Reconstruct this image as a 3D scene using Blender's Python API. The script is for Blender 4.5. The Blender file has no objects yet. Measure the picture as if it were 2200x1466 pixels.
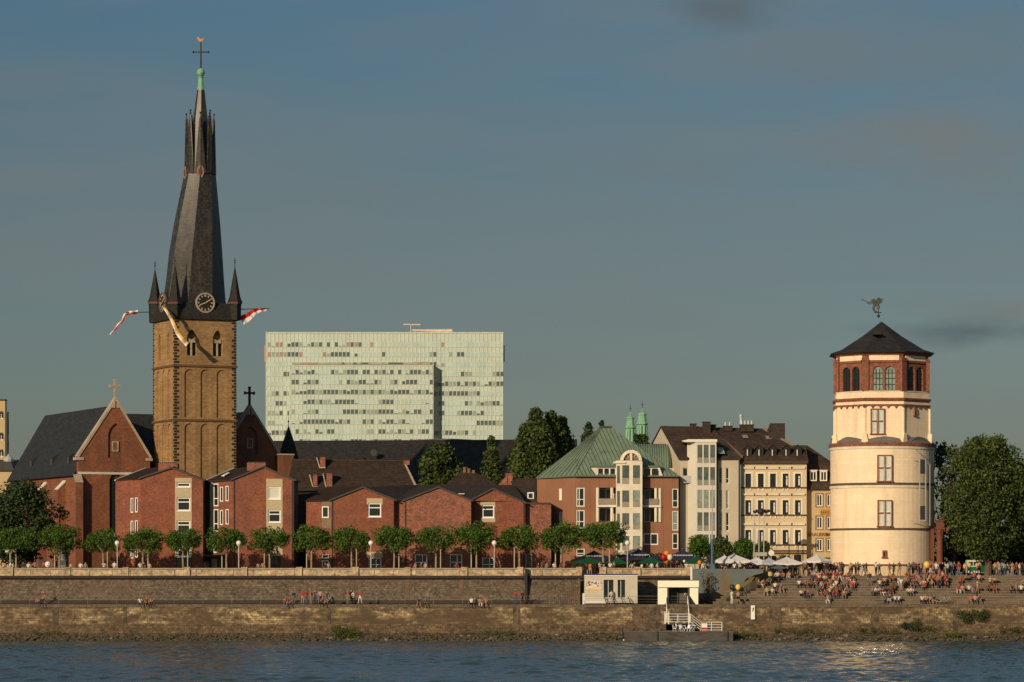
import bpy, math, random
import numpy as np
from mathutils import Matrix, Vector
# ---------------------------------------------------------------- camera, sky, sun, exposure
SC = bpy.context.scene
COL = SC.collection
F, YH, H = 7200.0, 1240.0, 7.67        # focal length in photo pixels, horizon row, eye height above the river
SUN_AZ, SUN_EL = math.radians(32), math.radians(17.5)
cam = bpy.data.cameras.new('camera'); cam.sensor_width = 36; cam.lens = 36*F/2200
cam.shift_y = (YH-733)/2200; cam.clip_start = 1; cam.clip_end = 8000
co = bpy.data.objects.new('camera', cam); co.location = (0, 0, H); co.rotation_euler = (math.pi/2, 0, 0)
COL.objects.link(co); SC.camera = co
SC.view_settings.view_transform = 'Standard'; SC.view_settings.look = 'None'
SC.view_settings.exposure = 0; SC.view_settings.gamma = 1
SC.render.engine = 'CYCLES'
SC.cycles.max_bounces = 6; SC.cycles.diffuse_bounces = 3; SC.cycles.glossy_bounces = 3
W = bpy.data.worlds.new('World'); SC.world = W; W.use_nodes = True
nt = W.node_tree; nt.nodes.clear()
def N(t, tree=None, **k):
    n = (tree or nt).nodes.new(t)
    for a, b in k.items(): setattr(n, a, b)
    return n
def L(a, b, tree=None): (tree or nt).links.new(a, b)
out = N('ShaderNodeOutputWorld'); bg = N('ShaderNodeBackground'); sky = N('ShaderNodeTexSky', sky_type='NISHITA')
sky.sun_disc = False; sky.sun_elevation = SUN_EL; sky.sun_rotation = math.pi+SUN_AZ
sky.air_density = 1.0; sky.dust_density = 0.6; sky.ozone_density = 1.5
tc = N('ShaderNodeTexCoord'); sep = N('ShaderNodeSeparateXYZ'); L(tc.outputs['Generated'], sep.inputs[0])
ramp = N('ShaderNodeValToRGB'); e = ramp.color_ramp.elements
mr = N('ShaderNodeMapRange'); mr.inputs[1].default_value = 0; mr.inputs[2].default_value = .5
L(sep.outputs[2], mr.inputs[0]); L(mr.outputs[0], ramp.inputs[0])
SKY_TINT = [(0, (.265, .273, .294)), (.118, (.284, .308, .342)), (.226, (.298, .322, .336)), (.33, (.272, .352, .392)), (.45, (.34, .42, .44)), (1, (1.25, 1.2, 1.1))]
while len(e) < len(SKY_TINT): e.new(.5)
for i, (p, c) in enumerate(SKY_TINT): e[i].position = p; e[i].color = (*c, 1)
mul = N('ShaderNodeMix', data_type='RGBA', blend_type='MULTIPLY'); mul.inputs[0].default_value = 1
L(sky.outputs[0], mul.inputs[6]); L(ramp.outputs[0], mul.inputs[7])
# thin streaky evening cloud, placed by direction in the sky
mp = N('ShaderNodeMapping'); mp.inputs['Scale'].default_value = (5, 5, 34); L(tc.outputs['Generated'], mp.inputs[0])
nz = N('ShaderNodeTexNoise'); nz.inputs['Scale'].default_value = 1.3; nz.inputs['Detail'].default_value = 5; L(mp.outputs[0], nz.inputs[0])
cr = N('ShaderNodeValToRGB'); cr.color_ramp.elements[0].position = .42; cr.color_ramp.elements[1].position = .75
L(nz.outputs[0], cr.inputs[0])
cm = N('ShaderNodeMix', data_type='RGBA'); cfm = N('ShaderNodeMath', operation='MULTIPLY'); cfm.inputs[1].default_value = .5
L(cr.outputs[0], cfm.inputs[0]); L(cfm.outputs[0], cm.inputs[0]); L(mul.outputs[2], cm.inputs[6]); cm.inputs[7].default_value = (1.75, 1.95, 1.95, 1)
last = cm.outputs[2]
def cloud(ax, el, wx, wz, col, amt, seed):
    """one soft cloud round a direction (azimuth, elevation in degrees), ragged by noise"""
    global last
    d = Vector((math.sin(math.radians(ax))*math.cos(math.radians(el)), math.cos(math.radians(ax))*math.cos(math.radians(el)), math.sin(math.radians(el))))
    sb = N('ShaderNodeVectorMath', operation='SUBTRACT'); L(tc.outputs['Generated'], sb.inputs[0]); sb.inputs[1].default_value = d
    m = N('ShaderNodeMapping'); m.inputs['Scale'].default_value = (1/math.radians(wx), .5, 1/math.radians(wz)); L(sb.outputs[0], m.inputs[0])
    ln = N('ShaderNodeVectorMath', operation='LENGTH'); L(m.outputs[0], ln.inputs[0])
    m2 = N('ShaderNodeMapping'); m2.inputs['Scale'].default_value = (40, 5, 110); m2.inputs['Location'].default_value = (seed, 0, 0); L(tc.outputs['Generated'], m2.inputs[0])
    n2 = N('ShaderNodeTexNoise'); n2.inputs['Scale'].default_value = 1; n2.inputs['Detail'].default_value = 6; L(m2.outputs[0], n2.inputs[0])
    ad = N('ShaderNodeMath', operation='MULTIPLY_ADD'); L(n2.outputs[0], ad.inputs[0]); ad.inputs[1].default_value = 1.6; L(ln.outputs['Value'], ad.inputs[2])
    r = N('ShaderNodeMapRange', interpolation_type='SMOOTHSTEP'); L(ad.outputs[0], r.inputs[0])
    r.inputs[1].default_value = 1.75; r.inputs[2].default_value = .55; r.inputs[3].default_value = 0; r.inputs[4].default_value = amt
    mx = N('ShaderNodeMix', data_type='RGBA'); L(r.outputs[0], mx.inputs[0]); L(last, mx.inputs[6]); mx.inputs[7].default_value = (*col, 1)
    last = mx.outputs[2]
cloud(3.7, 9.6, 1.5, .6, (1.05, 1.3, 1.42), .75, 3.)
cloud(7.9, 4.55, 2.2, .35, (1.8, 1.75, 1.65), .55, 7.)
cloud(7.7, 4.15, 2.4, .38, (.95, 1.25, 1.4), .9, 11.)
cloud(7.3, 7.3, 3.2, 1.1, (1.75, 1.85, 1.8), .8, 5.)
cloud(2.5, 6.9, 3.5, .5, (1.55, 1.9, 2.0), .6, 17.)
cloud(5.3, 8.7, 3.4, .9, (1.45, 1.8, 1.95), .55, 23.)
cloud(7.8, 9.2, 2.6, 1.2, (1.35, 1.85, 2.05), .6, 29.)
L(last, bg.inputs[0]); bg.inputs[1].default_value = .1
L(bg.outputs[0], out.inputs[0])
sl = bpy.data.lights.new('sun', 'SUN'); sl.energy = 4.3; sl.color = (1, .78, .54); sl.angle = math.radians(.5)
so = bpy.data.objects.new('sun', sl); COL.objects.link(so)
sd = Vector((-math.sin(SUN_AZ)*math.cos(SUN_EL), -math.cos(SUN_AZ)*math.cos(SUN_EL), math.sin(SUN_EL)))
so.rotation_euler = sd.to_track_quat('Z', 'Y').to_euler(); so.location = sd*100

# ---------------------------------------------------------------- helpers
def X(px, Y): return (px-1100)/F*Y
def Z(py, Y): return H+(YH-py)/F*Y
ORG = {}
def thing(name, label, cat, loc=(0, 0, 0), group=None):
    o = bpy.data.objects.new(name, None); COL.objects.link(o); o.location = loc; o.empty_display_size = .5
    tag(o, label, cat, group); ORG[o.name] = Vector(loc); return o
def tag(o, label, cat, group=None, kind=None):
    if label: o['label'] = label
    if cat: o['category'] = cat
    if group: o['group'] = group
    if kind: o['kind'] = kind
    return o
class MB:
    def __init__(s): s.V = []; s.Fc = []; s.MI = []; s.M = None; s.mi = 0
    def v(s, pts):
        n = len(s.V)
        for p in pts:
            p = Vector(p)
            if s.M is not None: p = s.M @ p
            s.V.append(p)
        return n
    def f(s, idx, mi=None): s.Fc.append(tuple(idx)); s.MI.append(s.mi if mi is None else mi)
    def poly(s, pts, mi=None):
        n = s.v(pts); s.f(range(n, n+len(pts)), mi)
    def box(s, x0, x1, y0, y1, z0, z1, mi=None):
        n = s.v([(x0, y0, z0), (x1, y0, z0), (x1, y1, z0), (x0, y1, z0), (x0, y0, z1), (x1, y0, z1), (x1, y1, z1), (x0, y1, z1)])
        for q in ((0, 1, 5, 4), (1, 2, 6, 5), (2, 3, 7, 6), (3, 0, 4, 7), (4, 5, 6, 7), (3, 2, 1, 0)): s.f([n+i for i in q], mi)
    def extr(s, pts, vec, mi=None):
        """closed solid: polygon pts swept by vec"""
        k = len(pts); vec = Vector(vec)
        n = s.v([Vector(p) for p in pts]+[Vector(p)+vec for p in pts])
        s.f(range(n, n+k), mi); s.f(range(n+2*k-1, n+k-1, -1), mi)
        for i in range(k): s.f((n+i, n+(i+1) % k, n+k+(i+1) % k, n+k+i), mi)
    def hull6(s, a, b, mi=None):
        """solid between two equal-length rings a, b"""
        k = len(a); n = s.v(list(a)+list(b)); s.f(range(n, n+k), mi); s.f(range(n+2*k-1, n+k-1, -1), mi)
        for i in range(k): s.f((n+i, n+(i+1) % k, n+k+(i+1) % k, n+k+i), mi)
    def cyl(s, p0, p1, r0, r1=None, n=8, mi=None):
        r1 = r0 if r1 is None else r1
        p0 = Vector(p0); p1 = Vector(p1); d = (p1-p0).normalized()
        a = d.orthogonal().normalized(); b = d.cross(a)
        R0 = [p0+(a*math.cos(t)+b*math.sin(t))*r0 for t in [2*math.pi*i/n for i in range(n)]]
        R1 = [p1+(a*math.cos(t)+b*math.sin(t))*r1 for t in [2*math.pi*i/n for i in range(n)]]
        s.hull6(R0, R1, mi)
    def tube(s, pts, rs, n=8, mi=None):
        for i in range(len(pts)-1):
            s.cyl(pts[i], pts[i+1], rs[i], rs[i+1], n, mi)
    def lathe(s, c, prof, n=32, ph=0, mi=None):
        c = Vector(c); m0 = len(s.V); k = len(prof)
        for r, z in prof:
            s.v([c+Vector((math.sin(ph+2*math.pi*i/n)*r, -math.cos(ph+2*math.pi*i/n)*r, z)) for i in range(n)])
        for j in range(k-1):
            for i in range(n):
                a = m0+j*n+i; b = m0+j*n+(i+1) % n; s.f((a, b, b+n, a+n), mi)
        s.f(range(m0+n-1, m0-1, -1), mi); s.f(range(m0+(k-1)*n, m0+k*n), mi)
    def sph(s, c, r, n=10, sq=1, mi=None):
        s.lathe(c, [(max(r*math.sin(math.pi*i/n), .001), -r*sq*math.cos(math.pi*i/n)) for i in range(n+1)], n*2, mi=mi)
    def facade(s, u0, u1, v0, v1, holes=(), depth=.15, y=0, mi=None):
        us = sorted({u0, u1, *[min(max(h[i], u0), u1) for h in holes for i in (0, 1)]})
        vs = sorted({v0, v1, *[min(max(h[i], v0), v1) for h in holes for i in (2, 3)]})
        for i in range(len(us)-1):
            run = None
            for j in range(len(vs)-1):
                cu = (us[i]+us[i+1])/2; cv = (vs[j]+vs[j+1])/2
                inh = any(h[0] < cu < h[1] and h[2] < cv < h[3] for h in holes)
                if us[i+1]-us[i] < 1e-6 or vs[j+1]-vs[j] < 1e-6: continue
                if not inh: s.poly([(us[i], y, vs[j]), (us[i+1], y, vs[j]), (us[i+1], y, vs[j+1]), (us[i], y, vs[j+1])], mi)
        for h in holes:
            a, b, c, d = h[:4]; e_ = y+depth
            s.poly([(a, y, c), (b, y, c), (b, e_, c), (a, e_, c)], mi); s.poly([(a, y, d), (a, e_, d), (b, e_, d), (b, y, d)], mi)
            s.poly([(a, y, c), (a, e_, c), (a, e_, d), (a, y, d)], mi); s.poly([(b, y, c), (b, y, d), (b, e_, d), (b, e_, c)], mi)
            s.poly([(a, e_, c), (b, e_, c), (b, e_, d), (a, e_, d)], mi)
    def mesh(s, name, mats, org=(0, 0, 0), smooth=False):
        me = bpy.data.meshes.new(name); o = Vector(org)
        me.from_pydata([tuple(p-o) for p in s.V], [], s.Fc)
        for m in (mats if isinstance(mats, (list, tuple)) else [mats]): me.materials.append(m)
        me.polygons.foreach_set('material_index', s.MI)
        if smooth: me.polygons.foreach_set('use_smooth', [True]*len(s.Fc))
        me.update(); return me
    def build(s, name, mats, parent=None, smooth=False, org=None):
        if parent is not None: g = ORG[parent.name]
        else: g = Vector(org) if org is not None else Vector((0, 0, 0))
        o = bpy.data.objects.new(name, s.mesh(name, mats, g, smooth)); COL.objects.link(o)
        if parent is not None: o.parent = parent
        else: o.location = g
        ORG[o.name] = g; return o
def copy_tree(o, parent=None):
    c = o.copy(); COL.objects.link(c); c.parent = parent
    for ch in o.children: copy_tree(ch, c)
    return c
class Plane:
    """vertical facade plane through two photo columns at two depths; local x along it, y inward, z up"""
    def __init__(s, px0, Y0, px1, Y1):
        s.P0 = Vector((X(px0, Y0), Y0, 0)); P1 = Vector((X(px1, Y1), Y1, 0)); s.len = (P1-s.P0).length
        s.set((P1-s.P0).normalized())
    def set(s, d):
        s.d = d; nrm = Vector((-d.y, d.x, 0))
        s.M = Matrix(((d.x, nrm.x, 0, s.P0.x), (d.y, nrm.y, 0, s.P0.y), (0, 0, 1, 0), (0, 0, 0, 1)))
    def u(s, px):
        k = (px-1100)/F
        return (k*s.P0.y-s.P0.x)/(s.d.x-k*s.d.y)
    def Y(s, px): return s.P0.y+s.u(px)*s.d.y
    def z(s, py, px): return Z(py, s.Y(px))
    def rect(s, x0, x1, y0, y1):
        m = (x0+x1)/2; return (s.u(x0), s.u(x1), s.z(y1, m), s.z(y0, m))
def frame_plane(P0, ang):
    p = Plane.__new__(Plane); p.P0 = Vector((P0[0], P0[1], 0)); p.set(Vector((math.cos(ang), math.sin(ang), 0))); return p

# ---------------------------------------------------------------- materials
def mat(name, c1, c2=None, rough=.85, ns=.6, spec=.25, brick=None, bump=0, st=(1, 1, 1), metal=0, stain=None, fine=.25, lo=.3, hi=.7, obj=False, trans=0, island=None, coat=0, fs=7):
    m = bpy.data.materials.new(name); m.use_nodes = True; t = m.node_tree; b = t.nodes['Principled BSDF']
    b.inputs['Roughness'].default_value = rough; b.inputs['Specular IOR Level'].default_value = spec; b.inputs['Metallic'].default_value = metal
    c2 = c2 or tuple(x*.72 for x in c1)
    g = N('ShaderNodeNewGeometry', t); src = g.outputs['Position']
    if obj: src = N('ShaderNodeTexCoord', t).outputs['Object']
    mp = N('ShaderNodeMapping', t); mp.inputs['Scale'].default_value = st; L(src, mp.inputs[0], t)
    n1 = N('ShaderNodeTexNoise', t); n1.inputs['Scale'].default_value = ns; n1.inputs['Detail'].default_value = 8; n1.inputs['Roughness'].default_value = .62; L(mp.outputs[0], n1.inputs[0], t)
    r1 = N('ShaderNodeMapRange', t); r1.inputs[1].default_value = lo; r1.inputs[2].default_value = hi; L(n1.outputs[0], r1.inputs[0], t)
    mx = N('ShaderNodeMix', t, data_type='RGBA'); L(r1.outputs[0], mx.inputs[0], t); mx.inputs[6].default_value = (*c1, 1); mx.inputs[7].default_value = (*c2, 1)
    col = mx.outputs[2]; hsrc = n1.outputs[0]
    if brick:
        bw, bh, ms, mc, var = brick
        sp = N('ShaderNodeSeparateXYZ', t); L(src, sp.inputs[0], t); ad = N('ShaderNodeMath', t, operation='ADD'); L(sp.outputs[0], ad.inputs[0], t); L(sp.outputs[1], ad.inputs[1], t)
        cb = N('ShaderNodeCombineXYZ', t); L(ad.outputs[0], cb.inputs[0], t); L(sp.outputs[2], cb.inputs[1], t)
        bt = N('ShaderNodeTexBrick', t); L(cb.outputs[0], bt.inputs[0], t); bt.inputs['Scale'].default_value = 1
        bt.inputs['Brick Width'].default_value = bw; bt.inputs['Row Height'].default_value = bh; bt.inputs['Mortar Size'].default_value = ms; bt.inputs['Mortar Smooth'].default_value = .3
        bt.inputs['Color1'].default_value = (1-var, 1-var, 1-var, 1); bt.inputs['Color2'].default_value = (1+var, 1+var, 1+var, 1); bt.inputs['Mortar'].default_value = (mc, mc, mc, 1)
        m2 = N('ShaderNodeMix', t, data_type='RGBA', blend_type='MULTIPLY'); m2.inputs[0].default_value = 1; L(col, m2.inputs[6], t); L(bt.outputs[0], m2.inputs[7], t); col = m2.outputs[2]
        hsrc = bt.outputs['Fac'] if bump < 0 else hsrc
    if fine:
        n3 = N('ShaderNodeTexNoise', t); n3.inputs['Scale'].default_value = fs; n3.inputs['Detail'].default_value = 4; L(src, n3.inputs[0], t)
        r3 = N('ShaderNodeMapRange', t); r3.inputs[1].default_value = .25; r3.inputs[2].default_value = .75; r3.inputs[3].default_value = 1-fine; r3.inputs[4].default_value = 1+fine; L(n3.outputs[0], r3.inputs[0], t)
        m3 = N('ShaderNodeMix', t, data_type='RGBA', blend_type='MULTIPLY'); m3.inputs[0].default_value = 1; L(col, m3.inputs[6], t); L(r3.outputs[0], m3.inputs[7], t); col = m3.outputs[2]
    if stain:   # (colour, scale xyz, lo, hi, amount): streaks, lichen or tide marks
        ms = N('ShaderNodeMapping', t); ms.inputs['Scale'].default_value = stain[1]; ms.inputs['Location'].default_value = (13, 5, 2); L(src, ms.inputs[0], t)
        n4 = N('ShaderNodeTexNoise', t); n4.inputs['Scale'].default_value = 1; n4.inputs['Detail'].default_value = 7; L(ms.outputs[0], n4.inputs[0], t)
        r4 = N('ShaderNodeMapRange', t); r4.inputs[1].default_value = stain[2]; r4.inputs[2].default_value = stain[3]; r4.inputs[4].default_value = stain[4]; L(n4.outputs[0], r4.inputs[0], t)
        m4 = N('ShaderNodeMix', t, data_type='RGBA'); L(r4.outputs[0], m4.inputs[0], t); L(col, m4.inputs[6], t); m4.inputs[7].default_value = (*stain[0], 1); col = m4.outputs[2]
    if island:
        hs = N('ShaderNodeHueSaturation', t); L(col, hs.inputs['Color'], t)
        rr = N('ShaderNodeMapRange', t); rr.inputs[3].default_value = 1-island; rr.inputs[4].default_value = 1+island; L(g.outputs['Random Per Island'], rr.inputs[0], t); L(rr.outputs[0], hs.inputs['Value'], t)
        col = hs.outputs[0]
    L(col, b.inputs['Base Color'], t)
    if coat: b.inputs['Coat Weight'].default_value = coat; b.inputs['Coat IOR'].default_value = 3.4; b.inputs['Coat Roughness'].default_value = .04
    if trans:
        tr = N('ShaderNodeBsdfTranslucent', t); L(col, tr.inputs[0], t); ms_ = N('ShaderNodeMixShader', t); ms_.inputs[0].default_value = trans
        L(b.outputs[0], ms_.inputs[1], t); L(tr.outputs[0], ms_.inputs[2], t); L(ms_.outputs[0], t.nodes['Material Output'].inputs[0], t)
    if bump:
        bp = N('ShaderNodeBump', t); bp.inputs['Strength'].default_value = abs(bump); bp.inputs['Distance'].default_value = .1; L(hsrc, bp.inputs['Height'], t); L(bp.outputs[0], b.inputs['Normal'], t)
    return m
m_brick = mat('red_brick', (.245, .086, .046), (.175, .062, .036), brick=(.25, .085, .012, .75, .18), ns=.7, lo=.35, hi=.65, fine=.32, fs=4, stain=((.10, .045, .035), (.5, .5, .25), .5, .75, .5), bump=.2)
m_brick2 = mat('weathered_brick', (.225, .090, .052), (.12, .052, .036), brick=(.3, .12, .02, 1.5, .35), ns=1.4, fine=.45, bump=.3)
m_chbrick = mat('church_brick', (.26, .100, .048), (.165, .066, .035), brick=(.3, .1, .015, .75, .22), ns=.8, fine=.3, stain=((.08, .04, .03), (.35, .35, .15), .45, .75, .6), bump=.3)
m_tuff = mat('tuff_stone', (.345, .215, .092), (.25, .150, .066), brick=(.5, .22, .02, .75, .2), ns=.45, fine=.28, stain=((.11, .066, .035), (.35, .35, .12), .48, .75, .55), bump=.35)
m_quoin = mat('basalt_quoin', (.03, .024, .02), fine=.4)
m_stonetrim = mat('pale_stone_trim', (.42, .34, .24), (.27, .22, .16), fine=.3)
m_slate = mat('slate', (.030, .030, .029), (.021, .021, .020), rough=.6, spec=.22, brick=(.4, .22, .02, .7, .25), ns=1.5, fine=.3)
m_spire = mat('spire_slate', (.040, .036, .029), (.028, .026, .021), rough=.40, spec=.30, brick=(.4, .3, .03, .6, .4), ns=2, fine=.45, stain=((.075, .068, .05), (1.5, 1.5, .4), .5, .7, .5))
m_dslate = mat('dark_slate', (.030, .028, .025), (.022, .021, .019), rough=.7, spec=.14, brick=(.4, .25, .02, .7, .25), fine=.3)
m_tile = mat('brown_roof_tile', (.060, .042, .029), (.040, .029, .021), spec=.06, brick=(.3, .3, .04, .6, .25), ns=.8, fine=.3, rough=.7)
m_tile2 = mat('red_brown_roof_tile', (.070, .048, .036), (.046, .034, .027), spec=.06, brick=(.3, .3, .04, .6, .25), ns=.8, fine=.3, rough=.7)
m_felt = mat('dark_roof_felt', (.045, .030, .023), (.032, .023, .018), rough=.95, spec=.03, fine=.2)
m_zinc = mat('grey_metal_trim', (.062, .062, .052), rough=.7, spec=.2, fine=.1)
m_white = mat('white_paint', (.74, .74, .70), (.66, .66, .60), rough=.5, fine=.05)
m_offw = mat('off_white_paint', (.66, .64, .55), (.6, .57, .47), rough=.6, fine=.08)
m_beige = mat('beige_panel', (.44, .36, .22), (.38, .31, .19), fine=.12)
m_glass = mat('window_glass', (.018, .024, .024), (.012, .014, .014), rough=.08, spec=.6, fine=0, ns=2)
m_ggr = mat('grey_green_glass', (.105, .13, .115), (.055, .07, .062), rough=.1, spec=.6, fine=0, ns=1.2, lo=.35, hi=.65)
m_gglass = mat('curtained_glass', (.24, .29, .24), (.15, .19, .16), rough=.12, spec=.6, fine=0, ns=1.5, lo=.4, hi=.6)
m_blind = mat('roller_blind', (.6, .6, .48), rough=.6, fine=.05)
m_copper = mat('green_copper', (.165, .225, .150), (.130, .180, .120), rough=.55, ns=.5, fine=.2, stain=((.06, .072, .055), (.8, .8, .3), .5, .7, .5))
m_copseam = mat('copper_seam', (.10, .135, .095), rough=.55)
m_bcopper = mat('bright_copper_green', (.20, .40, .235), (.14, .29, .18), rough=.6, ns=1.5, fine=.2)
m_cladding = mat('red_brown_cladding', (.255, .122, .068), (.215, .10, .056), brick=(1.2, 30, .03, .7, .06), ns=.4, fine=.06)
m_cream = mat('cream_plaster', (.55, .45, .285), (.49, .395, .245), ns=.4, fine=.06, stain=((.46, .34, .2), (.6, .6, .12), .5, .8, .5))
m_creamd = mat('grey_cream_plaster', (.46, .40, .29), (.41, .355, .255), ns=.4, fine=.05, stain=((.38, .31, .2), (.6, .6, .12), .5, .8, .4))
m_ochre = mat('ochre_plaster', (.46, .35, .19), (.41, .31, .165), ns=.5, fine=.06)
m_trim = mat('ivory_trim', (.72, .66, .5), fine=.06)
m_dline = mat('dark_sill', (.075, .05, .035), fine=.2)
m_tower = mat('tower_plaster', (.79, .635, .425), (.71, .565, .372), brick=(2.4, .36, .015, .90, .03), ns=.5, fine=.06, fs=3, stain=((.52, .42, .28), (1.1, 1.1, .12), .50, .74, .6), rough=.8)
m_tstone = mat('red_sandstone', (.235, .090, .052), (.15, .060, .038), ns=1.2, fine=.4, fs=4)
m_tband = mat('brown_stone_band', (.12, .075, .045), fine=.3)
m_leadroof = mat('lead_ledge', (.15, .13, .11), fine=.3, rough=.6)
m_iron = mat('dark_iron', (.025, .025, .025), rough=.5, fine=.1)
m_steel = mat('galvanised_steel', (.42, .42, .40), rough=.45, spec=.5, fine=.1)
m_ashlar = mat('quay_ashlar', (.33, .255, .135), (.12, .085, .048), brick=(.55, .30, .025, .5, .42), ns=1.1, st=(.5, .5, 1.6), lo=.36, hi=.62, fine=.6, fs=3.2, bump=.6, stain=((.072, .048, .028), (.22, .22, .5), .44, .62, .9))
m_quaybot = mat('tide_stained_ashlar', (.140, .096, .052), (.070, .050, .031), brick=(.55, .30, .025, .6, .3), ns=.8, fine=.5, fs=3, bump=.6)
m_upper = mat('upper_basalt_wall', (.135, .105, .068), (.085, .067, .047), brick=(.42, .26, .03, .7, .28), ns=1.0, lo=.35, hi=.65, fine=.55, fs=3.4, bump=.5, stain=((.12, .078, .046), (.22, .22, .5), .5, .7, .6))
m_darkst = mat('dark_stone_and_shade', (.042, .032, .026), fine=.3)  # dark stone; on the retaining wall cornice it paints shade
m_parapet = mat('parapet_sandstone', (.50, .385, .225), (.31, .23, .135), brick=(1.1, .5, .02, .7, .2), ns=1.2, fine=.4, fs=3, bump=.4, stain=((.12, .085, .055), (.9, .9, 2.2), .52, .72, .7))
m_steps = mat('stone_steps', (.155, .120, .080), (.105, .082, .056), brick=(1.3, 5, .02, .6, .15), ns=.7, fine=.3, stain=((.05, .042, .032), (.5, .5, .5), .5, .7, .6))
m_pave = mat('paving', (.16, .14, .115), ns=.3, fine=.2)
m_ground = mat('ground', (.11, .10, .08), ns=.05, fine=.2)
m_rock = mat('riprap_rock', (.098, .080, .048), (.038, .036, .022), ns=1.7, fine=.5, bump=.5, rough=.9, stain=((.24, .20, .15), (.9, .9, .9), .62, .68, .8))
m_leafp = mat('plane_tree_leaves', (.082, .150, .018), (.050, .102, .013), ns=.9, fine=0, rough=.65, island=.45, trans=.28)
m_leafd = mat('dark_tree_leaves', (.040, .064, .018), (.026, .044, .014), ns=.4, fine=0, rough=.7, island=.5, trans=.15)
m_leafb = mat('broad_tree_leaves', (.080, .112, .024), (.050, .075, .018), ns=.3, lo=.38, hi=.62, fine=0, rough=.7, island=.55, trans=.28)
m_leafo = mat('olive_tree_leaves', (.042, .050, .018), (.028, .036, .014), ns=.4, fine=0, rough=.7, island=.5, trans=.15)
m_grass = mat('weed_leaves', (.085, .125, .016), (.06, .075, .016), ns=1.2, fine=0, island=.5, trans=.2)
m_bark = mat('pale_plane_bark', (.33, .27, .17), (.17, .13, .085), ns=2.5, fine=.3, obj=False)
m_barkd = mat('brown_bark', (.115, .08, .05), ns=2.5, fine=.3)
m_concrete = mat('pontoon_concrete', (.085, .078, .065), (.06, .055, .047), ns=.8, fine=.2, stain=((.02, .018, .015), (.5, .5, 2), .5, .7, .7))
m_kiosk = mat('kiosk_panel', (.50, .46, .36), (.44, .40, .31), ns=.8, fine=.05)
m_portal = mat('cream_portal_panel', (.82, .78, .60), (.78, .73, .55), ns=.8, fine=.04)
m_blue = mat('blue_paint', (.035, .035, .14), rough=.5)
m_polebl = mat('steel_blue_paint', (.06, .13, .22), rough=.5)
m_teal = mat('teal_painted_concrete', (.125, .150, .140), (.085, .105, .10), ns=.4, fine=.15, stain=((.15, .095, .04), (.45, .45, .12), .50, .62, .8))
m_olive = mat('weedy_earth', (.165, .125, .058), (.11, .09, .045), ns=.6, fine=.3)
m_globe = mat('opal_lamp_globe', (.78, .75, .68), rough=.3, spec=.5, fine=0)
m_pink = mat('white_canvas', (.78, .74, .70), (.70, .66, .62), fine=.06, trans=.25)
m_green = mat('green_canvas', (.010, .115, .045), (.008, .085, .035), fine=.06, trans=.3)
m_navy = mat('navy_canvas', (.028, .030, .062), (.02, .022, .045), fine=.06, trans=.1)
def flat(name, c, rough=.7, **k): return mat(name, c, tuple(x*.88 for x in c), rough=rough, ns=3, fine=.08, obj=True, **k)
m_red = flat('red_cloth', (.42, .02, .02)); m_yel = flat('golden_cloth', (.62, .36, .04)); m_wcl = flat('white_cloth', (.68, .66, .62))
m_gold = mat('gilded_copper', (.65, .28, .08), metal=.8, rough=.35, fine=0)
# high-rise
m_hspan = mat('pale_spandrel_glass', (.445, .51, .435), (.395, .465, .39), rough=.4, spec=.3, brick=(3.04, 7.6, .0, 1, .05), ns=.12, fine=.06, lo=.35, hi=.65)
m_hblind = mat('tower_blinds', (.41, .51, .44), (.33, .43, .375), rough=.4, spec=.3, brick=(3.04, 7.6, .0, 1, .08), ns=.35, fine=.05)
m_hmull = mat('pale_mullion', (.62, .65, .52), rough=.4, fine=0)
m_hdark = mat('tower_window_dark', (.105, .125, .115), (.07, .085, .08), rough=.3, spec=.4, ns=.5, fine=0)
m_hred = mat('tower_window_red', (.38, .24, .17), rough=.4, fine=0)
m_hgrey = mat('tower_window_grey', (.30, .35, .28), rough=.4, fine=0)
m_hside = mat('tower_teal_glass', (.06, .085, .08), (.10, .13, .12), rough=.15, spec=.6, ns=.25, fine=0)

def window(root, M, r, fm=None, gm=None, ft=.1, mull=(), trans=(), y=.1, dp=.07, name='window', sill=False, surround=None):
    """frame (part) + pane (sub-part) in the wall recess r = (u0,u1,v0,v1)"""
    fm = fm or m_white; gm = gm or m_glass
    u0, u1, v0, v1 = r; b = MB(); b.M = M
    b.box(u0, u0+ft, y-dp, y, v0, v1); b.box(u1-ft, u1, y-dp, y, v0, v1)
    b.box(u0+ft, u1-ft, y-dp, y, v0, v0+ft); b.box(u0+ft, u1-ft, y-dp, y, v1-ft, v1)
    for k in mull:
        c = u0+(u1-u0)*k; b.box(c-ft*.4, c+ft*.4, y-dp+.01, y, v0+ft, v1-ft)
    for k in trans:
        c = v0+(v1-v0)*k; b.box(u0+ft, u1-ft, y-dp+.004, y, c-ft*.4, c+ft*.4)
    if sill: b.box(u0-.05, u1+.05, -.1, y-dp, v0-.08, v0+.02)
    w = b.build(name, fm, root)
    g = MB(); g.M = M; g.box(u0+ft*.5, u1-ft*.5, y-.015, y+.02, v0+ft*.5, v1-ft*.5)
    g.build('pane', gm, w); return w

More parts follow.
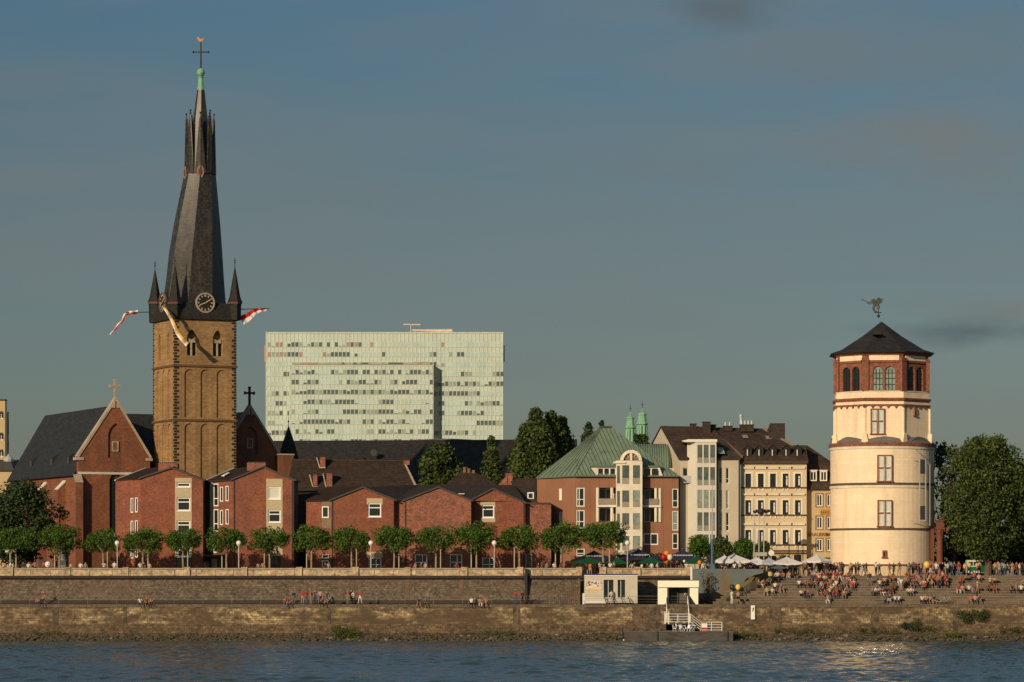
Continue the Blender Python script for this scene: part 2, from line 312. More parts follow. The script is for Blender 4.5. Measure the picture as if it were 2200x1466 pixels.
# ---------------------------------------------------------------- setting: river, quay, plaza, ground
def noise_waves(xx, yy, seed=3):
    r = np.random.RandomState(seed); h = np.zeros_like(xx)
    for i in range(56):
        lam = .7*(6/.7)**(i/55.); k = 2*np.pi/lam; th = r.normal(-.12, .42)
        dx, dy = math.sin(th), math.cos(th)
        a = .0085*lam**.62*(1 if lam < 4 else .6)
        h += a*np.sin(k*(dx*xx+dy*yy)+r.uniform(0, 6.28)+.8*np.sin((xx*dy-yy*dx)*k*.17+r.uniform(0, 6.28)))
    return h
ys = np.concatenate([np.linspace(-80, 225, 40), np.arange(226, 404, .22)])
xs = np.concatenate([np.linspace(-1500, -90, 22), np.arange(-86, 86.1, .34), np.linspace(90, 1500, 22)])
gx, gy = np.meshgrid(xs, ys); fade = np.clip((gy-226)/4, 0, 1)*np.clip((88-np.abs(gx))/4, 0, 1)
patch = .75+.5*(.5+.5*np.sin(gx*.07+gy*.11+2*np.sin(gy*.031)+1.2*np.sin(gx*.043)))
gz = noise_waves(gx, gy)*fade*patch*np.clip((405-gy)/10, .35, 1)
me = bpy.data.meshes.new('river'); nv = gx.size; nyy, nxx = gx.shape
me.vertices.add(nv); me.vertices.foreach_set('co', np.stack([gx, gy, gz], -1).astype('f').ravel())
i0 = (np.arange(nyy-1)[:, None]*nxx+np.arange(nxx-1)[None]).ravel()
q = np.stack([i0, i0+1, i0+1+nxx, i0+nxx], -1).astype('i')
me.loops.add(q.size); me.loops.foreach_set('vertex_index', q.ravel()); me.polygons.add(len(q))
me.polygons.foreach_set('loop_start', np.arange(0, q.size, 4, dtype='i')); me.polygons.foreach_set('loop_total', np.full(len(q), 4, 'i'))
me.polygons.foreach_set('use_smooth', np.ones(len(q), bool)); me.update(calc_edges=True)
mw = bpy.data.materials.new('river_water'); mw.use_nodes = True; t = mw.node_tree; b = t.nodes['Principled BSDF']
b.inputs['Base Color'].default_value = (.030, .052, .054, 1); b.inputs['Roughness'].default_value = .07; b.inputs['IOR'].default_value = 1.33
g = N('ShaderNodeNewGeometry', t); mp = N('ShaderNodeMapping', t); mp.inputs['Scale'].default_value = (.7, 2.4, 1); L(g.outputs['Position'], mp.inputs[0], t)
n1 = N('ShaderNodeTexNoise', t); n1.inputs['Scale'].default_value = 1.6; n1.inputs['Detail'].default_value = 4; L(mp.outputs[0], n1.inputs[0], t)
bp = N('ShaderNodeBump', t); bp.inputs['Strength'].default_value = .35; bp.inputs['Distance'].default_value = .12; L(n1.outputs[0], bp.inputs['Height'], t); L(bp.outputs[0], b.inputs['Normal'], t)
me.materials.append(mw); ro = bpy.data.objects.new('river', me); COL.objects.link(ro); tag(ro, 'blue grey rippling river in front of the stone quay', 'river', kind='structure')

ZQ, ZP = Z(1299, 404), 7.84     # lower quay level, promenade level
QX0, QX1 = -110, 110
SX = X(1515, 408)               # where the flight of steps begins
def struct(name, mb, m, label, cat):
    o = mb.build(name, m); return tag(o, label, cat, kind='structure')
b = MB(); b.box(QX0, QX1, 403.9, 417, ZQ-.6, ZQ); struct('lower_quay', b, m_darkst, 'dark stone lower quay path along the river', 'path')
b = MB(); b.box(QX0, SX+.5, 412.2, 470, ZP-.6, ZP); b.box(SX+.5, QX1, 416.2, 470, ZP-.6, ZP); struct('promenade', b, m_pave, 'paved promenade and square above the quay', 'pavement')
b = MB(); b.box(-3000, 3000, 470, 5000, ZP-1, ZP-.03); b.box(-3000, QX0, 405, 470, ZP-1, ZP-.03); b.box(QX1, 3000, 405, 470, ZP-1, ZP-.03)
struct('ground', b, m_ground, 'flat ground of the old town behind the promenade', 'ground')
b = MB(); b.box(-3000, 3000, 402.6, 403.8, -2, .35); struct('river_bank', b, m_quaybot, 'stony strip of river bank at the foot of the quay wall', 'river bank')
# lower quay wall with flat darker strips
pl = Plane(-300, 403, 2500, 403)
root = thing('quay_wall', 'long lichen-stained block stone quay wall rising straight from the river bank', 'quay wall', (0, 403, 0))
nic = [pl.rect(a, b_, 1304, 1358) for a, b_ in ((110, 127), (262, 274), (699, 712), (1099, 1119), (1356, 1420), (1650, 1680), (1868, 1890), (2044, 2060))]
b = MB(); b.M = pl.M; z1 = Z(1341, 403)
b.facade(0, pl.len, z1, ZQ-.32)
b.box(0, pl.len, .5, .9, z1, ZQ-.4); b.build('wall', m_ashlar, root)
b = MB(); b.M = pl.M; b.box(0, pl.len, -.05, .85, -.5, z1); b.build('tide_stained_base', m_quaybot, root)
m_drain = mat('dark_strip_stone', (.12, .085, .05), (.05, .038, .027), ns=1.3, lo=.4, hi=.6, fine=.5)  # darker tone for the flat strips set on the wall
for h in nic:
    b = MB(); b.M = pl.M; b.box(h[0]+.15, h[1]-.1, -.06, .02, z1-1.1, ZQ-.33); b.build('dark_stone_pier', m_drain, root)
b = MB(); b.M = pl.M; 
random.seed(1)
u = 0
while u < pl.len:
    w_ = random.uniform(1.2, 1.7); b.box(u, min(u+w_-.02, pl.len), -.09+random.uniform(-.01, .01), .95, ZQ-.32, ZQ+.02+random.uniform(-.01, .01)); u += w_
b.build('coping', mat('coping_stone', (.15, .115, .075), (.08, .06, .042), fine=.4, ns=1.5), root)
# upper retaining wall, plinth, painted shadow band and parapet
root = thing('retaining_wall', 'grey brown basalt retaining wall between the lower quay and the promenade parapet', 'wall', (0, 411, ZQ))
XR = X(1520, 411)
b = MB(); b.hull6([(QX0, 411, ZQ), (XR, 411, ZQ), (XR, 411.8, Z(1243, 411)), (QX0, 411.8, Z(1243, 411))], [(QX0, 412.9, ZQ), (XR, 412.9, ZQ), (XR, 412.9, Z(1243, 411)), (QX0, 412.9, Z(1243, 411))]); b.build('wall', m_upper, root)
b = MB(); b.box(QX0, XR, 410.6, 411.0, ZQ, Z(1290, 411)); b.box(QX0, XR, 410.3, 410.6, ZQ, Z(1294, 411)); b.build('plinth', m_darkst, root)
b = MB(); b.box(QX0, XR, 411.35, 412.9, Z(1243, 411), Z(1237, 411)); b.build('cornice', m_darkst, root)  # dark tone paints the shadow band beneath the parapet
m_pier = mat('brown_stone_pier', (.15, .095, .055), (.08, .055, .038), ns=1.5, fine=.5)
for p in (272, 875, 990):
    b = MB(); x0_, x1_ = X(p-5, 411), X(p+5, 411); zt_ = Z(1243.5, 411); b.hull6([(x0_, 410.97, ZQ), (x1_, 410.97, ZQ), (x1_, 411.77, zt_), (x0_, 411.77, zt_)], [(x0_, 411.2, ZQ), (x1_, 411.2, ZQ), (x1_, 412, zt_), (x0_, 412, zt_)]); b.build('pier', m_pier, root)
b = MB(); b.box(X(1127.5, 410.9), X(1133, 410.9), 410.85, 411.3, ZQ, Z(1222, 410.9)); tag(b.build('drain_shaft', m_iron), 'narrow black drain strip standing for shade in the upper wall near two people in red', 'drain')  # thin black box paints the shade of a gap in the wall
root = thing('wall_stairs', 'dark steep stairs with a thin handrail against the upper wall left of the kiosk', 'stairs', (X(1200, 409.9), 409.9, ZQ))
b = MB(); n_ = 18
for i in range(n_):
    x0_ = X(1163+4.6*i, 410); b.box(x0_, x0_+.3, 409.7, 411.0, ZQ, ZQ+(ZP-ZQ-.35)*(i+1)/n_)
b.build('steps', m_upper, root)
b = MB(); p0_, p1_ = Vector((X(1158, 409.7), 409.7, ZQ+1.0)), Vector((X(1246, 409.7), 409.7, ZP+.65)); b.cyl(p0_, p1_, .03, None, 5); b.build('handrail', m_iron, root)
for i in range(6):
    b = MB(); c_ = p0_.lerp(p1_, i/5); b.cyl((c_.x, c_.y, c_.z-1.0), (c_.x, c_.y, c_.z), .025, None, 5); b.build('baluster', m_iron, root)
root = thing('parapet', 'pale sandstone promenade parapet with square pillars along the tree row', 'parapet', (0, 411.5, ZP))
zt, zb = Z(1221, 411.5), Z(1237, 411.5)
def par(px0, px1, pil):
    b = MB(); b.box(X(px0, 411.5), X(px1, 411.5), 411.6, 411.95, zb, zt-.16)
    k = px0
    while k < px1-4:
        b.box(X(k, 411.5), X(min(k+4, px1), 411.5), 411.53, 411.6, zb+.02, zt-.17); k += 43+random.uniform(-6, 6)
    b.build('panel', m_parapet, root)
    b = MB(); b.box(X(px0, 411.5), X(px1, 411.5), 411.5, 412.05, zt-.16, zt+.02); b.build('coping', mat('pale_coping', (.33, .29, .22), (.22, .19, .14), fine=.25, ns=2), root)
    for p in pil:
        b = MB(); b.box(X(p-6, 411.5), X(p+6, 411.5), 411.38, 412.1, zb, zt+.02); b.box(X(p-6.6, 411.5), X(p+6.6, 411.5), 411.33, 412.15, zt+.02, zt+.14); b.build('pillar', m_parapet, root)
par(-200, 1250, [-90, 22, 145, 270, 402, 525, 643, 764, 876, 998, 1118, 1244])
par(1288, 1484, [1296, 1370, 1478])
# steps on the right
NS, RISE, TR, SY = 11, (ZP-ZQ)/11, .82, 407.2
b = MB(); pts = []
for k in range(NS): pts += [(SY+TR*k, ZQ+RISE*k), (SY+TR*k, ZQ+RISE*(k+1))]
for k in range(NS):
    b.box(SX+.9, 110, SY+TR*k+.04, 417.5, ZQ+RISE*k+.003, ZQ+RISE*(k+1)-.09); b.box(SX+.9, 110, SY+TR*k, 417.5, ZQ+RISE*(k+1)-.09, ZQ+RISE*(k+1), 1)
struct('stone_steps', b, [m_steps, mat('lit_tread_edge', (.21, .165, .115), (.14, .11, .075), ns=1.2, fine=.3)], 'broad flight of stone steps down from the square to the quay', 'steps')  # paler edges paint the lit treads against the darker risers
# painted ramp wall and weedy earth slope left of the steps
yw = 411.2; root = thing('ramp_wall', 'teal painted concrete ramp wall between the white post and the steps', 'wall', (X(1520, yw), yw, ZQ))
b = MB(); b.extr([(X(1487, yw), yw, ZQ), (X(1556, yw), yw, ZQ), (X(1594, yw), yw, Z(1257, yw)), (X(1606, yw), yw, Z(1240, yw)), (X(1640, yw), yw, Z(1231, yw)), (X(1640, yw), yw, Z(1223, yw)), (X(1487, yw), yw, Z(1222, yw))], (0, .9, 0)); b.build('wall', m_teal, root)
tp = [(X(1536, 406.9), 406.9, ZQ+.06), (X(1560, 407.3), 407.3, Z(1286, 407.3)), (X(1608, 410.2), 410.2, Z(1268, 410.2)), (X(1684, 415.8), 415.8, Z(1240.5, 415.8)), (X(1668, 416), 416, Z(1229, 416)), (X(1630, 412), 412, Z(1228, 412)), (X(1598, 410.9), 410.9, Z(1252, 410.9)), (X(1562, 409), 409, Z(1276, 409))]
b = MB(); c_ = Vector((X(1615, 411), 411.2, Z(1250, 411.2))); n_ = len(tp)
for i in range(n_): b.poly([tp[i], tp[(i+1) % n_], c_]); b.poly([tp[i], (tp[i][0], tp[i][1], ZQ-.3), (tp[(i+1) % n_][0], tp[(i+1) % n_][1], ZQ-.3), tp[(i+1) % n_]])
o = b.build('earth_bank', m_olive); tag(o, 'olive brown weedy earth slope beside the top of the steps', 'slope', kind='structure')
# riprap
rs = np.random.RandomState(5)
def ico():
    t = (1+5**.5)/2; v = np.array([(-1, t, 0), (1, t, 0), (-1, -t, 0), (1, -t, 0), (0, -1, t), (0, 1, t), (0, -1, -t), (0, 1, -t), (t, 0, -1), (t, 0, 1), (-t, 0, -1), (-t, 0, 1)], float)
    f = [(0, 11, 5), (0, 5, 1), (0, 1, 7), (0, 7, 10), (0, 10, 11), (1, 5, 9), (5, 11, 4), (11, 10, 2), (10, 7, 6), (7, 1, 8), (3, 9, 4), (3, 4, 2), (3, 2, 6), (3, 6, 8), (3, 8, 9), (4, 9, 5), (2, 4, 11), (6, 2, 10), (8, 6, 7), (9, 8, 1)]
    return v/np.linalg.norm(v[0]), np.array(f)
iv, if_ = ico(); VV = []; FF = []
for i in range(5200):
    y = rs.uniform(0, 1); x = rs.uniform(-72, 72); s_ = rs.uniform(.08, .26)
    yy = 399.6+3.5*y; zz = -.12+1.0*y+rs.uniform(-.05, .08)
    v_ = iv*rs.uniform(.65, 1.25, (12, 3))*s_*np.array([1.2, 1, .7])+np.array([x, yy, zz]); FF.append(if_+12*len(VV)); VV.append(v_)
me = bpy.data.meshes.new('riprap'); me.from_pydata(np.concatenate(VV).tolist(), [], np.concatenate(FF).tolist()); me.materials.append(m_rock)
o = bpy.data.objects.new('riprap', me); COL.objects.link(o); tag(o, 'brown riprap stones heaped along the waterline', 'stones', kind='stuff')
b = MB(); b.extr([(-110, 399.4, -.5), (-110, 403.05, -.5), (-110, 403.05, .85), (-110, 402.6, .8)], (220, 0, 0)); struct('bank_slope', b, m_quaybot, 'brown earth slope under the riprap stones', 'river bank')
# ---------------------------------------------------------------- church
CH = math.radians(25); CU = Vector((math.cos(CH), math.sin(CH), 0)); CW = Vector((-math.sin(CH), math.cos(CH), 0))
T0 = Vector((X(375, 440), 440, 0))
root = thing('church', 'old brown stone church with clock tower and tall twisted slate spire', 'church', (T0.x, T0.y, ZP))
TWd = 8.6                                     # tower side
def zc(py): return Z(py, 440)
tz = {'base': ZP, 's1': zc(902), 's2': zc(785), 'top': zc(684)}
front = frame_plane(T0, CH)
leftp = frame_plane(T0+CW*TWd, CH-math.pi/2)  # left face: runs from the back corner to the front corner
def arch_pts(cx, w, z0, z1, n=8, pointed=False):
    """outline of a round or pointed arched opening"""
    r = w/2; P = [(cx-r, z0), (cx+r, z0)]
    if pointed:
        zs = z1-w*.9
        for i in range(n+1):
            a = i/n*math.acos(.5) if False else i/n*math.pi/3
            P.append((cx-r+w*math.cos(a), zs+w*math.sin(a)))
        P = P[:-1]+[(cx, zs+w*.87)]
        for i in range(n, -1, -1):
            a = i/n*math.pi/3; P.append((cx+r-w*math.cos(a), zs+w*math.sin(a)))
        Q = []
        for p in P:
            if not Q or (abs(p[0]-Q[-1][0])+abs(p[1]-Q[-1][1])) > 1e-4: Q.append(p)
        return Q
    zs = z1-r
    for i in range(n+1):
        a = math.pi*i/n; P.append((cx+r*math.cos(a), zs+r*math.sin(a)))
    return P
def arched_wall(b, M, u0, u1, z0, z1, arches, depth, mi=0, th=.6):
    """wall slab u0..u1 x z0..z1 whose arched recesses are real: front faces run round each arch"""
    b.M = M; arches = sorted(arches, key=lambda a: a[0]); cur = u0
    for (cx, w, a0, a1, pt) in arches:
        P = arch_pts(cx, w, a0, a1, 8, pt); l, r = cx-w/2, cx+w/2
        b.poly([(cur, 0, z0), (l, 0, z0), (l, 0, z1), (cur, 0, z1)], mi)
        if a0 > z0+1e-4: b.poly([(l, 0, z0), (r, 0, z0), (r, 0, a0), (l, 0, a0)], mi)
        top = [p for p in P[1:]]                     # right foot, over the arch, to left side
        tops = top[1:] if not pt else top[0:]
        arc = [p for p in P[2:]] if not pt else P[2:]
        seq = [(r, z1)]+[(r, arc[0][1])]+[p for p in arc]+[(l, arc[-1][1])]+[(l, z1)]
        S = []
        for p in seq:
            if not S or abs(p[0]-S[-1][0])+abs(p[1]-S[-1][1]) > 1e-4: S.append(p)
        mid = max(range(len(S)), key=lambda i: S[i][1] if 0 < i < len(S)-1 else -1e9)
        b.poly([(p[0], 0, p[1]) for p in S[:mid+1]]+[(S[mid][0], 0, z1)], mi)
        b.poly([(S[mid][0], 0, z1)]+[(p[0], 0, p[1]) for p in S[mid:]], mi)
        for i in range(len(P)):
            p, q_ = P[i], P[(i+1) % len(P)]; b.poly([(p[0], 0, p[1]), (q_[0], 0, q_[1]), (q_[0], depth, q_[1]), (p[0], depth, p[1])], mi)
        b.poly([(p[0], depth, p[1]) for p in P], mi); cur = r
    b.poly([(cur, 0, z0), (u1, 0, z0), (u1, 0, z1), (cur, 0, z1)], mi)
b = MB()
for pl_, flip in ((front, 0), (leftp, 1)):
    for (za, zb_) in ((ZP, tz['s1']), (tz['s1'], tz['s2'])):
        hh = zb_-za; a0 = max(za+.35, zb_-8.2)
        arched_wall(b, pl_.M, 0, TWd, za, zb_, [(TWd*k, 1.35, a0, zb_-.45, False) for k in (.24, .5, .76)], .16)
    if flip: ar = [(TWd*.30, .85, tz['s2']+.9, tz['top']-1.7, True), (TWd*.70, .85, tz['s2']+.9, tz['top']-1.7, True)]
    else: ar = [(TWd*.28, 1.35, tz['s2']+1.35, tz['top']-1.35, True), (TWd*.70, 1.35, tz['s2']+1.35, tz['top']-1.35, True)]
    arched_wall(b, pl_.M, 0, TWd, tz['s2'], tz['top'], ar, .75 if not flip else .3)
b.M = front.M; P = [(0, 0), (TWd, 0), (TWd, TWd), (0, TWd)]
b.poly([(TWd, 0, ZP), (TWd, TWd, ZP), (TWd, TWd, tz['top']), (TWd, 0, tz['top'])]); b.poly([(TWd, TWd, ZP), (0, TWd, ZP), (0, TWd, tz['top']), (TWd, TWd, tz['top'])])
b.poly([(0, 0, tz['top']), (TWd, 0, tz['top']), (TWd, TWd, tz['top']), (0, TWd, tz['top'])])
b.build('tower_wall', m_tuff, root)
b = MB(); b.M = front.M                              # belfry openings' dark louvres and colonnettes, string courses, quoins
for k in (.28, .70):
    c = TWd*k; b.box(c-.6, c+.6, .55, .74, tz['s2']+1.36, tz['top']-2.6)
b.build('louvre', m_iron, root)
for k in (.28, .70):
    b = MB(); b.M = front.M; c = TWd*k
    b.box(c-.10, c+.10, .18, .42, tz['s2']+1.36, tz['top']-3.1); b.extr([(c-.6, .2, tz['top']-3.1), (c+.6, .2, tz['top']-3.1), (c+.45, .2, tz['top']-2.5), (c, .2, tz['top']-2.75), (c-.45, .2, tz['top']-2.5)], (0, .2, 0))
    b.build('colonnette', m_stonetrim, root)
for zz in (tz['s1'], tz['s2']):
    b = MB(); b.M = front.M; b.box(-.16, TWd+.16, -.16, TWd+.16, zz-.14, zz+.12); b.build('string_course', mat('tuff_band', (.13, .075, .035), fine=.3), root)
qb = {c_: MB() for c_ in ((0, 0), (TWd, 0), (0, TWd), (TWd, TWd))}; random.seed(4); z_ = ZP+.2; k = 0
for b in qb.values(): b.M = front.M
while z_ < tz['top']-.5:
    w_ = .62 if k % 2 else .34
    for (cx, cy, sx, sy) in ((0, 0, 1, 1), (TWd, 0, -1, 1), (0, TWd, 1, -1), (TWd, TWd, -1, -1)):
        ww = w_ if random.random() < .9 else .3
        x0, x1 = sorted((cx-sx*.03, cx+sx*ww)); y0, y1 = sorted((cy-sy*.03, cy+sy*(.96-ww)*.8)); qb[(cx, cy)].box(x0, x1, y0, y1, z_, z_+.27)
    z_ += .38; k += 1
for b in qb.values(): b.build('quoin_strip', m_quoin, root)
# slate skirt, spire and crown of fins
cen = front.M @ Vector((TWd/2, TWd/2, 0)); YC = cen.y
def zs(py): return Z(py, YC)
zt_ = tz['top']
b = MB(); o_ = .35; zk = zs(648)
A = [front.M @ Vector((x, y, zt_-.05)) for x, y in ((-o_, -o_), (TWd+o_, -o_), (TWd+o_, TWd+o_), (-o_, TWd+o_))]
B = [front.M @ Vector((x, y, zt_+.5)) for x, y in ((-o_, -o_), (TWd+o_, -o_), (TWd+o_, TWd+o_), (-o_, TWd+o_))]
C = [front.M @ Vector((x, y, zt_+2.2)) for x, y in ((.25, .25), (TWd-.25, .25), (TWd-.25, TWd-.25), (.25, TWd-.25))]
b.hull6(A, B); b.hull6([p+Vector((0, 0, .001)) for p in B], C); b.build('slate_skirt', m_dslate, root)
s_ = YC/F
def ring(py, cpx, rpx, tw, n=8): 
    c = Vector((X(cpx, YC), YC, zs(py))); r = rpx*s_
    return [c+Vector((math.sin(math.radians(tw+45*i))*r, -math.cos(math.radians(tw+45*i))*r, 0)) for i in range(n)]
prof = [(676, 417, 74, -51), (648, 417.5, 68, -50), (600, 419, 62.5, -48.5), (540, 420.5, 57, -46.5), (480, 423.5, 49.5, -44), (430, 426.5, 42, -42), (380, 429.5, 34.5, -40), (365, 429.7, 32.5, -39)]
def dense(pf, n=7):
    R = []
    for a, c in zip(pf, pf[1:]):
        for i in range(n): t_ = i/n; R.append(tuple(a[j]+(c[j]-a[j])*t_ for j in range(4)))
    return R+[pf[-1]]
R_ = [ring(*p) for p in dense(prof)]; b = MB()
for a, c in zip(R_, R_[1:]):
    for i in range(8): b.poly([a[i], a[(i+1) % 8], c[(i+1) % 8], c[i]])
b.poly(R_[-1]); b.build('spire', m_spire, root)
prof2 = [(372, 429.7, 33, -39), (320, 430, 25, -38), (262, 430.5, 16.5, -36), (194, 431.5, 8, -33)]
R_ = [ring(*p) for p in dense(prof2)]; b = MB()
for a, c in zip(R_, R_[1:]):
    for i in range(8): b.poly([a[i], a[(i+1) % 8], c[(i+1) % 8], c[i]])
b.poly(R_[-1]); b.build('upper_spire', m_spire, root)
for i in range(8):                                   # eight slate fins, each a part with its knob
    a0 = math.radians(-39+45*i); c = Vector((X(430.2, YC), YC, 0)); rd = Vector((math.sin(a0), -math.cos(a0), 0)); tg = Vector((math.cos(a0), math.sin(a0), 0))
    b = MB(); r1 = 32.8*s_
    top = zs(256 if i % 2 else 250)
    A = [c+rd*r1*.55+tg*.55+Vector((0, 0, zs(376))), c+rd*r1+tg*.75+Vector((0, 0, zs(376))), c+rd*(r1+.10)+Vector((0, 0, zs(376))), c+rd*r1-tg*.75+Vector((0, 0, zs(376))), c+rd*r1*.55-tg*.55+Vector((0, 0, zs(376)))]
    B = [c+rd*(r1*.80)+tg*.12+Vector((0, 0, top)), c+rd*(r1*.92)+tg*.14+Vector((0, 0, top)), c+rd*(r1*.96)+Vector((0, 0, top)), c+rd*(r1*.92)-tg*.14+Vector((0, 0, top)), c+rd*(r1*.80)-tg*.12+Vector((0, 0, top))]
    b.hull6(A, B); f_ = b.build('spire_fin', m_spire, root)
    b = MB(); pz = c+rd*(r1*.9); b.cyl(pz+Vector((0, 0, top)), pz+Vector((0, 0, top+.5)), .05, .05, 5); b.sph(pz+Vector((0, 0, top+.6)), .14, 6); b.build('knob', m_iron, f_)
cx_ = X(431.5, YC)
b = MB(); b.lathe((cx_, YC, 0), [(8*s_*.9, zs(195)), (7.2*s_, zs(190)), (5*s_, zs(168)), (6.5*s_, zs(165.5)), (3.5*s_, zs(164))], 8, .3)
b.sph((cx_, YC, zs(156)), 8.6*s_, 8); b.cyl((cx_, YC, zs(149)), (cx_, YC, zs(145)), 2.6*s_, 1.2*s_); b.build('copper_cap', m_bcopper, root)
b = MB(); b.cyl((cx_, YC, zs(147)), (cx_, YC, zs(90)), .12, .08); b.box(cx_-16*s_, cx_+16*s_, YC-.08, YC+.08, zs(113.5), zs(111)); 
for d in (-16, 16): b.sph((cx_+d*s_, YC, zs(112.2)), .15, 6)
b.build('cross', m_iron, root)
b = MB(); zz = zs(90); b.extr([(cx_-.1, YC-.06, zz), (cx_+.2, YC-.06, zz+.05), (cx_+.45, YC-.06, zz+.55), (cx_+.2, YC-.06, zz+.4), (cx_-.15, YC-.06, zz+.35), (cx_-.3, YC-.06, zz+.65), (cx_-.5, YC-.06, zz+.5), (cx_-.35, YC-.06, zz+.15)], (0, .12, 0)); b.build('weathercock', m_gold, root)
m_rshut = mat('red_shutter', (.14, .035, .025)); m_luc = mat('weathered_lucarne', (.24, .17, .13))
# oval lucarnes on two facets
for px, tw in ((403, -67), (447, 7)):
    a = math.radians(tw); c = Vector((X(429.5, YC), YC, zs(373))); d = Vector((math.sin(a), -math.cos(a), 0)); tg = Vector((math.cos(a), math.sin(a), 0)); r0 = 31.5*s_; up = Vector((0, 0, 1))
    ov = lambda rx, rz, off: [c+d*off+tg*math.cos(t)*rx+up*math.sin(t)*rz for t in [2*math.pi*i/14 for i in range(14)]]
    b = MB(); b.hull6(ov(.48, .86, r0-.4), ov(.48, .86, r0+.15)); lu = b.build('lucarne', m_luc, root)
    b = MB(); b.hull6(ov(.24, .5, r0+.1), ov(.24, .5, r0+.2)); b.build('shutter', m_rshut, lu)
# corner turrets
for (lx, ly, apx) in ((.15, TWd-.3, 580), (.1, .1, 570), (TWd-.15, .1, 574), (TWd-.3, TWd-.3, 570)):
    p = front.M @ Vector((lx, ly, 0)); sc = p.y/F; zt2 = zt_; ap = Z(apx, p.y)
    zb2 = Z(652, p.y); b = MB()
    b.lathe((p.x, p.y, 0), [(.80, zt2), (.86, zb2)], 6, .45); tu = b.build('corner_turret', m_dslate, root)
    b = MB(); b.lathe((p.x, p.y, 0), [(.98, zb2-.12), (1.0, zb2+.12)], 6, .45); b.build('eaves_band', mat('red_eaves_band', (.2, .06, .04)), tu)
    b = MB(); b.lathe((p.x, p.y, 0), [(1.0, zb2+.12), (.72, zb2+.9), (.05, ap)], 6, .45); b.build('turret_roof', m_dslate, tu)
    b = MB(); b.cyl((p.x, p.y, ap-.2), (p.x, p.y, ap+1.2), .05, .04, 5); b.sph((p.x, p.y, ap+.6), .12, 6); b.box(p.x-.2, p.x+.2, p.y-.03, p.y+.03, ap+.85, ap+.92); b.build('finial', m_iron, tu)
# clock faces: front and left
def clock(M, u, yy, z, r, rim=None):
    b = MB(); b.M = M; C = Vector((u, yy, z)); k = 36
    rg = lambda rr, y: [C+Vector((math.cos(t)*rr, y, math.sin(t)*rr)) for t in [2*math.pi*i/k for i in range(k)]]
    b.hull6(rg(r*.98, 0), rg(r*.98, 1.6)); ck = b.build('clock_face', m_iron, root)
    b = MB(); b.M = M
    o1, i1, o2, i2 = rg(r, -.12), rg(r*.86, -.12), rg(r, .1), rg(r*.86, .1)
    for i in range(k):
        j = (i+1) % k; b.poly([o1[i], o1[j], i1[j], i1[i]]); b.poly([o1[i], o2[i], o2[j], o1[j]]); b.poly([i1[i], i1[j], i2[j], i2[i]])
    b.build('rim', rim or m_stonetrim, ck)
    b = MB(); b.M = M
    for h in range(12):
        b = MB(); b.M = M; a = math.radians(30*h); d = Vector((math.sin(a), 0, math.cos(a))); tg = Vector((math.cos(a), 0, -math.sin(a)))
        w = .09 if h else .16; p0, p1 = C+d*r*.60+Vector((0, -.05, 0)), C+d*r*.82+Vector((0, -.05, 0)); b.extr([p0-tg*w, p0+tg*w, p1+tg*w, p1-tg*w], (0, .04, 0)); b.build('numeral', m_stonetrim, ck)
    for ang, ln in ((58, .80), (248, .66)):
        b = MB(); b.M = M; a = math.radians(ang); d = Vector((math.sin(a), 0, math.cos(a))); tg = Vector((math.cos(a), 0, -math.sin(a))); p0, p1 = C-d*.15+Vector((0, -.1, 0)), C+d*r*ln+Vector((0, -.1, 0))
        b.extr([p0-tg*.09, p0+tg*.09, p1+tg*.05, p1-tg*.05], (0, .04, 0)); b.build('hand', mat('gilt_hand', (.55, .42, .16)), ck)
clock(front.M, front.u(440), -.15, Z(650, 441), 1.33)
clock(leftp.M, TWd*.50, -.15, Z(650, 444), 1.33, mat('dark_clock_rim', (.13, .11, .09)))
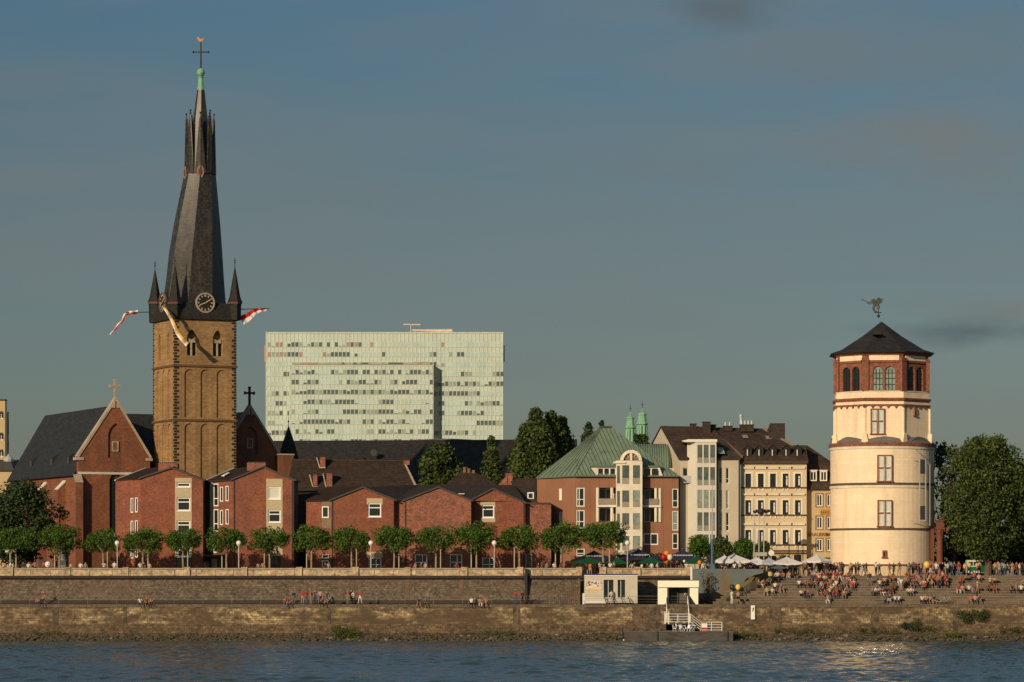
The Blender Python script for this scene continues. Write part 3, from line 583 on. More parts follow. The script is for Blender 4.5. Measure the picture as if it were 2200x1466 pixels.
# west gables
def gable_front(tl, tr, tap, zeave, zapex, zbase, off, name, niche=True):
    M = frame_plane(T0+CW*off, CH).M; b = MB(); b.M = M
    ha = (zapex-zeave); nz0, nz1 = zeave+.5, zeave+ha*.62
    # lower wall
    lw = [(tap+.0, 1.7, ZP+5.6, zeave-1.7, True)] if name == 'left' else []
    arched_wall(b, M, tl, tr, ZP, zeave, lw, .35)
    P = arch_pts(tap, 2.1, nz0-.48, nz1, 8, True); l, r = tap-1.05, tap+1.05
    def zr(u): return zeave+ha*(1-abs(u-tap)/((tap-tl) if u < tap else (tr-tap)))
    top = [p for p in P if p[1] > nz0-.4]
    b.poly([(tl, 0, zeave), (l, 0, zeave), (l, 0, zr(l))]); b.poly([(tr, 0, zeave), (tr-.001, 0, zeave+.001), (r, 0, zr(r)), (r, 0, zeave)][::-1])
    arc = P[2:]; mid = max(range(len(arc)), key=lambda i: arc[i][1])
    b.poly([(r, 0, arc[0][1])]+[(p[0], 0, p[1]) for p in arc[:mid+1]]+[(tap, 0, zapex), (r, 0, zr(r))])
    b.poly([(tap, 0, zapex)]+[(p[0], 0, p[1]) for p in arc[mid:]]+[(l, 0, zr(l))])
    for i in range(len(P)):
        p, q_ = P[i], P[(i+1) % len(P)]; b.poly([(p[0], 0, p[1]), (q_[0], 0, q_[1]), (q_[0], .25, q_[1]), (p[0], .25, p[1])])
    b.poly([(p[0], .25, p[1]) for p in P])
    b.poly([(tl, .9, ZP), (tr, .9, ZP), (tr, .9, zeave), (tap, .9, zapex), (tl, .9, zeave)])
    b.poly([(tl, 0, ZP), (tl, .9, ZP), (tl, .9, zeave), (tl, 0, zeave)]); b.poly([(tr, 0, ZP), (tr, 0, zeave), (tr, .9, zeave), (tr, .9, ZP)])
    g = b.build('gable_wall', m_chbrick, root)
    b = MB(); b.M = M; w = .30
    for (a, c) in ((tl, tap), (tr, tap)):
        dx = (c-a); ln = math.hypot(dx, ha); nx, nz_ = -ha/ln*(1 if dx > 0 else -1), abs(dx)/ln
        b.extr([(a, -.12, zeave-.02), (c, -.12, zapex), (c, -.12, zapex+w/nz_*.9), (a+nx*w, -.12, zeave+nz_*w)], (0, 1.1, 0))
    b.box(tl-.45, tl+.7, -.12, .98, zeave-.35, zeave+.02); b.box(tr-.6, tr+.35, -.121, .981, zeave-.33, zeave+.03)
    for s in (-1, 1): b.extr([(tap+s*.1, -.13, zapex-.9), (tap+s*.62, -.13, zapex-.9), (tap+s*.1, -.13, zapex)], (0, .1, 0))
    b.build('coping', m_stonetrim, g)
    b = MB(); b.M = M; fr = .28; cz = nz0+.35
    for r_ in ((tap-.45, tap+.45, cz, cz+.16), (tap-.45, tap+.45, cz+1.2, cz+1.36), (tap-.45, tap-.28, cz+.16, cz+1.2), (tap+.28, tap+.45, cz+.16, cz+1.2)): b.box(r_[0], r_[1], .1, .28, r_[2], r_[3])
    b.build('window_frame', m_stonetrim, g)
    b = MB(); b.M = M; b.box(tap-.28, tap+.28, .18, .26, cz+.16, cz+1.2); b.build('shutter', m_tstone, g)
    b = MB(); b.M = M; zx = zapex+.3; b.box(tap-.13, tap+.13, .2, .5, zx, zx+2.5); b.box(tap-.68, tap+.68, .19, .51, zx+1.58, zx+1.84)
    for s in (-1, 1): b.box(tap+s*.66-.08, tap+s*.66+.08, .17, .53, zx+1.5, zx+1.92)
    b.box(tap-.19, tap+.19, .17, .53, zx+2.4, zx+2.58); b.build('gable_cross', m_stonetrim if name == 'left' else m_darkst, g)
    return M, g
zE = Z(983, 441); zA = Z(862, 443)
MG, gw = gable_front(-11.2, -1.35, -6.1, zE, zA, ZP, 6, 'left')
b = MB(); b.M = MG; b.box(-11.3, -1.3, -.1, .0, Z(1019, 441), Z(1014, 441)); b.build('white_string', mat('white_band_stone', (.6, .54, .46)), gw)
b = MB(); b.M = MG; b.box(-6.9, -5.3, .24, .33, ZP+5.6, zE-2.6); tw_ = b.build('leaded_window', m_glass, gw)
b = MB(); b.M = MG; b.box(-7.1, -5.1, -.25, .1, ZP+5.1, ZP+5.6); b.build('window_sill', m_stonetrim, gw)
b = MB(); b.M = MG
b.box(-11.9, -10.9, -1.0, -.002, ZP, Z(1036, 440)); b.extr([(-11.9, -1.0, Z(1036, 440)), (-11.9, 0, Z(1036, 440)), (-11.9, 0, Z(1020, 440))], (1.0, 0, 0)); b.build('buttress', m_chbrick, root)
b = MB(); b.M = MG; b.extr([(-11.95, -1.08, Z(1037, 440)), (-11.95, -1.0, Z(1037, 440)), (-11.95, 0, Z(1020, 440)), (-11.95, -.1, Z(1019, 440))], (1.08, 0, 0)); b.build('buttress_cap', m_stonetrim, root)
zE2 = Z(978, 452); zA2 = Z(876, 450)
MG2, gw2 = gable_front(TWd+.02, 17.0, 12.85, zE2, zA2, ZP, 6, 'right')
b = MB(); b.M = MG2; b.box(16.4, 18.6, -1.2, 1.0, ZP, Z(979, 453)); b.build('buttress', m_chbrick, root)
b = MB(); b.M = MG2; b.box(16.3, 18.7, -1.3, 1.1, Z(979, 453), Z(976, 453)); b.build('buttress_cap', m_stonetrim, root)
# aisle, nave roofs and side walls behind the gables
Mf = front.M; LEN = 31.6
def eav(y): return Z(1019, 441)
b = MB(); b.M = Mf; zE3 = Z(1019, 441)
b.poly([(-11.1, 6.9, ZP), (-11.1, 6+LEN, ZP), (-11.1, 6+LEN, zE3+.3), (-11.1, 6.9, zE3+.3)]); b.poly([(-11.1, 6+LEN, ZP), (20, 6+LEN, ZP), (20, 6+LEN, zE3), (-11.1, 6+LEN, zE3)])
b.poly([(17, 6.9, ZP), (17, 6+LEN, ZP), (17, 6+LEN, zE3+.3), (17, 6.9, zE3+.3)]); b.build('side_wall', m_chbrick, root)
b = MB(); b.M = Mf; zr_ = zA-.55; zl = zE3-.15
el, er = (-11.65, zl), (-1.3, zE); rp = (-6.1, zr_)
y0, y1 = 6.9, 6+LEN
b.poly([(el[0], y0, el[1]), (rp[0], y0, rp[1]), (rp[0], y1, rp[1]), (el[0], y1, el[1])]); b.poly([(rp[0], y0, rp[1]), (er[0]+2, y0, er[1]-3), (er[0]+2, y1, er[1]-3), (rp[0], y1, rp[1])])
b.poly([(el[0], y1, el[1]), (rp[0], y1, rp[1]), (er[0]+2, y1, er[1]-3)]); b.build('aisle_roof', m_slate, root)
b = MB(); b.M = Mf; rp = (12.85, zA2-.4); el, er = (TWd-2, zE2-3), (17.6, zE2-1.5)
b.poly([(el[0], y0, el[1]), (rp[0], y0, rp[1]), (rp[0], y1-6, rp[1]), (el[0], y1, el[1])]); b.poly([(rp[0], y0, rp[1]), (er[0], y0, er[1]), (er[0], y1, er[1]), (rp[0], y1-6, rp[1])])
b.build('aisle_roof', m_slate, root)
b = MB(); b.M = Mf; zn = Z(893, 458)
b.poly([(-6.5, 9.2, zE-1.0), (13, 9.2, zE-1.0), (12.8, 15, zn), (-6.0, 15, zn)]); b.poly([(-6.0, 15, zn), (12.8, 15, zn), (12.8, 40, zn-2), (-6, 40, zn-2)]); b.poly([(13, 9.2, zE-1), (14, 40, zE-3), (12.8, 15, zn)])
b.build('nave_roof', m_slate, root)
b = MB(); b.M = Mf; b.lathe((9.9, 11.5, 0), [(.9, zE), (.85, Z(885, 455)), (.05, Z(858, 455))], 6); b.cyl((9.9, 11.5, Z(859, 455)), (9.9, 11.5, Z(843, 455)), .05, .04, 5); b.build('roof_turret', m_dslate, root)
for i in range(3):                                   # lean-to side buttresses with pale caps, roof dormers
    y = 12+i*8.5; b = MB(); b.M = Mf; b.extr([(-12.2, y, ZP), (-11.1, y, ZP), (-11.1, y, zE3-.9), (-12.2, y, zE3-1.9)], (0, 1.1, 0)); bu = b.build('buttress', m_chbrick, root)
    b = MB(); b.M = Mf; b.extr([(-12.3, y-.06, zE3-1.85), (-12.2, y-.06, zE3-1.95), (-11.12, y-.06, zE3-.9), (-11.12, y-.06, zE3-.65)], (0, 1.22, 0)); b.build('cap', m_offw, bu)
for y in (12, 19.5, 29):
    b = MB(); b.M = Mf; x0, z0 = -10.6, zE3+1.5; b.extr([(x0, y, z0), (x0, y, z0+1.1), (x0+1.6, y, z0+2.0), (x0+1.6, y, z0+1.2)], (0, 1.0, 0)); d = b.build('dormer', m_slate, root)
    b = MB(); b.M = Mf; b.box(x0-.03, x0, y+.2, y+.8, z0+.15, z0+.95); b.build('shutter', mat('weathered_wood', (.09, .07, .05)), d)
# flags flying from poles at the belfry
def ribbon(pts, w0, w1, m1, m2, name, label, pole, wob=0, mats=None):
    p0 = Vector(pole[0]); root = thing(name, label, 'flag', tuple(p0), 'long flags flown from the church tower')
    b = MB(); b.cyl(pole[0], pole[1], .06, .045, 6); b.build('pole', m_iron, root)
    n = 22; P = []
    for i in range(n+1):
        t = i/n*(len(pts)-1); j = min(int(t), len(pts)-2); fr = t-j; A, B = Vector(pts[j]), Vector(pts[j+1]); fr2 = fr
        P.append(A.lerp(B, fr2))
    for k, m in ((0, m1), (1, m2)):
        b = MB(); b.M = None; vs = []
        for i in range(n+1):
            w = w0+(w1-w0)*i/n; d = (P[min(i+1, n)]-P[max(i-1, 0)]).normalized(); s_ = d.cross(Vector((0, 1, 0))).normalized()
            wv = Vector((0, .25*math.sin(i*1.1), 0)); a = P[i]+wv+s_*w*(.5 if k == 0 else 0); c = P[i]+wv*.6+s_*w*(0 if k == 0 else -.5)
            vs.append((a, c))
        for i in range(n): b.extr([vs[i][0], vs[i][1], vs[i+1][1], vs[i+1][0]], (0, .03, 0))
        b.build('cloth_stripe', m, root)
def P3(px, py, Y): return (X(px, Y), Y, Z(py, Y))
yl = 447
ribbon([P3(296, 671, yl), P3(282, 672, yl), P3(270, 675, yl), P3(262, 690, yl), P3(250, 703, yl), P3(237, 720, yl)], .55, .22, m_red, m_wcl, 'long_flag', 'long thin red and white flag drooping to the left of the church tower', (P3(320, 671, yl), P3(270, 671.5, yl)))
yl = 442.3; ribbon([P3(572, 665, yl+2), P3(556, 667, yl+2), P3(544, 672, yl+2), P3(534, 681, yl+2), P3(519, 689, yl+2)], .35, 1.3, m_wcl, m_red, 'long_flag', 'red and white flag curling from a pole on the right of the church tower', (P3(512, 665, yl+2), P3(579, 663, yl+2)))
ribbon([P3(349, 657, 437.6), P3(360, 672, 437.6), P3(371, 692, 437.5), P3(382, 718, 437.4), P3(397, 736, 437.3), P3(403, 741, 437.3)], .28, .62, m_yel, m_wcl, 'long_flag', 'long yellow and white flag hanging down in front of the belfry window', (P3(352, 648, 442.5), P3(347, 657, 437.5)))

# ---------------------------------------------------------------- twin red brick houses, left
def gable_house(root, px0, px1, pxa, pyl, pyr, pya, Y, wins, panels, depth=9, m=m_brick, wall='front_wall', roof=True, back=0):
    """front wall with a shallow gable, real window recesses, roof slabs running back"""
    pl = Plane(px0, Y, px1, Y); zl, zr, za = pl.z(pyl, px0), pl.z(pyr, px1), pl.z(pya, pxa); ua = pl.u(pxa); zm = min(zl, zr)-.02
    hs = [pl.rect(*w[:4]) for w in wins]; hs = [(h[0], h[1], max(h[2], ZP+.02), h[3]) for h in hs]
    b = MB(); b.M = pl.M; b.facade(0, pl.len, ZP, zm, hs, .22)
    b.poly([(0, 0, zm), (pl.len, 0, zm), (pl.len, 0, zr), (ua, 0, za), (0, 0, zl)])
    b.poly([(0, depth, ZP), (0, 0, ZP), (0, 0, zl), (0, depth, zl)]); b.poly([(pl.len, 0, ZP), (pl.len, depth, ZP), (pl.len, depth, zr), (pl.len, 0, zr)])
    b.poly([(pl.len, depth, ZP), (0, depth, ZP), (0, depth, zl), (ua, depth, za), (pl.len, depth, zr)]); b.build(wall, m, root)
    for w, h in zip(wins, hs):
        st = w[4]
        if st == 'case': window(root, pl.M, h, ft=.16, trans=(.66,), y=.2, dp=.1, sill=True)
        elif st == 'slat': window(root, pl.M, h, ft=.16, y=.2, dp=.1, sill=True)
        elif st == 'blind': window(root, pl.M, h, gm=m_blind, ft=.14, y=.16, dp=.1, sill=True)
        elif st == 'narrow': window(root, pl.M, h, ft=.11, y=.16, dp=.1)
        elif st == 'tall': window(root, pl.M, h, ft=.14, trans=(.33,), y=.16, dp=.1)
        elif st == 'door': window(root, pl.M, h, m_zinc, ft=.1, mull=(.5,), trans=(.8,), y=.2, dp=.1, name='door')
        elif st == 'wdoor': window(root, pl.M, h, ft=.12, mull=(.6,), trans=(.62,), y=.2, dp=.1, name='garden_door')
    for p in panels:
        r = pl.rect(*p); b = MB(); b.M = pl.M
        hh = [h for h in hs if h[0] < r[1] and h[1] > r[0] and h[2] < r[3] and h[3] > r[2]]
        b.facade(r[0], r[1], r[2], r[3], [], 0, -.03)
        for k in ((r[0], r[0]), (r[1], r[1])): b.poly([(k[0], -.03, r[2]), (k[0], 0, r[2]), (k[0], 0, r[3]), (k[0], -.03, r[3])])
        b.poly([(r[0], -.03, r[3]), (r[1], -.03, r[3]), (r[1], 0, r[3]), (r[0], 0, r[3])])
        # cut panel: rebuild around openings
        b = MB(); b.M = pl.M; b.facade(r[0], r[1], r[2], r[3], [(max(h[0], r[0]+.05), min(h[1], r[1]-.05), max(h[2], r[2]-1), min(h[3], r[3]+1)) for h in hh], .03, -.035) if False else None
        xs = sorted([(h[2], h[3], h[0], h[1]) for h in hh]); z_ = r[2]
        for (a, c, x0, x1) in xs:
            if a > z_: b.box(r[0], r[1], -.035, .0, z_, min(a, r[3])-.001)
            b.box(r[0], x0-.001, -.035, .0, max(a, r[2]), min(c, r[3])-.001); b.box(x1+.001, r[1], -.035, .0, max(a, r[2]), min(c, r[3])-.001); z_ = c
        if z_ < r[3]: b.box(r[0], r[1], -.035, .0, z_, r[3])
        b.build('beige_panel', m_beige, root)
    if roof:
        b = MB(); b.M = pl.M; t = .12
        for (ue, ze, s) in ((0, zl, -1), (pl.len, zr, 1)):
            sl = (ze-za)/abs(ue-ua); ex = ue+s*.25; zx = ze+sl*.25
            b.extr([(ua, -.2, za+.04), (ex, -.2, zx+.04), (ex, -.2, zx+.04+t), (ua, -.2, za+.04+t)], (0, depth+.2, 0))
        b.build('roof', m_felt, root)
        b = MB(); b.M = pl.M
        for (ue, ze, s) in ((0, zl, -1), (pl.len, zr, 1)):
            sl = (ze-za)/abs(ue-ua); ex = ue+s*.27; zx = ze+sl*.27
            b.extr([(ua, -.27, za-.03), (ex, -.27, zx-.03), (ex, -.27, zx+.17), (ua, -.27, za+.17)], (0, .068, 0))
        b.build('verge_trim', m_zinc, root)
    return pl
def side_wing(root, px0, Y0, px1, Y1, py, wins, m=m_brick, depth=6, pyl=None):
    pl = Plane(px0, Y0, px1, Y1); zl = Z(pyl or py, Y0); zr = Z(py, Y1); zm = min(zl, zr)
    hs = [pl.rect(*w[:4]) for w in wins]; b = MB(); b.M = pl.M; b.facade(0, pl.len, ZP, zm-.01, hs, .2)
    b.poly([(0, 0, zm-.01), (pl.len, 0, zm-.01), (pl.len, 0, zr), (0, 0, zl)]); b.poly([(0, depth, ZP), (0, 0, ZP), (0, 0, zl), (0, depth, zl)])
    b.build('side_wall', m, root)
    for w, h in zip(wins, hs):
        if w[4] == 'tall': window(root, pl.M, h, ft=.14, trans=(.34,), y=.15, dp=.1)
        elif w[4] == 'case': window(root, pl.M, h, ft=.14, y=.15, dp=.1)
        elif w[4] == 'door': window(root, pl.M, h, m_white, m_white, ft=.1, y=.12, dp=.06, name='door')
        else: window(root, pl.M, h, ft=.12, y=.15, dp=.1)
    return pl
YB = 423
def extra_roof(root, pts, m=m_felt, name='wing_roof', t=.15):
    b = MB(); b.hull6([Vector(p)-Vector((0, 0, t)) for p in pts], [Vector(p) for p in pts]); return b.build(name, m, root)
root = thing('brick_house', 'tall red brick house with beige window strip, left of its near twin', 'house', (X(340, YB), YB, ZP))
gable_house(root, 302, 436, 370, 1028, 1032, 1006, YB, [(380, 409, 1037, 1047, 'slat'), (380, 409, 1069, 1098, 'case'), (380, 409, 1119, 1146, 'case'), (380, 409, 1174, 1197, 'case'), (378, 412, 1198, 1239, 'door')], [(376, 412, 1027, 1153), (376, 412, 1170, 1198)])
side_wing(root, 248, YB+2.4, 302, YB, 1029, [(280, 286, 1070, 1102, 'n'), (289.5, 295.5, 1069, 1101, 'n'), (280, 286, 1119, 1151, 'n'), (289.5, 295.5, 1118, 1150, 'n'), (280, 286, 1180, 1200, 'n'), (289.5, 295.5, 1180, 1198, 'n')], pyl=1033)
extra_roof(root, [P3(246, 1032, YB+2.4), P3(302, 1028, YB-.1), P3(370, 1004.5, YB+.5), P3(378, 1001, YB+9), P3(318, 1006, YB+9)])
b = MB(); b.hull6([P3(246, 1033.5, YB+2.3), P3(248, 1033.5, YB+2.3), P3(314, 1007.5, YB+8.9), P3(312, 1007.5, YB+8.9)], [P3(246, 1031, YB+2.3), P3(248, 1031, YB+2.3), P3(314, 1005, YB+8.9), P3(312, 1005, YB+8.9)]); b.build('verge_flashing', m_offw, root)
b = MB(); b.box(X(342, 430), X(383, 430), 429, 431, Z(1012, 430), Z(996, 430)); ch = b.build('chimney', m_brick2, root)
b = MB(); 
for i in range(9): b.cyl((X(345+i*4.3, 430), 430, Z(996.5, 430)), (X(345+i*4.3, 430), 430, Z(993.3, 430)), .1, .1, 6)
b.build('chimney_pots', m_zinc, ch)
root = thing('brick_house', 'tall red brick house with a cream blind in its top window, right twin', 'house', (X(560, YB), YB, ZP))
gable_house(root, 500, 631, 566, 1031, 1032, 1004, YB, [(576, 603, 1046, 1073, 'blind'), (576, 603, 1096, 1123, 'case'), (576, 603, 1194, 1239, 'door')], [(572, 607, 1029, 1148), (572, 607, 1174, 1194)])
side_wing(root, 451, YB+2.2, 500, YB, 1031, [(458, 469, 1039, 1088, 'tall'), (458, 469, 1094, 1142, 'tall'), (458, 469, 1170, 1188, 'case'), (472, 479, 1046, 1078, 'n'), (484, 491, 1044, 1077, 'n'), (472, 479, 1096, 1128, 'n'), (484, 491, 1094, 1127, 'n'), (453, 466, 1201, 1239, 'door')], pyl=1034)
b = MB(); pw = Plane(451, YB+2.2, 500, YB); r = pw.rect(452, 457.5, 1035, 1150); b.M = pw.M; b.box(.02, r[1], -.03, 0, r[2], r[3]); b.build('beige_panel', m_beige, root)
b = MB(); b.box(X(437, YB+4), X(451.5, YB+4), YB+3, YB+10, ZP, Z(1034, YB+4)); b.build('link_wall', m_zinc, root)
extra_roof(root, [P3(438, 1034, YB+2.3), P3(500, 1031, YB-.1), P3(566, 1002.5, YB+.5), P3(574, 999, YB+9), P3(502, 1007, YB+9)])
b = MB(); b.hull6([P3(438, 1035.5, YB+2.2), P3(440, 1035.5, YB+2.2), P3(504, 1008, YB+8.9), P3(502, 1008, YB+8.9)], [P3(438, 1033, YB+2.2), P3(440, 1033, YB+2.2), P3(504, 1005.5, YB+8.9), P3(502, 1005.5, YB+8.9)]); b.build('verge_flashing', m_offw, root)
b = MB(); b.hull6([P3(476, 1023.5, YB+3.5), P3(482, 1023.5, YB+3.2), P3(494, 1017, YB+4.5), P3(488, 1017, YB+4.8)], [P3(476, 1022, YB+3.5), P3(482, 1022, YB+3.2), P3(494, 1015.5, YB+4.5), P3(488, 1015.5, YB+4.8)]); b.build('skylight', m_white, root)
b = MB(); b.box(X(532, 430), X(572, 430), 429, 431, Z(1012, 430), Z(995, 430)); ch = b.build('chimney', m_brick2, root)
b = MB(); 
for i in range(9): b.cyl((X(535+i*4.3, 430), 430, Z(995.5, 430)), (X(535+i*4.3, 430), 430, Z(992.3, 430)), .1, .1, 6)
b.build('chimney_pots', m_zinc, ch)
b = MB(); b.box(X(436, 421.5), X(478, 421.5), 421.5, 425.5, Z(1196, 421.5), Z(1192, 421.5)); b.build('porch_canopy', m_zinc, root)
b = MB(); b.box(X(470, 421.5), X(478, 421.5), 421.8, 422, ZP, Z(1196, 421.5)); b.box(X(437, 422), X(450, 422), 422.2, 422.4, ZP, Z(1206, 422)); b.build('porch_screen', m_zinc, root)
def downpipe(root, px, Y, py):
    b = MB(); x = X(px, Y); b.cyl((x, Y-.09, ZP), (x, Y-.09, Z(py, Y)), .055, None, 6)
    for z in (ZP+1.5, ZP+4.5, ZP+7.5):
        if z < Z(py, Y): b.box(x-.09, x+.09, Y-.12, Y-.002, z, z+.06)
    b.build('downpipe', m_zinc, root)
downpipe(root, 503, YB, 1031); downpipe(root, 628, YB, 1033)
# low row of brick houses
root = thing('brick_house', 'low red brick terrace with three shallow gables beside the tall twin houses', 'house', (X(900, YB), YB, ZP))
gable_house(root, 712, 848, 780, 1075, 1075, 1048, YB, [(791, 819, 1081, 1111, 'case'), (792, 819, 1199, 1239, 'wdoor')], [(788, 822, 1071, 1084), (788, 822, 1186, 1199)], depth=7)
side_wing(root, 658, YB+1.6, 712, YB, 1075, [(691, 706, 1088, 1113, 'case'), (691, 706, 1191, 1200, 'n'), (691, 706, 1204, 1219, 'n')], pyl=1076, m=m_brick)
b = MB(); pw = Plane(658, YB+1.6, 712, YB); m_bpan = mat('brown_panel', (.2, .15, .085))
for ya_, yb_ in ((1076, 1087), (1114, 1135)): b = MB(); b.M = pw.M; r = pw.rect(692, 710, ya_, yb_); b.box(r[0], pw.len-.02, -.03, 0, r[2], r[3]); b.build('brown_panel', m_bpan, root)
pl = Plane(848, YB+.9, 870, YB+.9); h = [pl.rect(850, 863, 1191, 1198)]
b = MB(); b.M = pl.M; b.facade(0, pl.len, ZP, pl.z(1076, 860), h, .2); b.build('recessed_wall', m_brick2, root); window(root, pl.M, h[0], ft=.1, y=.2)
gable_house(root, 868, 1012, 942, 1076, 1076, 1048, YB-.6, [(891, 918, 1191, 1239, 'wdoor'), (966, 993, 1191, 1239, 'wdoor')], [], depth=8, m=m_brick2)
gable_house(root, 1012, 1128, 1059, 1076, 1081, 1051, YB+1.6, [(1036, 1062, 1085, 1113, 'case'), (1036, 1062, 1198, 1239, 'wdoor')], [(1032, 1064, 1077, 1090), (1032, 1064, 1114, 1122)], depth=6)
pl = Plane(1128, YB+2.6, 1184, YB+2.6); h = [pl.rect(1129, 1143, 1190, 1239)]; h = [(h[0][0], h[0][1], ZP+.02, h[0][3])]
b = MB(); b.M = pl.M; b.facade(0, pl.len, ZP, pl.z(1083, 1150), h, .25); b.build('wing_wall', m_brick2, root); window(root, pl.M, h[0], ft=.12, y=.25, name='door')
b = MB(); b.M = pl.M; b.box(0, pl.len, -.15, 5, pl.z(1083, 1150), pl.z(1080, 1150)); b.build('flat_roof', m_zinc, root)
downpipe(root, 714, YB, 1076); downpipe(root, 846, YB, 1076); downpipe(root, 871, YB-.6, 1077); downpipe(root, 1125, YB+1.6, 1080)
extra_roof(root, [P3(656, 1076, YB+1.5), P3(712, 1075, YB-.1), P3(780, 1046.5, YB+.5), P3(776, 1044, YB+8), P3(692, 1049, YB+8)])
b = MB(); zr1 = Z(1041, 436); b.poly([P3(848, 1076, YB+.5), P3(1128, 1078, YB+1.7), P3(1105, 1042, 436), P3(900, 1042, 436)]); b.poly([P3(900, 1042, 436), P3(1105, 1042, 436), P3(1125, 1085, 442), P3(880, 1085, 442)])
b.poly([P3(1128, 1078, YB+1.7), P3(1135, 1085, 442), P3(1105, 1042, 436)]); b.poly([P3(780, 1047, YB+1), P3(848, 1076, YB+.5), P3(900, 1042, 436), P3(790, 1050, 436)]); b.build('main_roof', m_tile, root)
for a in ((905, 1064, 898), (985, 1064, 993)):
    b = MB(); b.box(X(a[0], 428), X(a[0]+13, 428), 428, 428.3, Z(1062, 428), Z(1060.4, 428)); b.build('skylight', m_offw, root)

# ---------------------------------------------------------------- roofs further back
root = thing('steep_roof_house', 'long house with a steep brown tiled roof and brick chimneys behind the brick terrace', 'house', (X(760, 446), 446, ZP))
b = MB(); b.box(X(622, 441), X(893, 441), 441, 453, ZP, Z(1056, 441)); b.build('wall', m_dslate, root)
b = MB(); b.hull6([P3(615, 1056, 440.5), P3(897, 1050, 440.5), P3(868, 990, 447), P3(628, 988, 447)], [P3(615, 1060, 455), P3(902, 1060, 455), P3(868, 989, 447.2), P3(628, 987, 447.2)])
b.poly([P3(897, 1050, 440.5), P3(902, 1060, 455), P3(868, 989, 447.2)]); b.build('roof', m_tile, root)
b = MB(); b.hull6([P3(893, 1050, 440.4), P3(898, 1050, 440.4), P3(871, 995, 446.9), P3(867, 995, 446.9)], [P3(893, 1049, 440.1), P3(898, 1049, 440.1), P3(871, 994, 446.6), P3(867, 994, 446.6)]); b.build('verge_flashing', m_stonetrim, root)
b = MB(); b.hull6([P3(627, 989.5, 446.8), P3(868, 991.5, 446.8), P3(868, 989, 446.8), P3(627, 986.5, 446.8)], [P3(627, 989.5, 447.4), P3(868, 991.5, 447.4), P3(868, 989, 447.4), P3(627, 986.5, 447.4)]); b.build('ridge_tiles', m_tile2, root)
for (a, c, y0, y1, Y) in ((688, 699, 981, 1006, 445.5), (673, 682, 1018, 1047, 442), (702, 714, 1016, 1050, 441.8), (867, 880, 988, 999, 446.5)):
    b = MB(); b.box(X(a, Y), X(c, Y), Y-.4, Y+.8, Z(y1, Y), Z(y0, Y)); ch = b.build('chimney', m_brick2, root)
    b = MB(); b.box(X(a-.8, Y), X(c+.8, Y), Y-.5, Y+.9, Z(y0+1.2, Y), Z(y0-.8, Y)); b.build('cap', m_darkst, ch)
    if a < 860:
        b = MB(); b.hull6([P3(a-9, y0+3, Y+.3), P3(a-7, y0+3, Y+.3), P3(a, y1, Y-.45), P3(a-2, y1, Y-.45)], [P3(a-9, y0+2, Y+.2), P3(a-7, y0+2, Y+.2), P3(a, y1-1, Y-.55), P3(a-2, y1-1, Y-.55)]); b.box(X(a-1, Y), X(c+1, Y), Y-.6, Y-.42, Z(y1+.6, Y), Z(y1-1.6, Y)); b.build('flashing', m_stonetrim, ch)
root = thing('slate_roof_hall', 'very long dark slate roof in front of the pale office tower', 'building', (X(860, 505), 505, ZP))
b = MB(); b.box(X(560, 497), X(1240, 497), 497, 512, ZP, Z(1060, 497)); b.build('wall', m_dslate, root)
b = MB()
b.hull6([P3(560, 1062, 496), P3(1240, 1062, 496), P3(1240, 944, 504), P3(560, 947.5, 504)], [P3(560, 1062, 512.5), P3(1240, 1062, 512.5), P3(1240, 944, 504.2), P3(560, 947.5, 504.2)])
b.build('roof', m_dslate, root)
b = MB(); prev = None
for i in range(15):
    t = i/14; px = 872+t*170; py = 947-4.2*math.sin(math.pi*t)
    if prev: b.hull6([P3(prev[0], prev[1]+3, 504.4), P3(px, py+3, 504.4), P3(px, py, 504.9), P3(prev[0], prev[1], 504.9)], [P3(prev[0], prev[1]+3, 506), P3(px, py+3, 506), P3(px, py, 505.6), P3(prev[0], prev[1], 505.6)])
    prev = (px, py)
b.build('curved_ridge', mat('weathered_ridge', (.14, .12, .095)), root)
b = MB(); b.cyl(P3(803, 973, 500.2), P3(803, 973, 499.9), .5, .5, 10); b.build('roof_vent', m_zinc, root)
root = thing('roof_turret', 'dark pointed slate turret in front of the long slate roof', 'turret', (X(620, 470), 470, ZP))
b = MB(); b.lathe((X(620, 470), 470, 0), [(1.5, ZP), (1.5, Z(992, 470))], 8, .39); b.build('shaft', m_dslate, root)
b = MB(); b.lathe((X(620, 470), 470, 0), [(1.9, Z(994, 470)), (1.5, Z(984, 470)), (.85, Z(950, 470)), (.04, Z(915, 470))], 8, .39); b.build('roof', m_dslate, root)
b = MB(); b.cyl(P3(620, 916, 470), P3(620, 897, 470), .05, .03, 5); b.sph(P3(620, 906, 470), .12, 6); b.build('finial', m_iron, root)
root = thing('tiled_roof_house', 'small house with brown roof and pots half hidden by the broad tree', 'house', (X(1020, 452), 452, ZP))
b = MB(); b.box(X(955, 452), X(1075, 452), 452, 460, ZP, Z(1045, 452)); b.build('wall', m_brick2, root)
b = MB(); b.hull6([P3(945, 1052, 451), P3(1080, 1052, 451), P3(1052, 1030, 454), P3(1000, 1006, 456)], [P3(945, 1052, 462), P3(1080, 1052, 462), P3(1052, 1029, 456.5), P3(1000, 1005, 456.5)]); b.build('roof', m_tile, root)
for px in (995, 1004, 1014):
    b = MB(); b.box(X(px, 455.5), X(px+6, 455.5), 455, 456, Z(1016+(px-995)*.45, 455.5), Z(1004+(px-995)*.35, 455.5)); b.build('chimney', mat('tan_chimney', (.2, .12, .06)), root)
root = thing('dormer_house', 'small brown roofed house with one white dormer window left of the green roof', 'house', (X(1120, 436), 436, ZP))
b = MB(); b.box(X(1090, 432), X(1165, 432), 432, 440, ZP, Z(1082, 432)); b.build('wall', m_brick2, root)
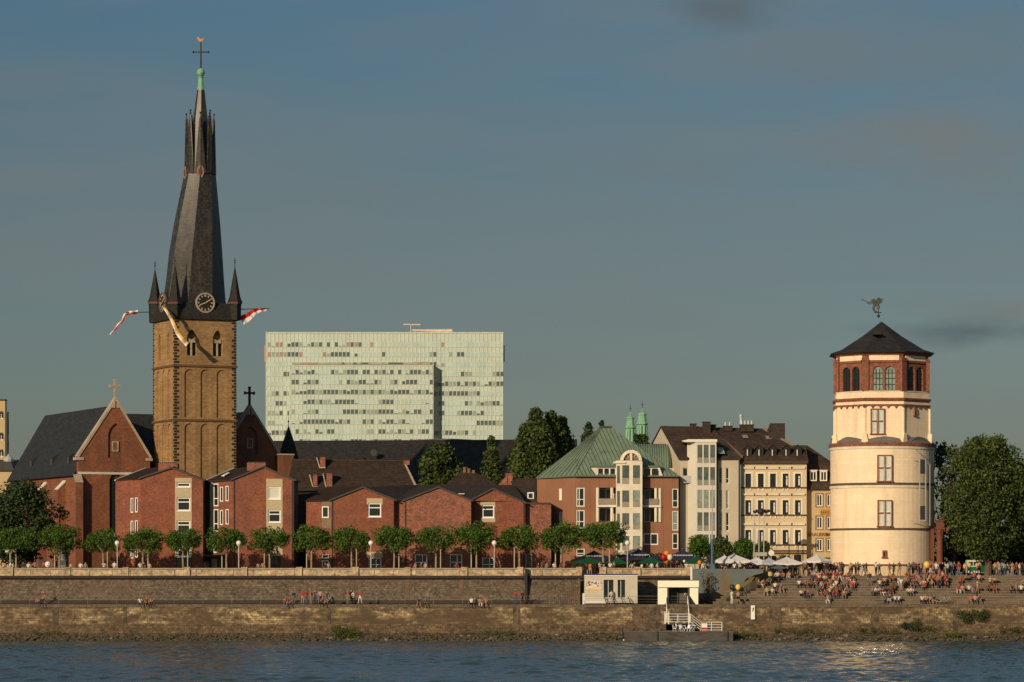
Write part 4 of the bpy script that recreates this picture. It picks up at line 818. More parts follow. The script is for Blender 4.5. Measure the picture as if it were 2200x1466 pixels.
b = MB(); b.hull6([P3(1110, 1082, 431), P3(1165, 1082, 431), P3(1165, 1029, 437), P3(1096, 1029, 437)], [P3(1110, 1082, 444), P3(1165, 1082, 444), P3(1165, 1028, 437.3), P3(1096, 1028, 437.3)]); b.build('roof', m_tile2, root)
b = MB(); b.box(X(1086, 437), X(1101, 437), 436.5, 437.7, Z(1045, 437), Z(1017, 437)); b.hull6([P3(1070, 1043, 436.4), P3(1090, 1043, 436.4), P3(1090, 1020, 436.4)], [P3(1070, 1043, 437.6), P3(1090, 1043, 437.6), P3(1090, 1020, 437.6)]); b.build('chimney', m_brick2, root)
b = MB(); b.box(X(1128, 433), X(1152, 433), 432.2, 436, Z(1076, 433), Z(1054, 433)); b.build('dormer', m_dslate, root)
pl = Plane(1128, 432.2, 1152, 432.2); window(root, pl.M, pl.rect(1133, 1147, 1058, 1073), ft=.15, y=-.01, dp=.06)

# ---------------------------------------------------------------- office tower far behind
YD = 1290; root = thing('office_tower', 'pale glass slab office tower of three thin slabs standing far behind the roofs', 'office building', (X(826, YD), YD, ZP))
bay = 8.47; random.seed(21)
b = MB(); b.box(X(571, YD), X(1081.5, YD), YD, YD+14, ZP, Z(716, YD)); b.build('rear_slab', m_hspan, root)
b = MB(); b.box(X(623, YD), X(932, YD), YD-5, YD-.5, ZP, Z(786, YD-5)); b.build('front_slab', m_hspan, root)
b = MB(); b.hull6([P3(932, 786, YD-4.8), P3(932.4, 786, YD-4.8), P3(932.4, 1240, YD-4.8), P3(932, 1240, YD-4.8)], [P3(932, 786, YD-.5), P3(946, 798, YD-.5), P3(946, 1240, YD-.5), P3(932, 1240, YD-.5)]); b.build('link_glazing', m_hside, root)
b = MB(); b.box(X(571, YD), X(1081.5, YD), YD-.3, YD+14.3, Z(716, YD), Z(714, YD)); b.box(X(622, YD-5), X(932, YD-5), YD-5.3, YD-.5, Z(786, YD-5), Z(784, YD-5)); b.build('parapet', m_hmull, root)
b = MB(); b.box(X(628, YD), X(925, YD), YD-3, YD-.3, Z(784, YD), Z(780, YD)); b.build('roof_gallery', m_hgrey, root)
for ga_, gb_, gm_ in ((649, 682, m_hred), (735, 740, m_hdark), (760, 766, m_hdark), (776, 791, m_hdark), (835, 866, m_hdark), (897, 905, m_hred)): b = MB(); b.box(X(ga_, YD), X(gb_, YD), YD-3.2, YD-3, Z(783.8, YD), Z(780.2, YD)); b.build('gallery_window', gm_, root)
b = MB()
b.cyl(P3(885, 710, YD+6), P3(972, 712, YD+6), .35, .9, 8); b.cyl(P3(884, 698, YD+8), P3(903, 698, YD+8), .3, .3, 6); b.cyl(P3(866, 697.5, YD+8), P3(881, 697.5, YD+8), .3, .3, 6)
for px in (892, 960): b.cyl(P3(px, 716, YD+6), P3(px, 710, YD+6), .2, .2, 6)
b.cyl(P3(882.5, 716, YD+8), P3(882.5, 697, YD+8), .15, .15, 6); b.build('rooftop_mast', mat('pale_mast', (.62, .52, .40)), root)
for s, px in ((-1, 569), (1, 1083)):
    b = MB(); b.hull6([P3(px-1.2*s*0-1.5, 778, YD+3), P3(px+1.5, 778, YD+3), P3(px+1.5, 742, YD+3), P3(px-1.5, 742, YD+3)], [P3(px-1.5, 772, YD+9), P3(px+1.5, 772, YD+9), P3(px+1.5, 748, YD+9), P3(px-1.5, 748, YD+9)]); b.build('end_sign', m_hred if s < 0 else m_hmull, root)
rows_b = [735.7, 756.8, 778, 799, 820, 840.8, 861.9, 882.8, 904, 925]; rows_f = [794.8, 816.3, 837.6, 858.8, 880, 901.4, 922.6, 943.8]
mb_bl = MB(); mb_m = MB(); dark = []; cols = {}
for rows, Y, x0, x1 in ((rows_b, YD, 572, 1081), (rows_f, YD-5, 623.5, 931.5)):
    for ri, py in enumerate(rows):
        mb_bl.box(X(x0, Y), X(x1, Y), Y-.12, Y, Z(py+10, Y), Z(py, Y)); mb_m.box(X(x0, Y), X(x1, Y), Y-.2, Y-.12, Z(py+10.3, Y), Z(py+9.9, Y))
        px = x0+3.2; run = 0; on = False
        dens = ([.24, .32, .14, .42, .3, .5, .5, .5, .5, .36] if Y == YD else [.97, .55, .94, .7, .85, .62, .5, .66])[ri]
        while px+6 < x1:
            if run <= 0: on = random.random() < dens; run = random.choice((1, 2, 3, 4, 6, 9) if on else (1, 2, 3, 5))
            run -= 1
            hid = Y == YD and 618 < px < 945 and py > 779
            if on and not hid and random.random() < .93:
                k = random.random(); hgt = 10 if k < .8 else random.choice((2, 4, 7)); typ = m_hdark if random.random() < .72 else m_hgrey
                if Y == YD and ri < 3 and random.random() < .3 : typ = m_hred
                dark.append((px, py+10-hgt, py+10, Y, typ))
            px += bay
    k = x0
    while k < x1: mb_m.box(X(k, Y)-.11, X(k, Y)+.11, Y-.16, Y, Z(950, Y), Z(716 if Y == YD else 786, Y)); k += bay
mb_bl.build('blind_band', m_hblind, root); mb_m.build('mullions', m_hmull, root)
dark.sort(key=lambda d: -(d[2]-d[1])); rest = {}
for i, (px, a, c, Y, ty) in enumerate(dark):
    if i < 100:
        b = MB(); b.box(X(px, Y), X(px+6.6, Y), Y-.2, Y-.121, Z(c-.4, Y), Z(a, Y)); b.build('window', ty, root)
    else: rest.setdefault(ty, MB()).box(X(px, Y), X(px+6.6, Y), Y-.2, Y-.121, Z(c-.4, Y), Z(a, Y))
allr = MB(); mats_ = list(rest)
for i, ty in enumerate(mats_):
    r = rest[ty]; n = len(allr.V); allr.V += r.V; allr.Fc += [tuple(j+n for j in f_) for f_ in r.Fc]; allr.MI += [i]*len(r.Fc)
o = allr.build('windows', mats_, root); o['kind'] = 'stuff'
# ---------------------------------------------------------------- green-roofed brick building
YG = 426; root = thing('green_roof_building', 'red brown apartment building with green copper hipped roof and white arched bay', 'building', (X(1300, YG), YG, ZP))
ztop = Z(1023, YG)
lp = Plane(1154, YG+5.5, 1236, YG+.2); fp = Plane(1236, YG+.2, 1458, YG+.6)
def holes(pl, L_): return [pl.rect(*w[:4]) for w in L_]
def loggia(M, r, d=1.8):
    return r
lw = [(1201, 1207, 1050, 1075), (1201, 1207, 1100, 1119), (1232, 1235.5, 1050, 1051)][:2]
b = MB(); b.M = lp.M; h = holes(lp, lw); b.facade(0, lp.len, ZP, ztop, h, .3); b.build('side_wall', m_cladding, root)
for r in h: window(root, lp.M, r, ft=.1, y=.12, dp=.1, gm=m_offw)
fw = [(1238, 1256, 1048, 1089), (1238, 1256, 1096, 1136), (1238, 1256, 1179, 1195), (1444, 1457, 1050, 1091), (1444, 1457, 1098, 1140), (1444, 1457, 1146, 1180), (1382, 1414, 1146, 1171)]
lo = [(1281, 1326, 1048, 1122), (1379, 1420, 1049, 1122)]
b = MB(); b.M = fp.M; h = holes(fp, fw); hl = holes(fp, lo); b.facade(0, fp.len, ZP, ztop, h, .25)
b = MB(); b.M = fp.M
# walls with two depths: windows .25, loggias 1.9
us = h+hl; nb = MB(); nb.M = fp.M
uu = sorted({0, fp.len, *[x for r in us for x in r[:2]]}); vv = sorted({ZP, ztop, *[x for r in us for x in r[2:]]})
for i in range(len(uu)-1):
    for j in range(len(vv)-1):
        cu, cv = (uu[i]+uu[i+1])/2, (vv[j]+vv[j+1])/2
        if not any(r[0] < cu < r[1] and r[2] < cv < r[3] for r in us): nb.poly([(uu[i], 0, vv[j]), (uu[i+1], 0, vv[j]), (uu[i+1], 0, vv[j+1]), (uu[i], 0, vv[j+1])])
for rs_, d in ((h, .25), (hl, 1.9)):
    for (a, c, e0, e1) in rs_:
        nb.poly([(a, 0, e0), (c, 0, e0), (c, d, e0), (a, d, e0)]); nb.poly([(a, 0, e1), (a, d, e1), (c, d, e1), (c, 0, e1)]); nb.poly([(a, 0, e0), (a, d, e0), (a, d, e1), (a, 0, e1)]); nb.poly([(c, 0, e0), (c, 0, e1), (c, d, e1), (c, d, e0)]); nb.poly([(a, d, e0), (c, d, e0), (c, d, e1), (a, d, e1)])
nb.poly([(fp.len, 0, ZP), (fp.len, 14, ZP), (fp.len, 14, ztop), (fp.len, 0, ztop)]); nb.build('front_wall', m_cladding, root)
for i, r in enumerate(h):
    if i in (0, 1): window(root, fp.M, r, m_offw, m_glass, ft=.14, mull=(.36,), trans=(.38,), y=.14, dp=.1)
    elif i < 6: window(root, fp.M, r, m_offw, m_gglass if i in (4,) else m_glass, ft=.12, trans=(.36,), y=.14, dp=.1)
    else: window(root, fp.M, r, ft=.14, mull=(.5,), y=.14, dp=.1)
for i, r in enumerate(hl):
    mid = (r[2]+r[3])/2-.15
    for (a, c) in ((r[2], mid-.15), (mid+.15, r[3])):
        window(root, fp.M, (r[0]+.35, r[1]-.3, a+.02, c-.05), ft=.14, mull=(.45, .8) if i else (.5,), y=1.85, dp=.1, name='balcony_door')
    b = MB(); b.M = fp.M; b.box(r[0]+.02, r[1]-.02, -.35, 1.85, mid-.13, mid+.13); sl_ = b.build('balcony', m_offw, root)
    b = MB(); b.M = fp.M; b.box(r[0]+.3, r[1]-.3, -.33, -.28, mid+.15, mid+.95); b.build('balcony_rail', mat('glass_balustrade', (.30, .24, .20), fine=.1, rough=.3, ns=3), sl_)
    cols_ = (1284, 1314.5) if i == 0 else (1409, 1418)
    for c in cols_:
        u = fp.u(c); b = MB(); b.M = fp.M; b.cyl((u, -.02, r[2]+.01), (u, -.02, r[3]-.01), .2, .2, 10); b.build('column', m_trim, root)
# white arched bay
Yb = YG-1.3; bp_ = Plane(1324, Yb, 1380, Yb); bw = bp_.len
rw = []
for (a, c) in ((996, 1040), (1050, 1090), (1099, 1138), (1148, 1183)):
    for (x0, x1) in ((1337, 1352), (1360, 1375)): rw.append((x0, x1, a+4, c))
    rw.append((1326, 1332, a+5, c-1))
hb = holes(bp_, rw); b = MB(); b.M = bp_.M; zb0 = Z(1192, Yb); zb1 = Z(990, Yb); b.facade(0, bw, zb0, zb1, hb, .18)
b.poly([(0, 0, zb0), (0, 2, zb0), (0, 2, zb1), (0, 0, zb1)]); b.poly([(bw, 0, zb0), (bw, 0, zb1), (bw, 2, zb1), (bw, 2, zb0)]); b.poly([(0, 0, zb0), (bw, 0, zb0), (bw, 2, zb0), (0, 2, zb0)])
b.hull6([(0, 0, zb0), (bw, 0, zb0), (bw, 2, zb0), (0, 2, zb0)], [(.8, .9, zb0-1.5), (bw-.3, .9, zb0-1.5), (bw-.3, 2, zb0-1.5), (.8, 2, zb0-1.5)]) if False else None
bay_ = b.build('bay', m_trim, root)
for i, r in enumerate(hb): window(bay_, bp_.M, r, m_offw, m_glass if i not in (7, 5) else m_gglass, ft=.1, trans=(.33,), y=.12, dp=.08) if False else None
for i, r in enumerate(hb):
    bb = MB(); bb.M = bp_.M; bb.box(r[0]+.03, r[1]-.03, .1, .16, r[2]+.03, r[3]-.03); bb.build('pane', m_gglass if i in (4, 7, 10) else m_ggr, bay_)
    if i % 3 != 2:
        bb = MB(); bb.M = bp_.M; bb.box(r[0]+.02, r[1]-.02, .04, .08, r[2]+.02, r[2]+(r[3]-r[2])*.32); bb.build('glass_rail', mat('frosted_rail', (.33, .27, .22), fine=.1, ns=3), bay_)
b = MB(); b.M = bp_.M; b.box(-.35, bw*.36, -.18, 2.2, Z(996, Yb), Z(992, Yb)); b.build('cornice', m_trim, root)
# arched head
cxp, r_o, r_i = bp_.u(1356), 23*Yb/F, 16.5*Yb/F; zc0 = Z(990, Yb); b = MB(); b.M = bp_.M; k = 20
Po = [(cxp+r_o*math.cos(math.pi*i/k), zc0+.001+r_o*math.sin(math.pi*i/k)) for i in range(k+1)]; Pi = [(cxp+r_i*math.cos(math.pi*i/k), zc0+.001+r_i*math.sin(math.pi*i/k)) for i in range(k+1)]
for i in range(k): b.hull6([(Po[i][0], -.12, Po[i][1]), (Po[i+1][0], -.12, Po[i+1][1]), (Pi[i+1][0], -.12, Pi[i+1][1]), (Pi[i][0], -.12, Pi[i][1])], [(Po[i][0], 3.4, Po[i][1]), (Po[i+1][0], 3.4, Po[i+1][1]), (Pi[i+1][0], 3.4, Pi[i+1][1]), (Pi[i][0], 3.4, Pi[i][1])])
b.box(cxp-.14, cxp+.14, -.06, .3, zc0, zc0+r_i*.99); ar_ = b.build('arched_head', m_trim, root)
b = MB(); b.M = bp_.M; b.poly([(cxp-r_i, .2, zc0)]+[(p[0], .2, p[1]) for p in Pi[::-1]]+[(cxp+r_i, .2, zc0)]); b.build('pane', mat('fanlight_glass', (.20, .15, .115), rough=.2, fine=0), ar_)
b = MB(); b.M = bp_.M
for i in range(1, 7):
    a = math.pi*i/7; b.extr([(cxp+.5*math.cos(a)-.03, .1, zc0+.5*math.sin(a)), (cxp+.5*math.cos(a)+.03, .1, zc0+.5*math.sin(a)), (cxp+r_i*math.cos(a)+.03, .1, zc0+r_i*math.sin(a)), (cxp+r_i*math.cos(a)-.03, .1, zc0+r_i*math.sin(a))], (0, .08, 0))
b.build('glazing_bars', m_offw, ar_)
# copper roof
AP = [P3(1291, 919, YG+7.5), P3(1314, 919, YG+7.5), P3(1314, 919, YG+9), P3(1291, 919, YG+9)]
ev = [P3(1157, 1027, YG+5.2), P3(1234, 1022.5, YG-.1), P3(1460, 1023, YG+.3), P3(1460, 1023, YG+15), P3(1150, 1027, YG+15)]
b = MB()
b.poly([ev[0], ev[1], AP[0]]); b.poly([ev[1], ev[2], AP[1], AP[0]]); b.poly([ev[2], ev[3], AP[2], AP[1]]); b.poly([ev[3], ev[4], AP[3], AP[2]]); b.poly([ev[4], ev[0], AP[0], AP[3]]); b.poly(AP)
# flare: make the right slope bend like the photo (second skin between apex, (1418,1000) and the eave)
roofo = b.build('roof', m_copper, root)
b = MB()
def seam(p, q_, w=.045): 
    p, q_ = Vector(p), Vector(q_); b.cyl(p, q_, w, w*.8, 4)
n = 26
for i in range(n+1):
    t = i/n; e_ = Vector(ev[1]).lerp(Vector(ev[2]), t); a_ = Vector(AP[0]).lerp(Vector(AP[1]), t)
    # seams run straight up the slope: parallel until they meet the hips
    up = ((Vector(AP[0])+Vector(AP[1]))/2-(Vector(ev[1])+Vector(ev[2]))/2); up.x = 0
    hl_ = (Vector(AP[0])-Vector(ev[1])); hr_ = (Vector(AP[1])-Vector(ev[2]))
    up.x = -2.6; s_ = min(1.0, (e_.x-ev[1][0])/(2.6+AP[0][0]-ev[1][0]), (ev[2][0]-e_.x)/((ev[2][0]-AP[1][0])-2.6))
    if s_ > .03: seam(e_+Vector((0, -.03, .05)), e_+up*s_+Vector((0, -.03, .05)))
for i in range(8):
    t = i/8; e_ = Vector(ev[0]).lerp(Vector(ev[1]), t); seam(e_+Vector((-.03, 0, .05)), e_.lerp(Vector(AP[0]), 1-.02)+Vector((-.03, 0, .05)), .05)
seam(ev[1], AP[0], .1); b.build('standing_seams', m_copseam, roofo)
b = MB(); b.box(X(1290, YG+8), X(1315, YG+8), YG+7.3, YG+9.2, Z(919.5, YG+8), Z(916, YG+8)); b.build('roof_cap', m_zinc, root)
b = MB(); b.hull6([P3(1153, 1029, YG+5.2), P3(1235, 1024.5, YG-.3), P3(1460, 1025, YG+.1), P3(1460, 1025, YG+1)], [P3(1153, 1027, YG+5.2), P3(1235, 1022, YG-.3), P3(1460, 1022.7, YG+.1), P3(1460, 1022.7, YG+1)]); b.build('gutter', m_copseam, root)
for (x0, x1, n_, side) in ((1269, 1323, (.33, .66), 0), (1381, 1417, (.5,), 1)):   # glazed dormers
    pd = Plane(x0, YG+.15, x1, YG+.15); za, zb_ = Z(1022, YG), Z(1004, YG); b = MB(); b.M = pd.M
    b.box(-.1, pd.len+.1, -.2, 3.2, zb_, zb_+.22); dm = b.build('dormer', m_copseam, root)
    if side == 0: b = MB(); b.M = pd.M; b.extr([(0, .0, zb_), (.9, .0, zb_), (.95, .0, za), (.75, .0, za)], (0, .15, 0)); b.build('dormer_cheek', m_trim, dm)
    else: b = MB(); b.M = pd.M; b.extr([(pd.len-.3, .0, zb_), (pd.len, .0, zb_), (pd.len+.4, .0, za), (pd.len+.1, .0, za)], (0, .15, 0)); b.build('dormer_cheek', m_trim, dm)
    window(dm, pd.M, (.9 if side == 0 else .0, pd.len, za+.02, zb_), ft=.12, mull=n_, y=.25, dp=.1) if False else None
    b = MB(); b.M = pd.M; b.box(.9 if side == 0 else 0, pd.len, .18, .24, za, zb_); b.build('pane', m_glass, dm)
    b = MB(); b.M = pd.M; u0 = .9 if side == 0 else 0
    for kk in (0,)+n_+(1,): c = u0+(pd.len-u0)*kk; b.box(c-.09, c+.09, .06, .17, za, zb_)
    b.box(u0, pd.len, .05, .16, zb_-.16, zb_-.001); b.build('frame', m_offw, dm)
    b = MB(); b.M = pd.M; b.box(-.1, pd.len+.1, .3, 3, za, zb_-.01); b.build('dormer_body', m_copseam, dm)
# barrel vault of copper behind, right
Yv = YG+4.2; x0, x1 = X(1352, Yv), X(1436, Yv); zb_, zt = Z(1006, Yv), Z(952, Yv); rr = zt-zb_
b = MB(); k = 12; prof_ = [(Yv+rr*(1-math.cos(math.pi*i/(2*k)))*1.1-rr*.0, zb_+rr*math.sin(math.pi*i/(2*k))) for i in range(k+1)]
ring0 = [(x0, y, z) for y, z in prof_]; ring1 = [(x1, y, z) for y, z in prof_]
for i in range(k): b.poly([ring0[i], ring1[i], ring1[i+1], ring0[i+1]])
kk = 10   # rounded right end
for i in range(k):
    for j in range(kk):
        a0, a1 = math.pi/2*j/kk, math.pi/2*(j+1)/kk
        f_ = lambda ii, a: (x1+(1-math.cos(math.pi/2*(1-ii/k)))*0+ (prof_[-1][0]-prof_[ii][0])*.22*math.sin(a), prof_[-1][0]-(prof_[-1][0]-prof_[ii][0])*math.cos(a), prof_[ii][1])
        b.poly([f_(i, a0), f_(i, a1), f_(i+1, a1), f_(i+1, a0)])
v_ = b.build('vault_roof', m_copper, root)
b = MB()
for i in range(18):
    x = x0+(x1-x0)*i/17; b.tube([(x, y-.03, z+.03) for y, z in prof_], [.06]*(k+1), 4)
b.build('vault_seams', m_copseam, v_)
b = MB(); b.box(x0, x1+1, Yv+.05, Yv+6, ZP, zb_); b.build('rear_wall', m_cream, root)

# ---------------------------------------------------------------- grey cream modern house
YH_ = 428.2; root = thing('apartment_house', 'grey cream modern apartment house with a tall white glazed bay', 'house', (X(1525, YH_), YH_, ZP))
hp = Plane(1461, YH_, 1590, YH_); zE_ = Z(984, YH_)
wn = []
for (a, c) in ((1005, 1039), (1053, 1093), (1101, 1141), (1149, 1180)):
    wn += [(1544, 1551.5, a, c), (1559.5, 1566.5, a, c)]
lg = [(1467, 1488, 1005, 1036)]
hw = holes(hp, wn+lg); b = MB(); b.M = hp.M; b.facade(0, hp.len, ZP, zE_, hw, .3)
b.build('front_wall', m_creamd, root)
for i, r in enumerate(hw[:-1]): window(root, hp.M, r, m_offw, m_gglass if i in (2, 3, 4) else m_glass, ft=.08, trans=(.3,), y=.2, dp=.08)
window(root, hp.M, hw[-1], m_offw, m_glass, ft=.1, mull=(.5,), y=.28, dp=.1, name='corner_window')
b = MB(); r = hw[-1]; b.M = hp.M; b.box(r[0]-.1, r[1], -.5, -.4, r[2], r[2]+.8); b.box(r[0]-.1, r[1], -.5, 0, r[2]-.12, r[2]); b.build('balcony', m_steel, root)
m_bay = mat('ivory_bay_panel', (.56, .53, .43), (.50, .47, .38), fine=.06)
# gable side seen to the left (runs back and left)
bk = Vector(P3(1383, 984, YH_+13)); fr = Vector(P3(1461, 984, YH_)); rd_ = Vector(P3(1422, 917, YH_+6.5))
b = MB(); b.poly([(bk.x, bk.y, ZP), (fr.x, fr.y, ZP), (fr.x, fr.y, zE_), (rd_.x, rd_.y, rd_.z), (bk.x, bk.y, zE_)]); b.build('gable_wall', m_creamd, root)
R1 = Vector(P3(1530, 917, YH_+6.5)); E1 = Vector(P3(1592, 984, YH_-.2)); E0 = fr+Vector((-.15, -.25, -.05)); R0 = rd_+Vector((-.15, 0, .1)); B1 = Vector(P3(1500, 984, YH_+13)); B0 = bk
b = MB(); b.hull6([E0, E1, R1, R0], [p+Vector((0, .05, -.25)) for p in (E0, E1, R1, R0)]); b.poly([R0, R1, B1, B0]); b.build('roof', m_tile2, root)
Yq = YH_-1.2; qp = Plane(1496, Yq, 1539, Yq); qh = []
for (a, c) in ((956, 995), (1004, 1043), (1053, 1092), (1101, 1141), (1149, 1175)):
    for (p, q_) in ((1498.5, 1509), (1512, 1522.5), (1526, 1536.5)): qh.append((p, q_, a, c))
hq = holes(qp, qh); b = MB(); b.M = qp.M; zq0, zq1 = Z(1180, Yq), Z(950, Yq); b.facade(0, qp.len, zq0, zq1, hq, .12)
b.poly([(0, 0, zq0), (0, 0, zq1), (-1.1, 1.3, zq1), (-1.1, 1.3, zq0)]); b.poly([(qp.len, 0, zq0), (qp.len, 5, zq0), (qp.len, 5, zq1), (qp.len, 0, zq1)])
ba = b.build('bay', m_bay, root)
for i, r in enumerate(hq):
    bb = MB(); bb.M = qp.M; bb.box(r[0]+.02, r[1]-.02, .07, .11, r[2]+.02, r[3]-.02); bb.build('pane', m_gglass if i in (6, 7, 8, 11) else m_ggr, ba)
    bb = MB(); bb.M = qp.M; bb.box(r[0]+.02, r[1]-.02, .02, .05, r[2]+.02, r[2]+(r[3]-r[2])*.3); bb.build('glass_rail', mat('grey_rail_glass', (.25, .26, .22), fine=.1, ns=3), ba)
b = MB(); b.M = qp.M; b.extr([(-1.5, -.1, zq1), (qp.len+.1, -.1, zq1), (qp.len+.1, -.1, zq1+.35), (-1.0, -.1, zq1+.35), (-1.9, -.1, zq1+.15)], (0, 5, 0)); b.build('bay_roof', m_offw, root)
for px in (1540.5, 1588):
    b = MB(); b.cyl((X(px, YH_-.15), YH_-.15, ZP), (X(px, YH_-.15), YH_-.15, zE_), .09, .09, 6); b.build('downpipe', m_zinc, root)
b = MB(); b.hull6([P3(1543, 976, YH_-.1), P3(1558, 976, YH_-.1), P3(1553, 963, YH_+1.2), P3(1541, 963, YH_+1.2)], [P3(1543, 975, YH_-.4), P3(1558, 975, YH_-.4), P3(1553, 962, YH_+.9), P3(1541, 962, YH_+.9)]); b.build('skylight', m_gglass, root)
def chim(root, x0, x1, y0, y1, Y, m=m_darkst, pots=0):
    b = MB(); b.box(X(x0, Y), X(x1, Y), Y-.5, Y+.9, Z(y1, Y), Z(y0, Y)); b.box(X(x0-1, Y), X(x1+1, Y), Y-.6, Y+1, Z(y0, Y), Z(y0-1.5, Y)); c = b.build('chimney', m, root)
    for i in range(pots):
        bb = MB(); xx = X(x0+(x1-x0)*(i+.5)/pots, Y); bb.cyl((xx, Y+.2, Z(y0-1.5, Y)), (xx, Y+.2, Z(y0-10, Y)), .14, .12, 8); bb.build('chimney_pot', m_steel, c)
m_dchim = mat('dark_chimney_brick', (.05, .037, .03), brick=(.3, .12, .02, .6, .3), fine=.3)
chim(root, 1483, 1496, 912, 921, YH_+6.4, m_dchim); chim(root, 1510, 1526, 908, 932, YH_+5.5, m_dchim); chim(root, 1527, 1538, 914, 922, YH_+6.6, m_dchim)

# ---------------------------------------------------------------- cream facade house with dormers
YI = 429.2; root = thing('townhouse', 'cream stucco townhouse with three rows of five windows and slate dormers', 'house', (X(1663, YI), YI, ZP))
ip = Plane(1592, YI, 1733, YI); zE_ = Z(992, YI); cxs = (1607.4, 1634.6, 1660.6, 1687.8, 1714.2); wn = []
for (a, c) in ((1018, 1048), (1075, 1106), (1139, 1170)):
    for cx in cxs: wn.append((cx-6.2, cx+6.2, a, c))
gd = [(1600, 1614, 1195, 1239), (1626, 1645, 1192, 1239), (1654, 1668, 1195, 1239), (1682, 1696, 1195, 1239), (1706, 1722, 1192, 1239)]
hi_ = holes(ip, wn); hg = [(r[0], r[1], ZP+.02, r[3]) for r in holes(ip, gd)]; zg = Z(1184, YI)
b = MB(); b.M = ip.M; b.facade(0, ip.len, zg, zE_, hi_, .28); b.poly([(ip.len, 0, ZP), (ip.len, 10, ZP), (ip.len, 10, zE_), (ip.len, 0, zE_)]); b.build('front_wall', m_cream, root)
b = MB(); b.M = ip.M; b.facade(0, ip.len, ZP, zg, hg, .3); b.build('ground_floor_wall', m_ochre, root)
for r in hi_:
    w = window(root, ip.M, r, m_iron, m_glass, ft=.07, mull=(.5,), trans=(.66,), y=.2, dp=.06)
    b = MB(); b.M = ip.M; b.box(r[0]-.24, r[0], -.06, .0, r[2], r[3]+.2); b.box(r[1], r[1]+.24, -.06, .0, r[2], r[3]+.2); b.box(r[0], r[1], -.06, .0, r[3], r[3]+.2); b.build('surround', m_trim, w)
    b = MB(); b.M = ip.M; b.box(r[0]-.5, r[1]+.5, -.22, -.0, r[3]+.62, r[3]+.78); b.box(r[0]-.55, r[1]+.55, -.27, 0, r[3]+.78, r[3]+.84); b.build('hood_mould', m_dline if False else m_trim, w)
    cu = random.random()
    if cu < .6:
        b = MB(); b.M = ip.M; b.box(r[0]+.45, r[0]+.62, .16, .198, r[2]+.3, r[3]-.3); b.build('curtain', m_wcl, w)
for r in hg: window(root, ip.M, r, m_iron, m_glass, ft=.08, mull=(.5,), trans=(.75,), y=.25, dp=.06, name='shop_window')
for py in (1048.5, 1107.5, 1171.5, 1184): 
    b = MB(); b.M = ip.M; z = Z(py, YI); b.box(-.03, ip.len+.03, -.13, -.0, z-.06, z+.11); b.build('sill_band', m_dline, root)
    b = MB(); b.M = ip.M
    if py < 1180:
        for cx in cxs:
            for s in (-5, 5): u = ip.u(cx+s); b.box(u-.08, u+.08, -.1, 0, z-.36, z-.07)
        b.build('sill_bracket', m_trim, root)
b = MB(); b.M = ip.M; b.box(-.1, ip.len+.15, -.45, -.0, zE_-.25, zE_+.12); b.build('cornice', m_dline, root)
b = MB(); b.M = ip.M; zr = Z(924, YI+6); d = -4.9
b.hull6([(-.1, -.5, zE_+.12), (ip.len+.2, -.5, zE_+.12), (ip.len+.0, 1.9, Z(957, YI+1.9)), (-.1, 1.9, Z(957, YI+1.9))], [(-.1, 12, zE_), (ip.len+.2, 12, zE_), (ip.len, 10, Z(957, YI+1.9)), (-.1, 10, Z(957, YI+1.9))])
rl = ip.u(1530)+.2; b.hull6([(-2.0, 1.9, Z(957, YI+1.9)), (ip.u(1707), 1.9, Z(957, YI+1.9)), (ip.u(1650), 6.5, Z(921, YI+6.5)), (ip.u(1531), 6.5, Z(918, YI+6.5))], [(-2.0, 12, Z(957, YI+1.9)), (ip.u(1707), 12, Z(957, YI+1.9)), (ip.u(1650), 6.7, Z(921, YI+6.5)), (ip.u(1531), 6.7, Z(918, YI+6.5))])
b.hull6([(-2.0, 1.9, Z(957, YI+1.9)), (-.1, 1.9, Z(957, YI+1.9)), (-.1, -.4, zE_+.2)], [(-2.0, 4, Z(957, YI+1.9)), (-.1, 4, Z(957, YI+1.9)), (-.1, 4, zE_+.2)])
b.build('roof', m_tile2, root)
b = MB(); b.M = ip.M; b.hull6([(ip.u(1527), 6.3, Z(919, YI+6.3)), (ip.u(1531), 6.3, Z(919, YI+6.3)), (.2, -.5, zE_+.4), (-.1, -.5, zE_+.4)], [(ip.u(1527), 6.3, Z(916, YI+6.3)), (ip.u(1531), 6.3, Z(916, YI+6.3)), (.2, -.5, zE_+.75), (-.1, -.5, zE_+.75)]); b.build('fire_wall_coping', mat('tan_coping_tile', (.17, .12, .075), fine=.3), root)
b = MB(); b.M = ip.M; b.hull6([(ip.u(1646), 6.3, Z(922, YI+6.3)), (ip.u(1650), 6.3, Z(922, YI+6.3)), (ip.u(1707), 1.8, Z(958, YI+1.8)), (ip.u(1703), 1.8, Z(958, YI+1.8))], [(ip.u(1646), 6.3, Z(919, YI+6.3)), (ip.u(1650), 6.3, Z(919, YI+6.3)), (ip.u(1707), 1.8, Z(955, YI+1.8)), (ip.u(1703), 1.8, Z(955, YI+1.8))]); b.build('fire_wall_coping', mat('pale_coping_tile', (.24, .17, .11), fine=.3), root)
